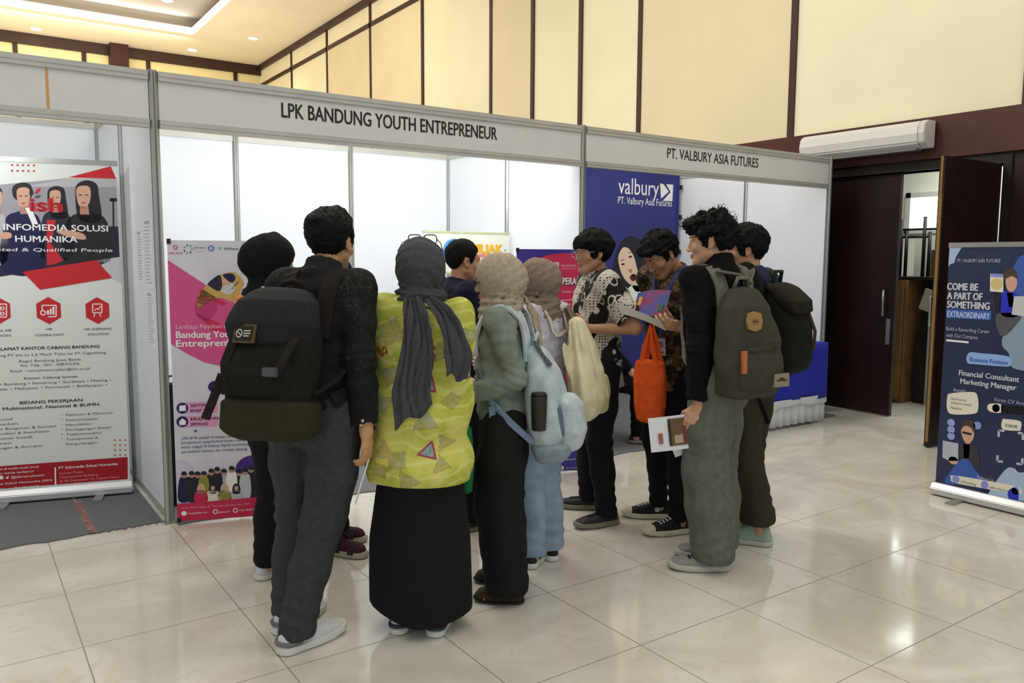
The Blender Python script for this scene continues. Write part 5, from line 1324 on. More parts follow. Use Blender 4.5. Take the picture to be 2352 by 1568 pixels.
def eyeglasses(p, label, m, on_head=False, group=None):
    """round-cornered spectacles on the nose or pushed up on the head"""
    s = p.s
    dz, dy, tilt = (0, 0, 0)
    if on_head: T = lambda x, y, z: p.Hd(x, y * .45 + .055 + z * .9 - .0, .142 - z * .0 + (y - .1) * .28 + .004)
    else: T = lambda x, y, z: p.Hd(x, y, z)
    base = T(0, .11, 0) if not on_head else p.Hd(0, .04, .135)
    root, xf = worn(p, 'eyeglasses', label, 'glasses', base)
    for sx in (-1, 1):
        c = (sx * .034, .108, .0); pts = []
        for k in range(25):
            a = k * 2 * math.pi / 24; ca, sa = math.cos(a), math.sin(a); q = (abs(ca) ** 4 + abs(sa) ** 4) ** -.25
            x = c[0] + .027 * q * ca; z = .022 * q * sa
            pts.append(xf(p.Hd(x, .110 - .25 * max(0, abs(x) - .03), z + .002) if not on_head else p.Hd(x, .048 - z * .75, .138 + z * .75)))
        MB().tube([tuple(v) for v in pts], .0022, 6).build('rim', m, root)
        if on_head: tp = [p.Hd(sx * .061, .048, .138), p.Hd(sx * .082, .0, .115), p.Hd(sx * .095, -.05, .075)]
        else: tp = [p.Hd(sx * .061, .104, .004), p.Hd(sx * .076, .05, .006), p.Hd(sx * .083, -.004, .008)]
        MB().tube([tuple(xf(v)) for v in tp], .002, 6).build('temple', m, root)
    br = [p.Hd(x, .114, .006) for x in (-.009, 0, .009)] if not on_head else [p.Hd(x, .045, .141) for x in (-.009, 0, .009)]
    MB().tube([tuple(xf(v)) for v in br], .002, 6).build('bridge', m, root)
    return root
# ================================================================== PEOPLE
M_hair = mat('black_hair', '#0a0909', .72, var=.3, vscale=60, spec=.18)
M_white_shoe = mat('white_mesh_shoe', '#d6d7d8', .7, bump=.15, bscale=300); M_white_sole = mat('white_rubber', '#d9d9d4', .6)
M_greystripe = mat('grey_stripe', '#6d7074', .6); M_blackcloth = mat('black_cloth', '#101012', .9, var=.2, vscale=30, spec=.15)
M_blackskirt = mat('black_skirt_cloth', '#070708', .9, var=.2, vscale=20)
def batik_black():
    t = NT('black_batik', .8, .25); v = t.mapping((1, 1, 1)); a = t.noise(38, 4, dist=1.4); b = t.voro(26, 'DISTANCE_TO_EDGE'); n = t.noise(9, 2)
    f = t.math('MULTIPLY', t.step(a, .56, .66), t.step(n, .40, .62)); e = t.math('MULTIPLY', t.step(b, .06, .02), t.step(n, .5, .66))
    t.color(t.mix(t.math('MULTIPLY', e, .35), t.mix(t.math('MULTIPLY', f, .6), lin('#131315'), lin('#3f4340')), lin('#3a4a35'))); return t.m
def batik_bw():
    t = NT('black_white_batik', .75, .3)
    v = t.mapping((1, .7, .62), (0, .55, .5)); d = t.voro(21, 'F1', v, rnd=.55); ring = t.math('MULTIPLY', t.step(d, .29, .34), t.step(d, .45, .40)); core = t.step(d, .085, .06)
    w_ = t.n('TexWave', wave_type='BANDS', bands_direction='DIAGONAL'); w_.inputs['Scale'].default_value = 2.1; w_.inputs['Distortion'].default_value = 3.2; w_.inputs['Detail'].default_value = 1; w_.inputs['Detail Scale'].default_value = .8
    t.link(t.mapping((1.6, 1.0, .75), (.2, .4, .2)), w_.inputs['Vector']); band = t.step(w_.outputs['Fac'], .55, .60)
    dots = t.voro(62, 'F1', rnd=.25); dot = t.step(dots, .34, .26)
    A = t.mix(t.math('MAXIMUM', ring, core), lin('#17150f'), lin('#c9c5b8')); B = t.mix(dot, lin('#c6c1b4'), lin('#1a1712'))
    t.color(t.mix(band, A, B)); return t.m
def batik_brown():
    t = NT('brown_batik', .75, .3); d = t.voro(62, 'DISTANCE_TO_EDGE', t.mapping((1, 1, .6), (0, .5, .3))); n = t.noise(14, 4, dist=1.5); m = t.noise(46, 3, dist=1)
    c = t.mix(t.step(n, .42, .58), lin('#17110c'), lin('#4d3822')); c = t.mix(t.math('MULTIPLY', t.step(d, .06, .02), t.step(n, .42, .56)), c, lin('#86704c')); c = t.mix(t.math('MULTIPLY', t.step(m, .6, .68), .7), c, lin('#8f7c5c'))
    t.color(c); return t.m
def lime_shirt():
    t = NT('lime_batik', .75, .3)
    n = t.noise(7, 3, dist=.8); c = t.mix(t.step(n, .38, .62), lin('#b4bb48'), lin('#d3d06c'))
    sw = t.n('TexWave', wave_type='RINGS'); sw.inputs['Scale'].default_value = 6; sw.inputs['Distortion'].default_value = 9; sw.inputs['Detail'].default_value = 2; t.link(t.obj, sw.inputs['Vector'])
    c = t.mix(t.math('MULTIPLY', t.step(sw.outputs['Fac'], .80, .95), .55), c, lin('#dcdc8a'))
    g = t.noise(4.2, 2); c = t.mix(t.math('MULTIPLY', t.step(g, .58, .68), .6), c, lin('#88a03a'))
    fl = t.voro(11, 'F1'); c = t.mix(t.math('MULTIPLY', t.step(fl, .17, .12), .7), c, lin('#d8d79a'))
    # leaf shapes with a brown and blue mottled fill, fine print inside
    leaf = t.attr('leaf'); fine = t.noise(110, 3, dist=1); lf = t.mix(t.step(t.noise(22, 2), .45, .6), lin('#a09a5c'), lin('#8aa0a0')); lf = t.mix(t.math('MULTIPLY', t.step(fine, .5, .6), .8), lf, lin('#8d5f58'))
    c = t.mix(t.math('MULTIPLY', t.step(leaf, .006, -.006), .6), c, lf)
    c = t.mix(t.math('MULTIPLY', t.step(t.math('ABSOLUTE', leaf), .003, .001), .4), c, lin('#8a5a3a'))
    bird = t.attr('bird'); c = t.mix(t.math('MULTIPLY', t.step(bird, .002, -.002), t.step(t.noise(60, 2), .38, .46)), c, lin('#a5612c'))
    tri = t.attr('triangle'); c = t.mix(t.step(tri, .001, -.001), c, t.mix(t.step(t.noise(90, 2), .5, .62), lin('#8fa6a6'), lin('#5f8490')))
    c = t.mix(t.step(t.math('ABSOLUTE', tri), .0045, .003), c, lin('#a53f57'))
    t.color(c); return t.m
M_bblack, M_bw, M_bbrown, M_lime = batik_black(), batik_bw(), batik_brown(), lime_shirt()
def cloth(name, c, **k): return mat(name, c, .85, var=k.get('var', .12), vscale=k.get('vs', 45), bump=k.get('bump', .12), bscale=k.get('bs', 500), spec=.2, sheen=0)

# ---- tall man in black batik with the dark backpack
A = person('tall man in a black batik jacket and grey trousers, dark backpack on his back', (.19, -1.80), 52, 1.70, lean=9, twist=-2, hyaw=-2, hpitch=6, headfwd=.045, sh=.93,
           feet=[(.07, -1.845, 78), (.105, -1.66, 55)], hands={'R': dict(w=(.30, -2.03, .775), d=(.10, .10, -1), n=(-.5, .6, .1), curl=26), 'L': dict(w=(.40, -1.50, 1.02), d=(.8, .5, .1), n=(.3, -.8, 0))}, skin='#c4966f', girth=.95)
trousers(A, cloth('charcoal_jersey', '#3c3d40'), r=(.103, .094, .080, .076, .070), hem=.05, waist=.06, seat=(.172, .132), seed=11, folds=.006)
shirt(A, M_bblack, 'jacket', hem=-.075, g=(1.0, 1.05), sr=(.070, .062, .050), ch=.075, sleeves=(1.0, 1.0), seed=12, folds=.005)
# two snaps on the cuff
m_ = MB(); shd, elb, wr = A.arm[0]
for k in (.80, .96):
    q = elb + (wr - elb) * k; q = A.F.project(q + A.RH.T @ V3(-.05, -.07, .0), .0015); g = A.F.grad(q); m_.lathe([(.001, .003), (.006, .002), (.007, -.002)][::-1], tuple(q), 12, Matrix(np.stack([nz(np.cross(g, V3(.3, .2, 1))), nz(np.cross(g, np.cross(g, V3(.3, .2, 1)))), g], 1).tolist()))
m_.build('snap_button', mat('steel_snap', '#b9b9b9', .3, metal=.8), A.root)
hair(A, M_hair, [(.14, .075), (.075, .066), (.050, .045), (.038, .01), (.030, -.020), (.014, -.022), (.006, .020), (-.022, .024), (-.034, -.015), (-.050, -.066), (-.14, -.078), (-.2, .25), (.2, .25)], r=(.091, .112, .104), extra=[((0, .03, .10), (.06, .07, .045)), ((-.03, -.05, .06), (.06, .06, .06))], strands=.0045, seed=5)
shoe(A, 0, M_white_shoe, M_white_sole, L=.30, top=.095, wd=.050, sole_h=.032, stripe=M_greystripe, heel_tab=M_greystripe); shoe(A, 1, M_white_shoe, M_white_sole, L=.30, top=.095, wd=.050, sole_h=.032, stripe=M_greystripe, heel_tab=M_greystripe)
# tissue in the back pocket
def surf_patch(F, q, wd, ht, t=.004, rot=0, up=V3(0, 0, 1)):
    q = F.project(q, t); g = F.grad(q); a = nz(np.cross(up, g)); b = np.cross(g, a); ca, sa = math.cos(rot), math.sin(rot); a, b = a * ca + b * sa, -a * sa + b * ca
    return q, np.stack([a, b, g], 1)
q, R_ = surf_patch(A.FT, A.pel + V3(.055, -.16, .02), 0, 0, .006)
r_, xf = worn(A, 'tissue_pack', 'pale tissue pack sticking out of the tall man\'s back trouser pocket', 'tissue', q)
MB().prism([(-.042, -.012), (.042, -.012), (.038, .012), (.0, .018), (-.034, .006)], 2, -.006, .006).build('paper', mat('tissue_paper', '#cdbf9f', .8), r_).matrix_basis = Matrix(R_.tolist()).to_4x4()

# backpack builder: closed body with pockets, straps over both shoulders
def pack_body(p, root, xf, m, secs, n=3.2, name='main_compartment', folds=.004, seed=3, rot=None, extra=None, h=.0065):
    s = p.s; S = [[a * s, b * s, c * s, d * s, e * s] for a, b, c, d, e in secs]; S_ = np.array(S)
    F = Field(p.C(0, S_[:, 2].mean() / s, S_[:, 0].mean() / s) - .36, p.C(0, S_[:, 2].mean() / s, S_[:, 0].mean() / s) + .36, h)
    F.op(loft(p.pel, p.Rc, S, n=n, rnd=.035), 0)
    if extra: extra(F)
    F.disp(wob(26, seed, folds)); F.disp(wob(60, seed + 1, folds * .4))
    fmesh(name, F, m, root, xf=xf, smooth=1); return F
def pack_part(p, root, xf, name, m, fn, c, ext=.3, h=.005, label=None):
    F = Field(c - ext, c + ext, h); fn(F); return fmesh(name, F, m, root, xf=xf, smooth=1, label=label)
M_canvas = cloth('black_olive_canvas', '#1b1b18', bump=.3); M_olive = cloth('olive_base_canvas', '#2f2b1c', bump=.3); M_web = cloth('dark_webbing', '#241c1a'); M_flap = cloth('grey_black_flap', '#242528', bump=.25)
base = A.C(-.05, -.22, -.10)
bp, xf = worn(A, 'backpack', 'dark canvas backpack with an olive base on the tall man in black', 'backpack', base)
FB = pack_body(A, bp, xf, M_canvas, [(-.08, -.05, -.225, .16, .085), (.05, -.05, -.235, .17, .10), (.20, -.05, -.235, .165, .10), (.35, -.05, -.215, .145, .085), (.41, -.05, -.20, .11, .06)], seed=5)
C_ = lambda x, y, z: A.C(x - .03, y, z - .05)
pack_part(A, bp, xf, 'base_panel', M_olive, lambda F: (F.op(loft(A.C(0, 0, -.05), A.Rc, [(-.07, -.05, -.22, .14, .085), (-.03, -.05, -.235, .172, .105), (.06, -.05, -.24, .180, .112), (.085, -.05, -.24, .174, .104)], n=3, rnd=.03), 0), F.disp(wob(30, 4, .004))), C_(0, -.28, .02))
pack_part(A, bp, xf, 'top_flap', M_flap, lambda F: (F.op(loft(A.C(0, 0, -.05), A.Rc, [(.26, -.05, -.262, .15, .085), (.34, -.05, -.25, .170, .10), (.43, -.05, -.22, .155, .095), (.49, -.05, -.185, .11, .06)], n=2.6, rnd=.03), 0), F.disp(wob(22, 9, .007))), C_(0, -.28, .38))
pack_part(A, bp, xf, 'front_pocket', M_canvas, lambda F: (F.op(loft(A.C(0, 0, -.05), A.Rc, [(.08, -.05, -.295, .12, .06), (.17, -.05, -.305, .13, .07), (.27, -.05, -.29, .115, .055)], n=3, rnd=.03), 0), F.disp(wob(28, 2, .004))), C_(0, -.36, .18))
for sx in (-1, 1):
    strap_mesh('shoulder_strap', A, SHOULDER(sx), .062, .014, M_web, bp, xf, gap=.012)
mb = MB(); mb.tube([tuple(xf(C_(x, y, z))) for x, y, z in ((-.05, -.16, .47), (-.045, -.165, .505), (0, -.165, .515), (.045, -.165, .505), (.05, -.16, .47))], .011, 8); mb.build('grab_handle', M_web, bp)
for pth, nm in (([(.12, -.325, .30), (.10, -.372, .22), (.085, -.38, .17)], 'compression_strap'), ([(-.12, -.33, .30), (-.135, -.36, .2), (-.13, -.345, .09)], 'compression_strap'), ([(.15, -.24, .10), (.185, -.14, .16), (.19, -.05, .23)], 'compression_strap'), ([(-.17, -.32, .16), (-.19, -.34, .06), (-.20, -.36, .0)], 'loose_strap')):
    MB().ribbon([tuple(xf(C_(*q))) for q in pth], tuple(A.Rc @ V3(1, .2, .4)), .032, .006).build(nm, M_web, bp)
bk = MB().box(tuple(xf(C_(.06, -.382, .175))), (.06, .018, .034), R=Matrix(A.Rc.tolist())).build('buckle', mat('grey_buckle', '#4a4a50', .4), bp, bevel=.004)
q = FB.project(C_(-.12, -.46, .36), .0)
F_ = Field(C_(0, -.3, .4) - .4, C_(0, -.3, .4) + .4, .02)
lb = MB(); o_ = C_(-.07, -.350, .305); lb.box(tuple(xf(o_)), (.098, .008, .066), R=Matrix((A.Rc @ Rz(-.22) @ Rx(-.12)).tolist())); lbo = lb.build('label_patch', mat('tan_label_edge', '#5d4a30', .7), bp)
Rl = A.Rc @ Rz(-.22) @ Rx(-.12)
mb = MB(); mb.box(tuple(xf(o_ + Rl @ V3(0, -.0045, 0))), (.082, .002, .052), R=Matrix(Rl.tolist())); ib = mb.build('label_face', mat('label_black', '#1c1917', .7), lbo)
mb = MB()
for k in range(20):
    a0, a1 = k * math.pi / 10, (k + 1) * math.pi / 10
    P_ = [Rl @ V3(-.02 + r * math.cos(a), -.0062, r * math.sin(a)) for r, a in ((.0155, a0), (.0155, a1), (.0115, a1), (.0115, a0))]; mb._f([mb.bm.verts.new(tuple(xf(o_ + v))) for v in P_])
for (x, z, w_) in ((.017, .009, .032), (.017, .0, .032), (.014, -.009, .026)): mb.box(tuple(xf(o_ + Rl @ V3(x, -.006, z))), (w_, .001, .004), R=Matrix(Rl.tolist()))
for a in ((-.026, .004), (-.02, .0), (-.014, -.004)): mb.box(tuple(xf(o_ + Rl @ V3(a[0], -.006, a[1]))), (.007, .001, .0035), R=Matrix(Rl.tolist()))
mb.build('label_print', mat('label_white', '#d5d2cb', .6), lbo)
tg, xf2 = worn(A, 'pouch', 'orange cloth item peeking out beside the dark backpack flap', 'pouch', C_(-.17, -.24, .38))
pack_part(A, tg, xf2, 'pouch_body', mat('orange_cloth', '#e08a3c', .8, var=.2, vscale=40), lambda F: (F.op(ecap(C_(-.178, -.25, .34), C_(-.155, -.235, .43), A.Rc @ V3(0, 1, 0), .05, .018), 0), F.disp(wob(50, 3, .004))), C_(-.17, -.24, .39), .14)
# paper strip in his hand
hw, hd_, hn, hs, hcurl = A.hand[0]
q = hw + hd_ * .16; r_, xf2 = worn(A, 'paper_roll', 'thin white rolled paper in the tall man\'s lowered hand', 'paper', q)
w0 = A.RH.T @ nz(V3(-.30, .10, -1)); 
MB().ribbon([tuple(xf2(q + w0 * k + A.RH.T @ V3(-.01, .012, 0))) for k in (-.05, .04, .13)], tuple(A.RH.T @ V3(.6, .8, 0)), .022, .004).build('sheet', mat('paper_white', '#e9ebf0', .7), r_)

# ---- woman in the lime shirt
B = person('woman in a lime printed shirt, long black skirt and charcoal headscarf', (.566, -1.952), 38, 1.575, lean=3, hyaw=-4, hpitch=6, feet=[(.60, -2.02, 42), (.485, -1.915, 36)],
           hands={'R': dict(c=(.13, .23, .16), d=(.1, .9, .2), n=(-.6, .2, .3), curl=35, pole=(.05, -1, -1.2)), 'L': dict(c=(-.03, .24, .20), d=(.8, .2, .1), n=(.3, -.8, 0), curl=35, pole=(.1, -1, -1.4))}, skin='#c08d6c', sh=.98)
B.root.location  # base on the floor between the shoes
def skirt_person(p, m, top=.02, hem=.035, r0=(.165, .125), r1=(.215, .20), name='skirt', seed=3, fr=7, amp=.03, tilt=.0):
    s = p.s; F = Field(V3(-.34, -.32, hem), V3(.34, .34, p.pel[2] + .1), .0075)
    z0, z1 = hem - .03, p.pel[2] + top
    cx, cy = (p.feet[0][0] + p.feet[1][0])[:2] / 2
    F.op(loft((0, 0, 0), I3, [(z0, cx, cy + .05, r1[0], r1[1]), (z0 + .35, cx * .7, cy * .7 + .025, r1[0] * .985, r1[1] * .92), (z1 - .20, 0, 0, r0[0] * 1.12, r0[1] * 1.22), (z1, 0, 0, r0[0], r0[1])], rnd=.01, disp=lambda th, z: amp * np.sin(th * fr + seed + .8 * np.sin(z * 4)) * np.clip((z1 - z) * 1.3, .1, 1)), 0)
    F.op(((lambda X, Y, Z: hem + 1.0 * X * X - .08 * X * (1 if tilt else 0) - Z + 0 * Y), V3(-9, -9, -9), V3(9, 9, 9)), .006, 'i'); F.disp(wob(18, seed, .005, (1.4, 1.4, .4)))
    p.FK = F
    return fmesh(name, F, m, p.root, smooth=1)
skirt_person(B, M_blackskirt, hem=.06, r0=(.15, .115), r1=(.205, .165), fr=5, amp=.03, seed=2, tilt=1)
TRI = [((.055, .165), .040, .3), ((.062, -.105), .042, .25), ((-.21, -.03), .035, 1.2), ((.215, .21), .034, .5)]
LEAF = [((-.105, .20), (.055, .035), .9), ((-.125, .09), (.03, .05), .2), ((-.125, -.11), (.03, .055), .3), ((-.065, -.14), (.045, .04), .8), ((.05, .02), (.075, .03), .35), ((.125, -.07), (.025, .045), .1), ((-.14, -.19), (.035, .035), 0), ((-.02, -.225), (.07, .028), .15), ((.115, -.16), (.04, .03), .5), ((-.11, .38), (.07, .05), .4), ((.0, .10), (.05, .03), .2), ((.11, .30), (.03, .05), .2), ((.02, .40), (.04, .05), 0), ((.20, .36), (.05, .07), .4), ((-.2, .33), (.05, .06), 0), ((.15, .1), (.03, .04), 0)]
BIRD = [((.045, .315), (.034, .045), .5), ((.06, .27), (.022, .02), 0), ((-.04, .11), (.03, .02), .4), ((-.15, .30), (.03, .02), 0)]
def chestxz(p, W):
    q = (W - p.pel) @ p.Rc / p.s; return q[:, 0], q[:, 1], q[:, 2]
def f_tri(W):
    x, y, z = chestxz(B, W); d = np.full(len(W), 1.0)
    for (cx, cz), r, a in TRI:
        e = np.max([(x - cx) * math.cos(a + k * 2.094) + (z - cz) * math.sin(a + k * 2.094) - r * .5 for k in range(3)], axis=0); d = np.minimum(d, e)
    return np.where(y < .06, d, 1)
def f_leaf(W):
    x, y, z = chestxz(B, W); d = np.full(len(W), 1.0)
    for i, ((cx, cz), (a, b), r) in enumerate(LEAF):
        u = x - cx; v = z - cz; q = r * 2.3 + i; R0 = (a + b) * .58; n = 3 if i % 3 else 4
        e = np.max([u * math.cos(q + k * 6.283 / n) + v * math.sin(q + k * 6.283 / n) * (1.15 if n == 4 else 1) - R0 * (.5 if n == 3 else .72) for k in range(n)], axis=0)
        d = np.minimum(d, e + .004 * np.sin(u * 300) * np.sin(v * 280))
    return d
def f_bird(W):
    x, y, z = chestxz(B, W); d = np.full(len(W), 1.0)
    for (cx, cz), (a, b), r in BIRD:
        u = (x - cx) * math.cos(r) + (z - cz) * math.sin(r); v = -(x - cx) * math.sin(r) + (z - cz) * math.cos(r)
        d = np.minimum(d, ((u / a) ** 2 + (v / b) ** 2 - 1 + .5 * np.sin(u * 190 + v * 120)) * min(a, b) * .5)
    return d
BS = [(-.32, 0, -.01, .228, .20), (-.20, 0, -.008, .225, .198), (0, 0, -.004, .217, .178), (.14, 0, .002, .208, .158), (.28, 0, .004, .19, .14), (.38, 0, 0, .18, .122), (.44, 0, -.004, .155, .10), (.49, 0, -.008, .12, .09), (.525, 0, -.012, .07, .07)]
shirt(B, M_lime, 'shirt', hem=-.255, secs=BS, sleeves=(.60, .60), sr=(.068, .074, .076), seed=21, folds=.009, ff=20, attrs={'triangle': f_tri, 'leaf': f_leaf, 'bird': f_bird}, collar=False)
M_charc = cloth('charcoal_scarf', '#45484c', vs=70); 
hijab(B, M_charc, seed=8, cape=.075, back=.01, folds=.009, big=1.04, tails=[dict(pts=[(-.01, -.13, .52), (-.0, -.16, .45), (.005, -.17, .30), (.0, -.18, .14), (.02, -.19, .04)], w=[.07, .10, .13, .16, .165], seed=3, gap=.02), dict(pts=[(.06, -.12, .52), (.11, -.15, .46), (.145, -.16, .38), (.175, -.17, .28), (.17, -.17, .20)], w=[.05, .07, .09, .12, .09], seed=9, pleats=3, gap=.018)])
eyeglasses(B, 'thin dark eyeglasses pushed up on the charcoal headscarf', mat('dark_wire', '#1d1b1a', .4, metal=.5), True)
M_sh2 = mat('white_leather', '#cfd0d0', .55)
for i in (0, 1): shoe(B, i, M_sh2, M_white_sole, L=.25, top=.075, wd=.046, stripe=mat('dark_green_trim', '#2b3b3c', .6), heel_tab=mat('dark_green_trim', '#2b3b3c', .6))

# ---- woman in the sage cardigan with the pale blue backpack
Cc = person('woman in a sage cardigan, black wide trousers and beige headscarf', (1.045, -1.86), -44, 1.515, lean=3, hyaw=-8, hpitch=4, feet=[(1.125, -1.76, -55), (1.0, -1.955, -52)],
            hands={'L': dict(w=(.835, -1.85, .905), d=(-.6, .6, .05), n=(.6, .4, 0), curl=40, pole=(-.1, -1, -.9)), 'R': dict(w=(.93, -1.72, .93), d=(-.7, .1, .0), n=(-.3, -.6, .2), curl=35)}, skin='#cfa287', sh=.95)
trousers(Cc, cloth('black_wide_trousers', '#1b1b1a'), r=(.10, .112, .112, .112, .108), hem=.045, waist=.02, seat=(.150, .115), seed=31, folds=.006)
M_sage = cloth('sage_knit', '#7d8a80', vs=30, bump=.35)
shirt(Cc, M_sage, 'cardigan', hem=-.085, sleeves=(.97, .97), sr=(.062, .056, .044), seed=33, folds=.008, g=(.98, 1.06), collar=False)
for shd, elb, wr in Cc.arm:
    F = Field(wr - .1, wr + .1, .005); d = nz(wr - elb); F.op(ecap(wr - d * .012, wr + d * .006, (0, 0, 1), .040, .040), 0); fmesh('cuff', F, mat('white_cuff', '#d5d3cc', .8), Cc.root)
m_ = MB(); random.seed(4)
for k in range(7):
    q = Cc.F.project(Cc.C(-.10 + .018 * k, -.02 - .012 * k, .47 - .01 * abs(k - 3)), .002); g = Cc.F.grad(q)
    m_.lathe([(.0005, .004), (.012, .003), (.015, -.002)][::-1], tuple(q), 8, Matrix(np.stack([nz(np.cross(g, V3(0, .1, 1))), nz(np.cross(g, np.cross(g, V3(0, .1, 1)))), g], 1).tolist()))
m_.build('embroidery', mat('red_embroidery', '#a2484c', .8), Cc.root)
M_beige = cloth('beige_scarf', '#a89c88', vs=60)
hijab(Cc, M_beige, seed=14, cape=.085, folds=.0095, big=1.03, back=.015, tails=[dict(pts=[(.02, -.11, .53), (.07, -.14, .48), (.08, -.15, .40), (.07, -.16, .31)], w=[.08, .11, .11, .07], pleats=3, seed=5, gap=.03)])
eyeglasses(Cc, 'black framed eyeglasses worn under the beige headscarf', mat('black_acetate', '#161416', .35))
M_flat = mat('brown_suede', '#3a2c20', .85, var=.15, vscale=50)
for i in (0, 1): shoe(Cc, i, M_flat, mat('dark_rubber', '#241c16', .7), L=.25, top=.058, wd=.046, sole_h=.012, toe=.056)
M_pale = cloth('pale_blue_nylon', '#b9c6cc', vs=20, bump=.1); M_bluegrey = cloth('blue_grey_trim', '#7486a0'); M_zip = mat('slate_zip', '#5f6f88', .6)
C_ = Cc.C; base = C_(0, -.28, -.20)
b2p, xf = worn(Cc, 'backpack', 'pale blue backpack worn by the woman in the sage cardigan', 'backpack', base)
FB = pack_body(Cc, b2p, xf, M_pale, [(-.20, 0, -.20, .13, .075), (-.10, 0, -.21, .15, .098), (.05, 0, -.205, .15, .098), (.20, 0, -.19, .135, .08), (.30, 0, -.165, .09, .05), (.34, 0, -.155, .06, .03)], seed=15, n=2.7, folds=.005)
pack_part(Cc, b2p, xf, 'base_panel', cloth('grey_blue_base', '#8d9aa6'), lambda F: F.op(loft(Cc.pel, Cc.Rc, [(-.215, 0, -.195, .115, .065), (-.16, 0, -.203, .145, .092), (-.13, 0, -.207, .153, .10), (-.12, 0, -.207, .145, .09)], n=2.7, rnd=.02), 0), C_(0, -.27, -.17), .25)
pack_part(Cc, b2p, xf, 'front_pocket', M_pale, lambda F: (F.op(loft(Cc.pel, Cc.Rc, [(-.17, 0, -.275, .09, .05), (-.08, 0, -.295, .115, .058), (.03, 0, -.285, .11, .05), (.08, 0, -.265, .09, .035)], n=2.6, rnd=.03), 0), F.disp(wob(30, 3, .004))), C_(0, -.35, -.05), .28)
for sx in (-1, 1): strap_mesh('shoulder_strap', Cc, SHOULDER(sx, .075)[:-4], .058, .012, M_pale, b2p, xf, gap=.012)
for sx in (-1, 1):
    MB().ribbon([tuple(xf(C_(*q))) for q in ((.16 * sx, .10, .24), (.185 * sx, .03, .08), (.19 * sx, -.06, -.02), (.15 * sx, -.15, -.12))], tuple(Cc.Rc @ V3(0, .3, 1)), .028, .004).build('webbing', M_bluegrey, b2p)
    MB().ribbon([tuple(xf(C_(*q))) for q in ((.185 * sx, .03, .06), (.19 * sx, .03, -.02), (.19 * sx, .035, -.12))], tuple(Cc.Rc @ V3(0, 1, 0)), .028, .004).build('webbing_end', M_bluegrey, b2p)
FP = Field(C_(0, -.28, -.05) - .3, C_(0, -.28, -.05) + .3, .006); FP.op(loft(Cc.pel, Cc.Rc, [(-.17 * Cc.s, 0, -.275 * Cc.s, .09 * Cc.s, .05 * Cc.s), (-.08 * Cc.s, 0, -.295 * Cc.s, .115 * Cc.s, .058 * Cc.s), (.03 * Cc.s, 0, -.285 * Cc.s, .11 * Cc.s, .05 * Cc.s), (.08 * Cc.s, 0, -.265 * Cc.s, .09 * Cc.s, .035 * Cc.s)], n=2.6, rnd=.03), 0)
for pth, w_ in (([(-.125, -.255, .02), (-.115, -.29, .035), (-.06, -.34, .045), (.03, -.35, .05)], .016), ([(-.118, -.285, .03), (-.125, -.29, -.03), (-.12, -.295, -.10)], .018), ([(-.10, -.325, -.015), (-.05, -.35, -.01), (.02, -.36, -.01)], .012)):
    strap_mesh('zipper', Cc, pth, w_, .005, M_zip, b2p, xf, F=FP, gap=.003)
strap_mesh('zip_pull', Cc, [(-.095, -.33, -.015), (-.097, -.335, -.05), (-.09, -.335, -.085)], .012, .006, M_zip, b2p, xf, F=FP, gap=.006)
MB().tube([tuple(xf(C_(*q))) for q in ((-.04, -.16, .33), (-.035, -.17, .375), (0, -.17, .385), (.035, -.17, .375), (.04, -.16, .33))], .009, 8).build('grab_handle', M_pale, b2p)
# woven tab on the strap, dark tumbler in the side pocket
MB().ribbon([tuple(xf(C_(*q))) for q in ((-.06, -.17, .35), (-.08, -.20, .30), (-.09, -.245, .24))], tuple(Cc.Rc @ V3(1, 0, 0)), .04, .008).build('woven_tab', cloth('woven_navy', '#56606c', vs=90, var=.5), b2p)
q = C_(-.165, -.19, .02); tb_, xf2 = worn(Cc, 'tumbler', 'dark brown tumbler in the side pocket of the pale blue backpack', 'tumbler', q)
MB().lathe([(.028, -.07), (.031, -.068), (.035, .065), (.035, .075), (.031, .076)], (0, 0, 0), 20).build('cup', mat('dark_brown_plastic', '#2a211d', .4), tb_)
MB().lathe([(.033, .076), (.033, .086), (.026, .09)], (0, 0, 0), 20).build('lid', mat('black_lid', '#191615', .4), tb_)
# green cloth bag hanging from her hands
hw, hd_, hn, hs, hcurl = Cc.hand[1]; q = hw + hd_ * .08 + V3(0, 0, -.2)
gb, xf2 = worn(Cc, 'tote_bag', 'green cloth bag hanging between the lime shirt and the black wide trousers', 'bag', Cc.L((.83, -1.84, .50)))
gq = Cc.L((.83, -1.84, .50))
F = Field(gq - V3(.2, .2, .05), gq + V3(.2, .2, .45), .006); F.op(loft(gq, Rz(.5), [(0, .0, 0, .07, .03), (.12, 0, 0, .08, .035), (.30, 0, 0, .065, .02)], n=3, rnd=.02), 0); F.disp(wob(22, 6, .008, (1.5, 1.5, .4))); fmesh('bag_body', F, cloth('green_cloth', '#1f7340'), gb, xf=xf2, smooth=1)
MB().tube([tuple(xf2(gq + V3(-.04, 0, .28))), tuple(xf2(gq + V3(-.02, .01, .36))), tuple(xf2(Cc.hand[1][0] + Cc.hand[1][1] * .07)), tuple(xf2(gq + V3(.02, .01, .36))), tuple(xf2(gq + V3(.04, 0, .28)))], .008, 8).build('handle', cloth('green_cloth', '#1d6136'), gb)

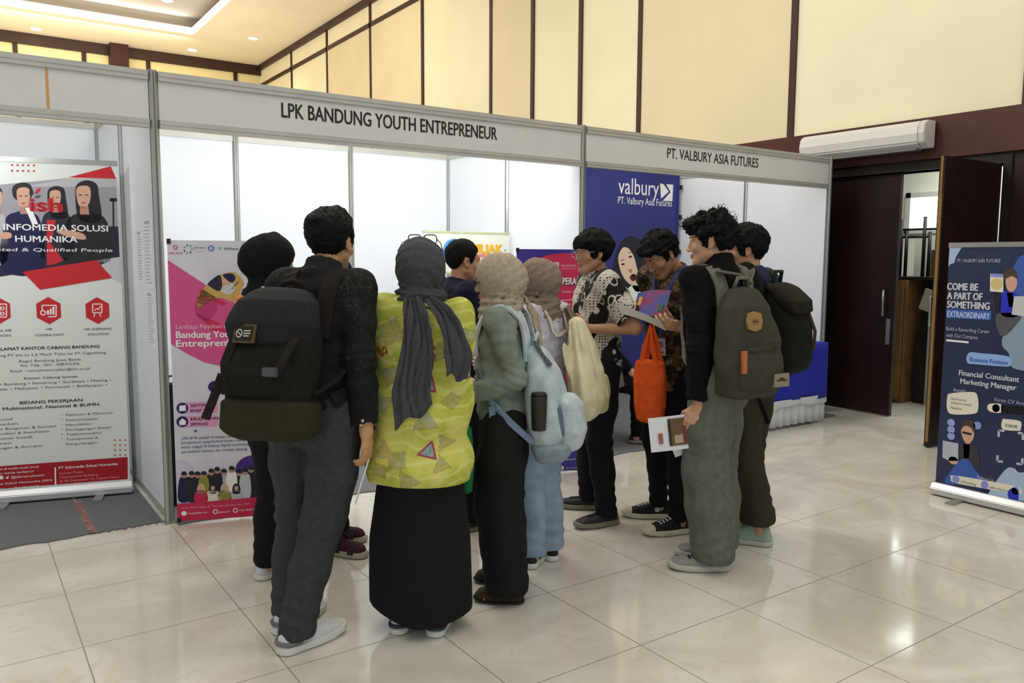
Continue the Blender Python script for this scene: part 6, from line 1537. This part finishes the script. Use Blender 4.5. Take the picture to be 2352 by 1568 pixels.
# ---- woman in pale jeans behind the sage cardigan
D = person('woman in pale blue jeans and a taupe headscarf, partly hidden by the sage cardigan', (1.41, -1.63), -22, 1.50, lean=2, hyaw=-10, hpitch=5, feet=[(1.47, -1.635, 20), (1.335, -1.665, 48)],
           hands={'L': dict(c=(-.14, .27, .18), d=(-.3, .9, .1), n=(.6, .3, 0), curl=40), 'R': dict(c=(.14, .27, .18), d=(-.6, .7, .1), n=(-.6, -.3, 0), curl=40)}, skin='#cfa287', sh=.92)
M_jean = mat('pale_denim', '#93a6bb', .85, var=.16, vscale=9, bump=.25, bscale=300)
trousers(D, M_jean, r=(.092, .090, .082, .084, .085), hem=.05, waist=.0, seat=(.145, .112), seed=41, folds=.007)
shirt(D, cloth('lilac_white_blouse', '#c3bfca'), 'blouse', hem=-.14, sleeves=(.97, .97), sr=(.066, .060, .05), seed=42, folds=.007, collar=False, g=(.97, 1.02))
M_taupe = cloth('taupe_scarf', '#857468', vs=60)
hijab(D, M_taupe, seed=24, cape=.10, folds=.010, back=.012, tails=[dict(pts=[(.10, -.10, .50), (.13, -.13, .42), (.13, -.14, .30), (.12, -.14, .18)], w=[.08, .085, .08, .08], pleats=2, seed=4, gap=.02)])
M_bk = mat('black_canvas_shoe', '#1a1a1d', .7)
for i in (0, 1): shoe(D, i, M_bk, M_white_sole, L=.25, top=.07, wd=.044, sole_h=.03, lace=M_w if False else mat('white_lace_cord', '#c9c9c4', .8))
# cream drawstring bag on her back
C_ = D.C; base = C_(.10, -.22, -.10)
db, xf = worn(D, 'drawstring_bag', 'cream drawstring bag on the back of the woman in pale jeans', 'bag', base)
def dsb(F):
    F.op(loft(D.pel, D.Rc, [(-.10, .10, -.20, .09, .05), (.0, .10, -.205, .14, .075), (.14, .09, -.20, .135, .07), (.27, .08, -.18, .105, .05), (.36, .07, -.165, .06, .03), (.40, .06, -.16, .05, .025)], n=2.4, rnd=.03, disp=lambda th, z: (.10 * np.sin(th * 9 + 4 * z) + .05 * np.sin(th * 17 + 2)) * np.clip((z + .02) * 3.2, .15, 1)), 0); F.disp(wob(20, 7, .010, (1.6, 1.6, .45))); F.disp(wob(60, 8, .004, (1.6, 1.6, .3)))
pack_part(D, db, xf, 'bag_body', cloth('cream_cotton', '#d9d1ad', vs=14), dsb, C_(.1, -.22, .13), .36, .006)
for sx in (-1, 1): strap_mesh('cord', D, [(.08 + .02 * sx, -.17, .38)] + SHOULDER(sx)[1:], .012, .008, cloth('cream_cord', '#cfc9b4'), db, xf, gap=.014)
gb2, xf = worn(D, 'plastic_bag', 'pale green plastic bag hanging under the cream drawstring bag', 'bag', C_(.27, -.17, -.11))
pack_part(D, gb2, xf, 'bag_body', mat('pale_green_film', '#b9c48c', .4, var=.1, vscale=14), lambda F: (F.op(loft(D.pel, D.Rc, [(-.10, .28, -.17, .055, .04), (-.0, .275, -.17, .075, .05), (.10, .26, -.17, .05, .035)], n=2.4, rnd=.02), 0), F.disp(wob(34, 2, .008))), C_(.27, -.17, 0), .2, .0055)

# ---- man in black and white batik
E = person('man in a black and white batik shirt and glasses holding white papers', (2.07, -1.29), -66, 1.665, lean=3, hyaw=-14, hpitch=4, feet=[(2.17, -1.13, -46), (2.055, -1.405, -82)],
           hands={'L': dict(w=(1.895, -1.40, 1.125), d=(-.75, .55, .15), n=(.35, .6, .4), curl=38, pole=(-.5, -.6, -1)), 'R': dict(w=(1.90, -1.17, 1.10), d=(-.8, -.35, .2), n=(.1, -.6, .5), curl=42)}, skin='#b98a6c')
trousers(E, cloth('black_chinos', '#141416'), r=(.098, .088, .072, .068, .064), hem=.05, waist=.06, seed=51)
shirt(E, M_bw, 'shirt', hem=-.13, sleeves=(.46, .46), sr=(.078, .078, .07), seed=52, folds=.006, g=(1.08, 1.08))
MOP = [(.14, .048), (.095, .022), (.075, .030), (.055, .010), (.046, -.03), (.034, -.045), (.018, -.03), (.010, -.002), (-.020, -.004), (-.030, -.05), (-.05, -.085), (-.14, -.085), (-.2, .25), (.2, .25)]
hair(E, M_hair, MOP, r=(.096, .118, .106), extra=[((-.02, .07, .06), (.06, .04, .04)), ((.05, .03, .03), (.04, .06, .06))], strands=.006, seed=15, fr=90)
eyeglasses(E, 'thin clear eyeglasses on the man in black and white batik', mat('silver_wire', '#9a9aa2', .3, metal=.6))
M_dsh = mat('charcoal_canvas', '#2b2c30', .75); M_gsole = mat('grey_beige_sole', '#86836f', .7)
for i in (0, 1): shoe(E, i, M_dsh, M_gsole, L=.285, top=.08, wd=.05, sole_h=.03, lace=mat('dark_lace', '#1a1a1c', .8))
def sheet_in_hand(p, label, pos, ax, bx_, w, h, mt, curl=.0, name='paper', cat='paper', t=.0015):
    o = empty(name, label, cat, tuple(pos)); ax, bx_ = nz(ax), nz(bx_); n = nz(np.cross(ax, bx_)); m = MB(); N = 8
    v = [[m.bm.verts.new(tuple(ax * w * (i / N - .5) + bx_ * h * (j - .5) + n * (curl * math.sin(math.pi * i / N) + t * k))) for i in range(N + 1)] for j in (0, 1) for k in (0, 1)]
    for i in range(N):
        m._f([v[0][i], v[0][i + 1], v[2][i + 1], v[2][i]]); m._f([v[1][i], v[3][i], v[3][i + 1], v[1][i + 1]]); m._f([v[0][i], v[1][i], v[1][i + 1], v[0][i + 1]]); m._f([v[2][i], v[2][i + 1], v[3][i + 1], v[3][i]])
    m._f([v[0][0], v[2][0], v[3][0], v[1][0]]); m._f([v[0][N], v[1][N], v[3][N], v[2][N]])
    m.build('sheet', mt, o); return o, ax, bx_, n
M_paper = mat('paper_white', '#e9ebf0', .7)
hw, hd_, hn, hs, _ = E.hand[0]; q = E.Wd(hw + hd_ * .12)
sheet_in_hand(E, 'white papers held up by the man in black and white batik', q + V3(-.04, .02, .055), (.30, -.2, .9), (-.7, .7, .1), .17, .11, M_paper, .015)
sheet_in_hand(E, 'green and orange leaflet behind the white papers', q + V3(-.065, .07, .05), (.35, .1, .9), (-.6, .8, .1), .16, .10, mat('green_orange_leaflet', '#6f8a52', .5, c2='#c07a4a', vscale=14), .01, 'leaflet', 'leaflet')

# ---- man in brown batik looking down
F_ = person('man in a brown batik shirt with a lanyard, head bent over a leaflet', (2.37, -1.60), -98, 1.70, lean=5, hyaw=14, hpitch=36, headfwd=.03, feet=[(2.395, -1.485, -48), (2.295, -1.735, -73)],
            hands={'L': dict(w=(2.17, -1.79, 1.15), d=(-.5, .75, .35), n=(.3, .3, .6), curl=36), 'R': dict(w=(2.235, -1.575, 1.16), d=(-.45, -.65, .4), n=(.2, -.4, .6), curl=36)}, skin='#a87d60')
trousers(F_, cloth('black_trousers', '#121214'), r=(.098, .086, .070, .060, .055), hem=.07, waist=.06, seed=61)
shirt(F_, M_bbrown, 'shirt', hem=-.14, sleeves=(.97, .97), sr=(.074, .062, .048), seed=62, folds=.006, g=(1.05, 1.08))
hair(F_, M_hair, [(.14, .058), (.085, .048), (.058, .04), (.042, .01), (.032, -.026), (.012, -.028), (.006, .020), (-.022, .022), (-.032, -.015), (-.048, -.07), (-.14, -.08), (-.2, .25), (.2, .25)], r=(.093, .113, .106), extra=[((0, .075, .075), (.06, .04, .035))], strands=.007, seed=25, fr=100)
for i in (0, 1): shoe(F_, i, mat('black_canvas_converse', '#141416', .75), mat('cream_rubber', '#cfcab2', .6), L=.29, top=.10, wd=.048, sole_h=.03, lace=mat('white_lace_cord', '#c9c9c4', .8), toecap=mat('cream_rubber', '#cfcab2', .6), patch=mat('white_round_patch', '#b9bcc0', .6) if i == 0 else None)
C_ = F_.C; ln, xf = worn(F_, 'lanyard_card', 'white name card on a blue lanyard over the brown batik shirt', 'name card', C_(-.02, .17, .12))
q, wd = sd_strap(F_, [(-.07, -.06, .52), (-.075, .03, .52), (-.06, .10, .45), (-.03, .13, .36), (-.015, .15, .25), (-.015, .15, .17)], .008); MB().ribbon([tuple(x) for x in xf(q)], [tuple(x) for x in wd], .016, .003).build('lanyard', cloth('blue_ribbon', '#3a4a8c'), ln)
q, wd = sd_strap(F_, [(.07, -.06, .52), (.075, .03, .52), (.06, .10, .45), (.03, .13, .36), (-.005, .15, .25), (-.012, .15, .17)], .008); MB().ribbon([tuple(x) for x in xf(q)], [tuple(x) for x in wd], .016, .003).build('lanyard', cloth('blue_ribbon', '#3a4a8c'), ln)
q, R_ = surf_patch(F_.F, C_(-.015, .17, .11), 0, 0, .012); o = MB().b2((-.03, -.048, -.002), (.03, .048, .002)).build('card', mat('card_white', '#c9c2d2', .4), ln); o.matrix_basis = Matrix.Translation(tuple(xf(q))) @ Matrix(R_.tolist()).to_4x4()
o2 = MB().b2((-.018, .0, .0025), (.018, .03, .0035)).b2((-.02, -.035, .0025), (.02, -.025, .0035)).build('card_print', mat('card_violet', '#8a6f9c', .5), ln); o2.matrix_basis = o.matrix_basis.copy()
M_leaf = mat('red_blue_leaflet', '#a2304a', .4, c2='#3c5fa8', vscale=11)
o, ax, bx_, n = sheet_in_hand(F_, 'colourful red and blue leaflet under the bent head of the man in brown batik', V3(2.10, -1.67, 1.265), (.25, -.9, .1), (.35, .1, .75), .20, .15, M_leaf, .02, 'leaflet', 'leaflet')
for (du, dv, w_, h_, mt) in ((-.05, .02, .05, .05, mat('leaf_yellow', '#d8a53a', .4)), (.05, -.03, .07, .04, mat('leaf_green', '#2f6b4f', .4)), (.03, .035, .05, .035, mat('leaf_white', '#c9ccd6', .4))):
    MB().box(tuple(ax * du + bx_ * dv + n * (.02 if True else 0) * .6 - n * .0), (w_, h_, .004), R=Matrix(np.stack([ax, bx_, n], 1).tolist())).build('printed_field', mt, o)

# ---- young man in black with the grey backpack
G = person('curly haired young man in a black jacket and grey wide trousers wearing a grey backpack', (2.09, -2.155), -24, 1.72, lean=3, twist=32, hyaw=-46, sh=.92, hpitch=4, headfwd=.02, al=1.07, feet=[(2.20, -2.10, -50), (2.045, -2.205, -56)],
           hands={'L': dict(w=(1.90, -2.20, .80), d=(-.35, .2, -1), n=(.7, .5, -.2), curl=40, pole=(-.2, -1, -.2)), 'R': dict(w=(2.10, -1.90, 1.165), d=(-.85, .30, .12), n=(.1, .5, .6), curl=30)}, skin='#c59a7a')
trousers(G, cloth('grey_twill', '#65665f', vs=30), r=(.108, .112, .108, .11, .108), hem=.05, waist=.06, seat=(.168, .132), seed=71, folds=.007)
shirt(G, M_blackcloth, 'jacket', hem=-.10, sleeves=(.97, .99), sr=(.066, .060, .05), seed=72, folds=.006, g=(1.0, 1.02), ch=.085)
hair(G, M_hair, [(.16, .062), (.085, .035), (.060, .035), (.044, .01), (.034, -.026), (.012, -.028), (.008, .016), (-.022, .018), (-.032, -.02), (-.05, -.085), (-.14, -.10), (-.2, .25), (.2, .25)], r=(.090, .108, .100), c=(0, -.012, .040), curl=1, strands=.004, stray=450, slen=.022, seed=35, extra=[((0, .085, .085), (.06, .04, .035))])
M_gshoe = mat('grey_suede_shoe', '#8c8d8c', .8); M_gs2 = mat('pale_grey_rubber', '#b9b7ae', .6)
for i in (0, 1): shoe(G, i, M_gshoe, M_gs2, L=.295, top=.08, wd=.052, sole_h=.03, lace=mat('black_lace', '#141416', .8))
M_gpk = cloth('grey_olive_canvas', '#403f36', bump=.3, vs=16); M_gst = cloth('grey_strap', '#6f6c62'); C_ = G.C
base = C_(0, -.28, -.06); gp, xf = worn(G, 'backpack', 'grey olive backpack with a tan diamond patch on the curly haired young man', 'backpack', base)
FB = pack_body(G, gp, xf, M_gpk, [(-.08, -.02, -.21, .155, .08), (.03, -.02, -.22, .170, .095), (.18, -.02, -.215, .160, .092), (.33, -.02, -.20, .125, .078), (.43, -.02, -.175, .07, .045)], n=2.8, seed=35)
FG = Field(C_(0, -.28, .05) - .28, C_(0, -.28, .05) + .28, .006); FG.op(loft(G.pel, G.Rc, [(-.045, -.02, -.275, .125, .045), (.06, -.02, -.288, .135, .05), (.14, -.02, -.28, .13, .042)], n=2.8, rnd=.03), 0)
pack_part(G, gp, xf, 'front_pocket', M_gpk, lambda F: (F.op(loft(G.pel, G.Rc, [(-.045, -.02, -.275, .125, .045), (.06, -.02, -.288, .135, .05), (.14, -.02, -.28, .13, .042)], n=2.8, rnd=.03), 0), F.disp(wob(26, 6, .004))), C_(0, -.35, .05), .28)
for sx in (-1, 1): strap_mesh('shoulder_strap', G, SHOULDER(sx), .062, .014, M_gst, gp, xf, gap=.012)
MB().ribbon([tuple(xf(C_(*q))) for q in ((-.10, -.10, .50), (-.02, -.155, .48), (.04, -.17, .44))], tuple(G.Rc @ V3(.3, 1, 0)), .05, .01).build('yoke', M_gst, gp)
MB().ribbon([tuple(xf(C_(*q))) for q in ((.10, -.10, .50), (.05, -.155, .48), (.02, -.17, .44))], tuple(G.Rc @ V3(.3, 1, 0)), .05, .01).build('yoke', M_gst, gp)
MB().tube([tuple(xf(C_(*q))) for q in ((-.06, -.17, .42), (-.05, -.185, .465), (.01, -.185, .465), (.02, -.17, .42))], .01, 8).build('grab_handle', M_gst, gp)
def on_pack(name, m, F, x, z, poly, t=.006, par=None, y=-.5):
    q = C_(x, y, z); dirv = G.Rc @ V3(0, 1, 0)
    for _ in range(60):
        if F.sample(q) < .004: break
        q = q + dirv * .006
    o = MB().prism(poly, 1, -t, .002).build(name, m, par or gp); o.matrix_basis = Matrix.Translation(tuple(xf(q))) @ Matrix(G.Rc.tolist()).to_4x4(); return o
dm = on_pack('leather_patch', mat('tan_leather', '#9c7a45', .6), FB, -.06, .27, [(-.045, 0), (-.035, .035), (0, .045), (.035, .035), (.045, 0), (.035, -.035), (0, -.045), (-.035, -.035)], .012)
MB().b2((-.018, -.0135, -.003), (.018, -.012, .003)).b2((-.010, -.0135, -.013), (-.005, -.012, .013)).b2((.005, -.0135, -.013), (.010, -.012, .013)).build('emblem', mat('patch_brown', '#6b512b', .6), dm)
on_pack('zip_pull', mat('orange_leather', '#b4693a', .6), FG, -.14, .095, [(-.010, -.05), (.010, -.05), (.013, .05), (-.013, .05)], .012)
lb = on_pack('label', mat('label_beige', '#8f8370', .7), FG, .07, .005, [(-.045, -.03), (.045, -.03), (.045, .03), (-.045, .03)], .010)
MB().b2((-.03, -.0115, -.004), (.03, -.01, .004)).b2((-.014, -.0115, .004), (.014, -.01, .012)).build('emblem', mat('label_ink', '#3b352c', .7), lb)
MB().ribbon([tuple(xf(C_(.14 * math.sin(a) - .02, -.23 - .102 * math.cos(a), .155 + .006 * math.sin(a * 3)))) for a in np.linspace(-1.3, 1.3, 14)], tuple(G.Rc @ V3(0, 0, 1)), .012, .006).build('zipper', mat('dark_zip', '#34332e', .6), gp)
# leaflets in his lowered hand
hw, hd_, hn, hs, _ = G.hand[1]; q = G.Wd(hw + hd_ * .10)
rd = nz(np.array(CR)); ud = V3(0, 0, 1)
o, ax, bx_, n = sheet_in_hand(G, 'white leaflet with a brown photograph in the curly haired young man\'s lowered hand', q + rd * -.065 + V3(.02, .02, -.035), rd * .97 + ud * .12, ud * .97 - rd * .12, .25, .165, M_paper, .006, 'leaflet', 'leaflet')
if n @ (np.array(CAM) - q) < 0: n = -n
def card_on(o, ax, bx_, n, du, dv, w_, h_, mt, off=.012, nm='printed_field'):
    MB().box(tuple(ax * du + bx_ * dv + n * off), (w_, h_, .001), R=Matrix(np.stack([ax, bx_, nz(np.cross(ax, bx_))], 1).tolist())).build(nm, mt, o)
card_on(o, ax, bx_, n, .02, .005, .11, .13, mat('print_brown', '#6b5236', .5)); card_on(o, ax, bx_, n, .055, -.01, .05, .08, mat('print_red', '#7c2f2c', .5), .0128); card_on(o, ax, bx_, n, .02, -.03, .06, .04, mat('print_beige', '#b3a58a', .5), .0128); card_on(o, ax, bx_, n, -.03, .005, .012, .13, mat('print_dark', '#2a251c', .5), .0128); card_on(o, ax, bx_, n, -.075, -.02, .02, .05, mat('print_rose', '#a2625a', .5))
o, ax, bx_, n = sheet_in_hand(G, 'plain white sheet behind the leaflet in the curly haired young man\'s lowered hand', q + rd * .015 + V3(.07, .07, -.06), rd * .92 + ud * .38, ud * .92 - rd * .38, .23, .15, M_paper, .004)
hw, hd_, hn, hs, _ = G.hand[0]; q = G.Wd(hw + hd_ * .13)
sheet_in_hand(G, 'grey folded sheets in the curly haired young man\'s raised hand', q + V3(-.10, .03, .03), rd * .93 - ud * .36, (.1, .5, .4), .24, .07, mat('grey_sheets', '#8c8a86', .6), .01)
# orange cloth bag hanging from the brown batik man's forearm
M_or = cloth('orange_nonwoven', '#e05a24', vs=25); bq = V3(2.02, -1.76, .66)
ob = empty('tote_bag', 'bright orange cloth bag hanging between the black and white shirt and the brown shirt', 'bag', tuple(bq), -75 * D2R)
F = Field((-.2, -.12, -.02), (.2, .12, .40), .0065); F.op(loft((0, 0, 0), I3, [(0, 0, 0, .06, .03), (.08, 0, 0, .075, .04), (.22, 0, 0, .082, .035), (.32, 0, 0, .07, .025)], n=3, rnd=.015), 0); F.disp(wob(18, 6, .008, (1.6, 1.6, .3))); fmesh('bag_body', F, M_or, ob, smooth=1)
for y in (-.03, .03): MB().ribbon([(-.045, y * .8, .30), (-.025, y * .8, .40), (-.0, y * .5, .50), (.02, y * .8, .40), (.045, y * .8, .30)], (1, 0, .2), .028, .004).build('handle', M_or, ob)

# ---- boy in blue with the black backpack
Hh = person('young man in a dark blue shirt and olive trousers, black backpack on his back', (2.56, -1.965), -14, 1.685, lean=3, hyaw=-30, hpitch=6, feet=[(2.63, -1.94, -25), (2.505, -2.10, -32)],
            hands={}, skin='#b88a6a')
trousers(Hh, cloth('olive_brown_twill', '#37322a'), r=(.104, .100, .094, .094, .092), hem=.115, waist=.06, seed=81, folds=.006)
shirt(Hh, cloth('dark_blue_cotton', '#27324f'), 'shirt', hem=-.12, sleeves=(.97, .97), sr=(.076, .066, .05), seed=82, g=(1.05, 1.03))
hair(Hh, M_hair, [(.14, .05), (.085, .03), (.058, .035), (.044, .01), (.036, -.03), (.012, -.032), (.006, .010), (-.024, .012), (-.034, -.02), (-.05, -.075), (-.14, -.085), (-.2, .25), (.2, .25)], r=(.098, .118, .108), c=(0, -.014, .036), strands=.005, seed=45)
M_mint = mat('mint_suede', '#93a596', .85)
for i in (0, 1): shoe(Hh, i, M_mint, M_gs2, L=.285, top=.115, wd=.05, sole_h=.026, lace=mat('white_lace_cord', '#c9c9c4', .8))
C_ = Hh.C; base = C_(0, -.28, -.02); hp, xf = worn(Hh, 'backpack', 'black roll-top backpack on the young man in dark blue', 'backpack', base)
M_bp = cloth('black_nylon_pack', '#15140f', bump=.2); FB = pack_body(Hh, hp, xf, M_bp, [(-.02, .02, -.20, .13, .07), (.06, .02, -.215, .145, .09), (.22, .02, -.21, .14, .09), (.36, .02, -.185, .125, .07), (.43, .02, -.16, .10, .045)], n=3, seed=47)
pack_part(Hh, hp, xf, 'roll_top', cloth('brown_black_flap', '#221d17'), lambda F: (F.op(loft(Hh.pel, Hh.Rc, [(.29, .02, -.275, .13, .025), (.36, .02, -.235, .14, .068), (.43, .02, -.175, .13, .06), (.46, .02, -.145, .10, .04)], n=3, rnd=.02), 0), F.disp(wob(30, 4, .004))), C_(0, -.26, .38), .26)
for sx in (-1, 1): strap_mesh('shoulder_strap', Hh, SHOULDER(sx), .06, .014, M_bp, hp, xf, gap=.012)
MB().tube([tuple(xf(C_(*q))) for q in ((-.03, -.14, .46), (-.02, -.155, .52), (.06, -.155, .52), (.07, -.14, .46))], .01, 8).build('grab_handle', cloth('dark_green_web', '#26301f'), hp)
MB().ribbon([tuple(xf(C_(*q))) for q in ((.10, -.28, .30), (.11, -.31, .2), (.10, -.305, .1))], tuple(Hh.Rc @ V3(1, 0, .2)), .03, .006).build('compression_strap', cloth('brown_web', '#3d3023'), hp)
MB().ribbon([tuple(xf(C_(*q))) for q in ((-.13, .03, .05), (-.16, -.1, -.1), (-.17, -.17, -.26))], tuple(Hh.Rc @ V3(0, 1, 0)), .022, .004).build('loose_strap', M_bp, hp)

# ---- woman in the black headscarf at the left
I_ = person('woman in a black headscarf and lilac blouse behind the dark backpack', (.235, -1.02), 92, 1.60, lean=3, hyaw=20, hpitch=10, feet=[(.215, -1.08, 70), (.30, -.93, 80)], hands={}, skin='#c79c80', sh=.92)
M_bkscarf = cloth('black_scarf', '#111012'); M_lilac = cloth('lilac_blouse', '#c9b6cf')
trousers(I_, cloth('black_wide_cotton', '#161517'), r=(.092, .096, .092, .088, .082), hem=.06, waist=.0, seat=(.142, .108), seed=91)
shirt(I_, M_lilac, 'blouse', hem=-.14, sleeves=(.97, .97), sr=(.066, .06, .05), seed=92, collar=False)
hijab(I_, M_bkscarf, seed=34, cape=.08, wrap=False, back=.03, folds=.005, big=1.04, pinch=(0, -.01, .135), drape=[((0, -.05, .43), (.10, .08, .09))])
for i in (0, 1): shoe(I_, i, M_sh2, M_white_sole, L=.25, top=.075, wd=.045)
# ---- woman hidden behind the tall man
J = person('woman in a lilac blouse and maroon socks hidden behind the tall man in black', (.62, -.86), 140, 1.52, lean=2, hyaw=0, hpitch=8, feet=[(.60, -.975, 146), (.68, -.77, 140)], hands={}, skin='#c79c80', sh=.95)
trousers(J, M_blackcloth, r=(.092, .090, .080, .07, .062), hem=.12, waist=.0, seat=(.142, .108), seed=93)
shirt(J, M_lilac, 'blouse', hem=-.14, sleeves=(.97, .97), sr=(.068, .062, .05), seed=94, collar=False)
hijab(J, M_bkscarf, seed=44, cape=.10, wrap=True)
M_sock = cloth('maroon_sock', '#4a2432')
for i in (0, 1):
    an, fd, fz = J.feet[i]; F = Field(an - .26, an + V3(.26, .26, .14), .005); F.op(rc(an + V3(0, 0, .09), an + V3(0, 0, -.01), .041), 0); F.op(ecap(an + V3(0, 0, -.03) - fd * .03, an + V3(0, 0, -.045) + fd * .13, (0, 0, 1), .038, .041), .03); sk = fmesh('sock', F, M_sock, J.root, smooth=1)
    o = V3(an[0], an[1], 0.003); rt = V3(fd[1], -fd[0], 0); sn = MB(); P_ = [(-.035, -.075), (-.045, 0), (-.048, .09), (-.04, .15), (-.02, .18), (.02, .18), (.042, .15), (.048, .09), (.042, 0), (.035, -.075), (0, -.085)]
    A_ = [[sn.bm.verts.new(tuple(o + rt * x * 1.05 + fd * y + V3(0, 0, z))) for x, y in P_] for z in (0, .03)]
    for k in range(len(P_)): sn._f([A_[0][k], A_[0][(k + 1) % len(P_)], A_[1][(k + 1) % len(P_)], A_[1][k]])
    sn._f(A_[0][::-1]); sn._f(A_[1]); so = sn.build('sandal', mat('pale_sandal_sole', '#b9b2a2', .7), J.root, bevel=.005)
    for y, z in ((.10, .052), (.02, .09)):
        MB().ribbon([tuple(o + rt * x + fd * (y + .01) + V3(0, 0, zz)) for x, zz in ((-.05, .02), (-.044, z * .75), (-.018, z + .012), (.018, z + .012), (.044, z * .75), (.05, .02))], tuple(fd), .032, .006).build('sandal_strap', mat('black_blue_strap', '#22262e', .6), so)

# ---- man in navy, in profile behind the beige headscarf
K = person('man in a navy shirt with short hair standing in front of the header board', (1.335, -.95), 100, 1.605, lean=2, hyaw=0, hpitch=3, feet=[(1.33, -1.05, 95), (1.37, -.85, 100)],
           hands={'R': dict(c=(.06, .24, .33), d=(-.2, .1, 1), n=(.7, .3, 0), curl=30, pole=(.6, -.2, -1)), 'L': dict(c=(.04, .22, .18), d=(.2, -.8, .1), n=(-.6, -.1, 0), curl=35)}, skin='#b5876a')
trousers(K, cloth('dark_slacks', '#17171b'), r=(.098, .088, .074, .068, .064), hem=.05, waist=.06, seed=101)
shirt(K, cloth('navy_cotton', '#1a1e30'), 'shirt', hem=-.13, sleeves=(.62, .62), sr=(.074, .068, .06), seed=102)
hair(K, M_hair, [(.14, .07), (.078, .060), (.056, .05), (.044, .02), (.034, -.012), (.014, -.016), (.006, .022), (-.022, .026), (-.034, -.01), (-.05, -.05), (-.14, -.065), (-.2, .25), (.2, .25)], r=(.083, .104, .098), c=(0, -.013, .036), strands=.002, seed=55)
for i in (0, 1): shoe(K, i, M_dsh, M_gsole, L=.28, top=.08, wd=.048)

# ---- seated visitor behind the two batik shirts
ch = empty('stool', 'black stool inside the right stand under the seated visitor', 'stool', (3.36, .30, .007))
MB().lathe([(.165, .415), (.175, .425), (.175, .45), (.165, .46)], (0, 0, 0), 28).build('seat', M_bk, ch)
for k in range(4):
    a = k * math.pi / 2 + .5; MB().tube([(.13 * math.cos(a), .13 * math.sin(a), .42), (.17 * math.cos(a), .17 * math.sin(a), 0)], .012).build('leg', M_dk, ch)
MB().tube([(.152 * math.cos(k * .3), .152 * math.sin(k * .3), .2) for k in range(22)], .008).build('foot_ring', M_dk, ch)
Ls = person('person in black seated on a stool behind the two batik shirts', (3.36, .30), 130, 1.60, pelz=.60, lean=8, hpitch=15, feet=[(3.59, -.03, 130, .01), (3.74, .10, 125, .01)], hands={'R': dict(c=(.12, .36, .06), d=(.6, -.6, -.2), n=(0, 0, -1)), 'L': dict(c=(-.12, .36, .06), d=(.6, -.6, -.2), n=(0, 0, -1))}, skin='#c39474', sh=.95)
trousers(Ls, M_blackcloth, r=(.10, .092, .078, .07, .066), hem=.06, waist=.08, seed=111)
shirt(Ls, M_blackcloth, 'shirt', hem=-.06, sleeves=(.95, .95), seed=112)
hair(Ls, M_hair, SHORT, seed=65)
for i in (0, 1): shoe(Ls, i, M_bk, M_gsole, L=.26, top=.075, wd=.045)
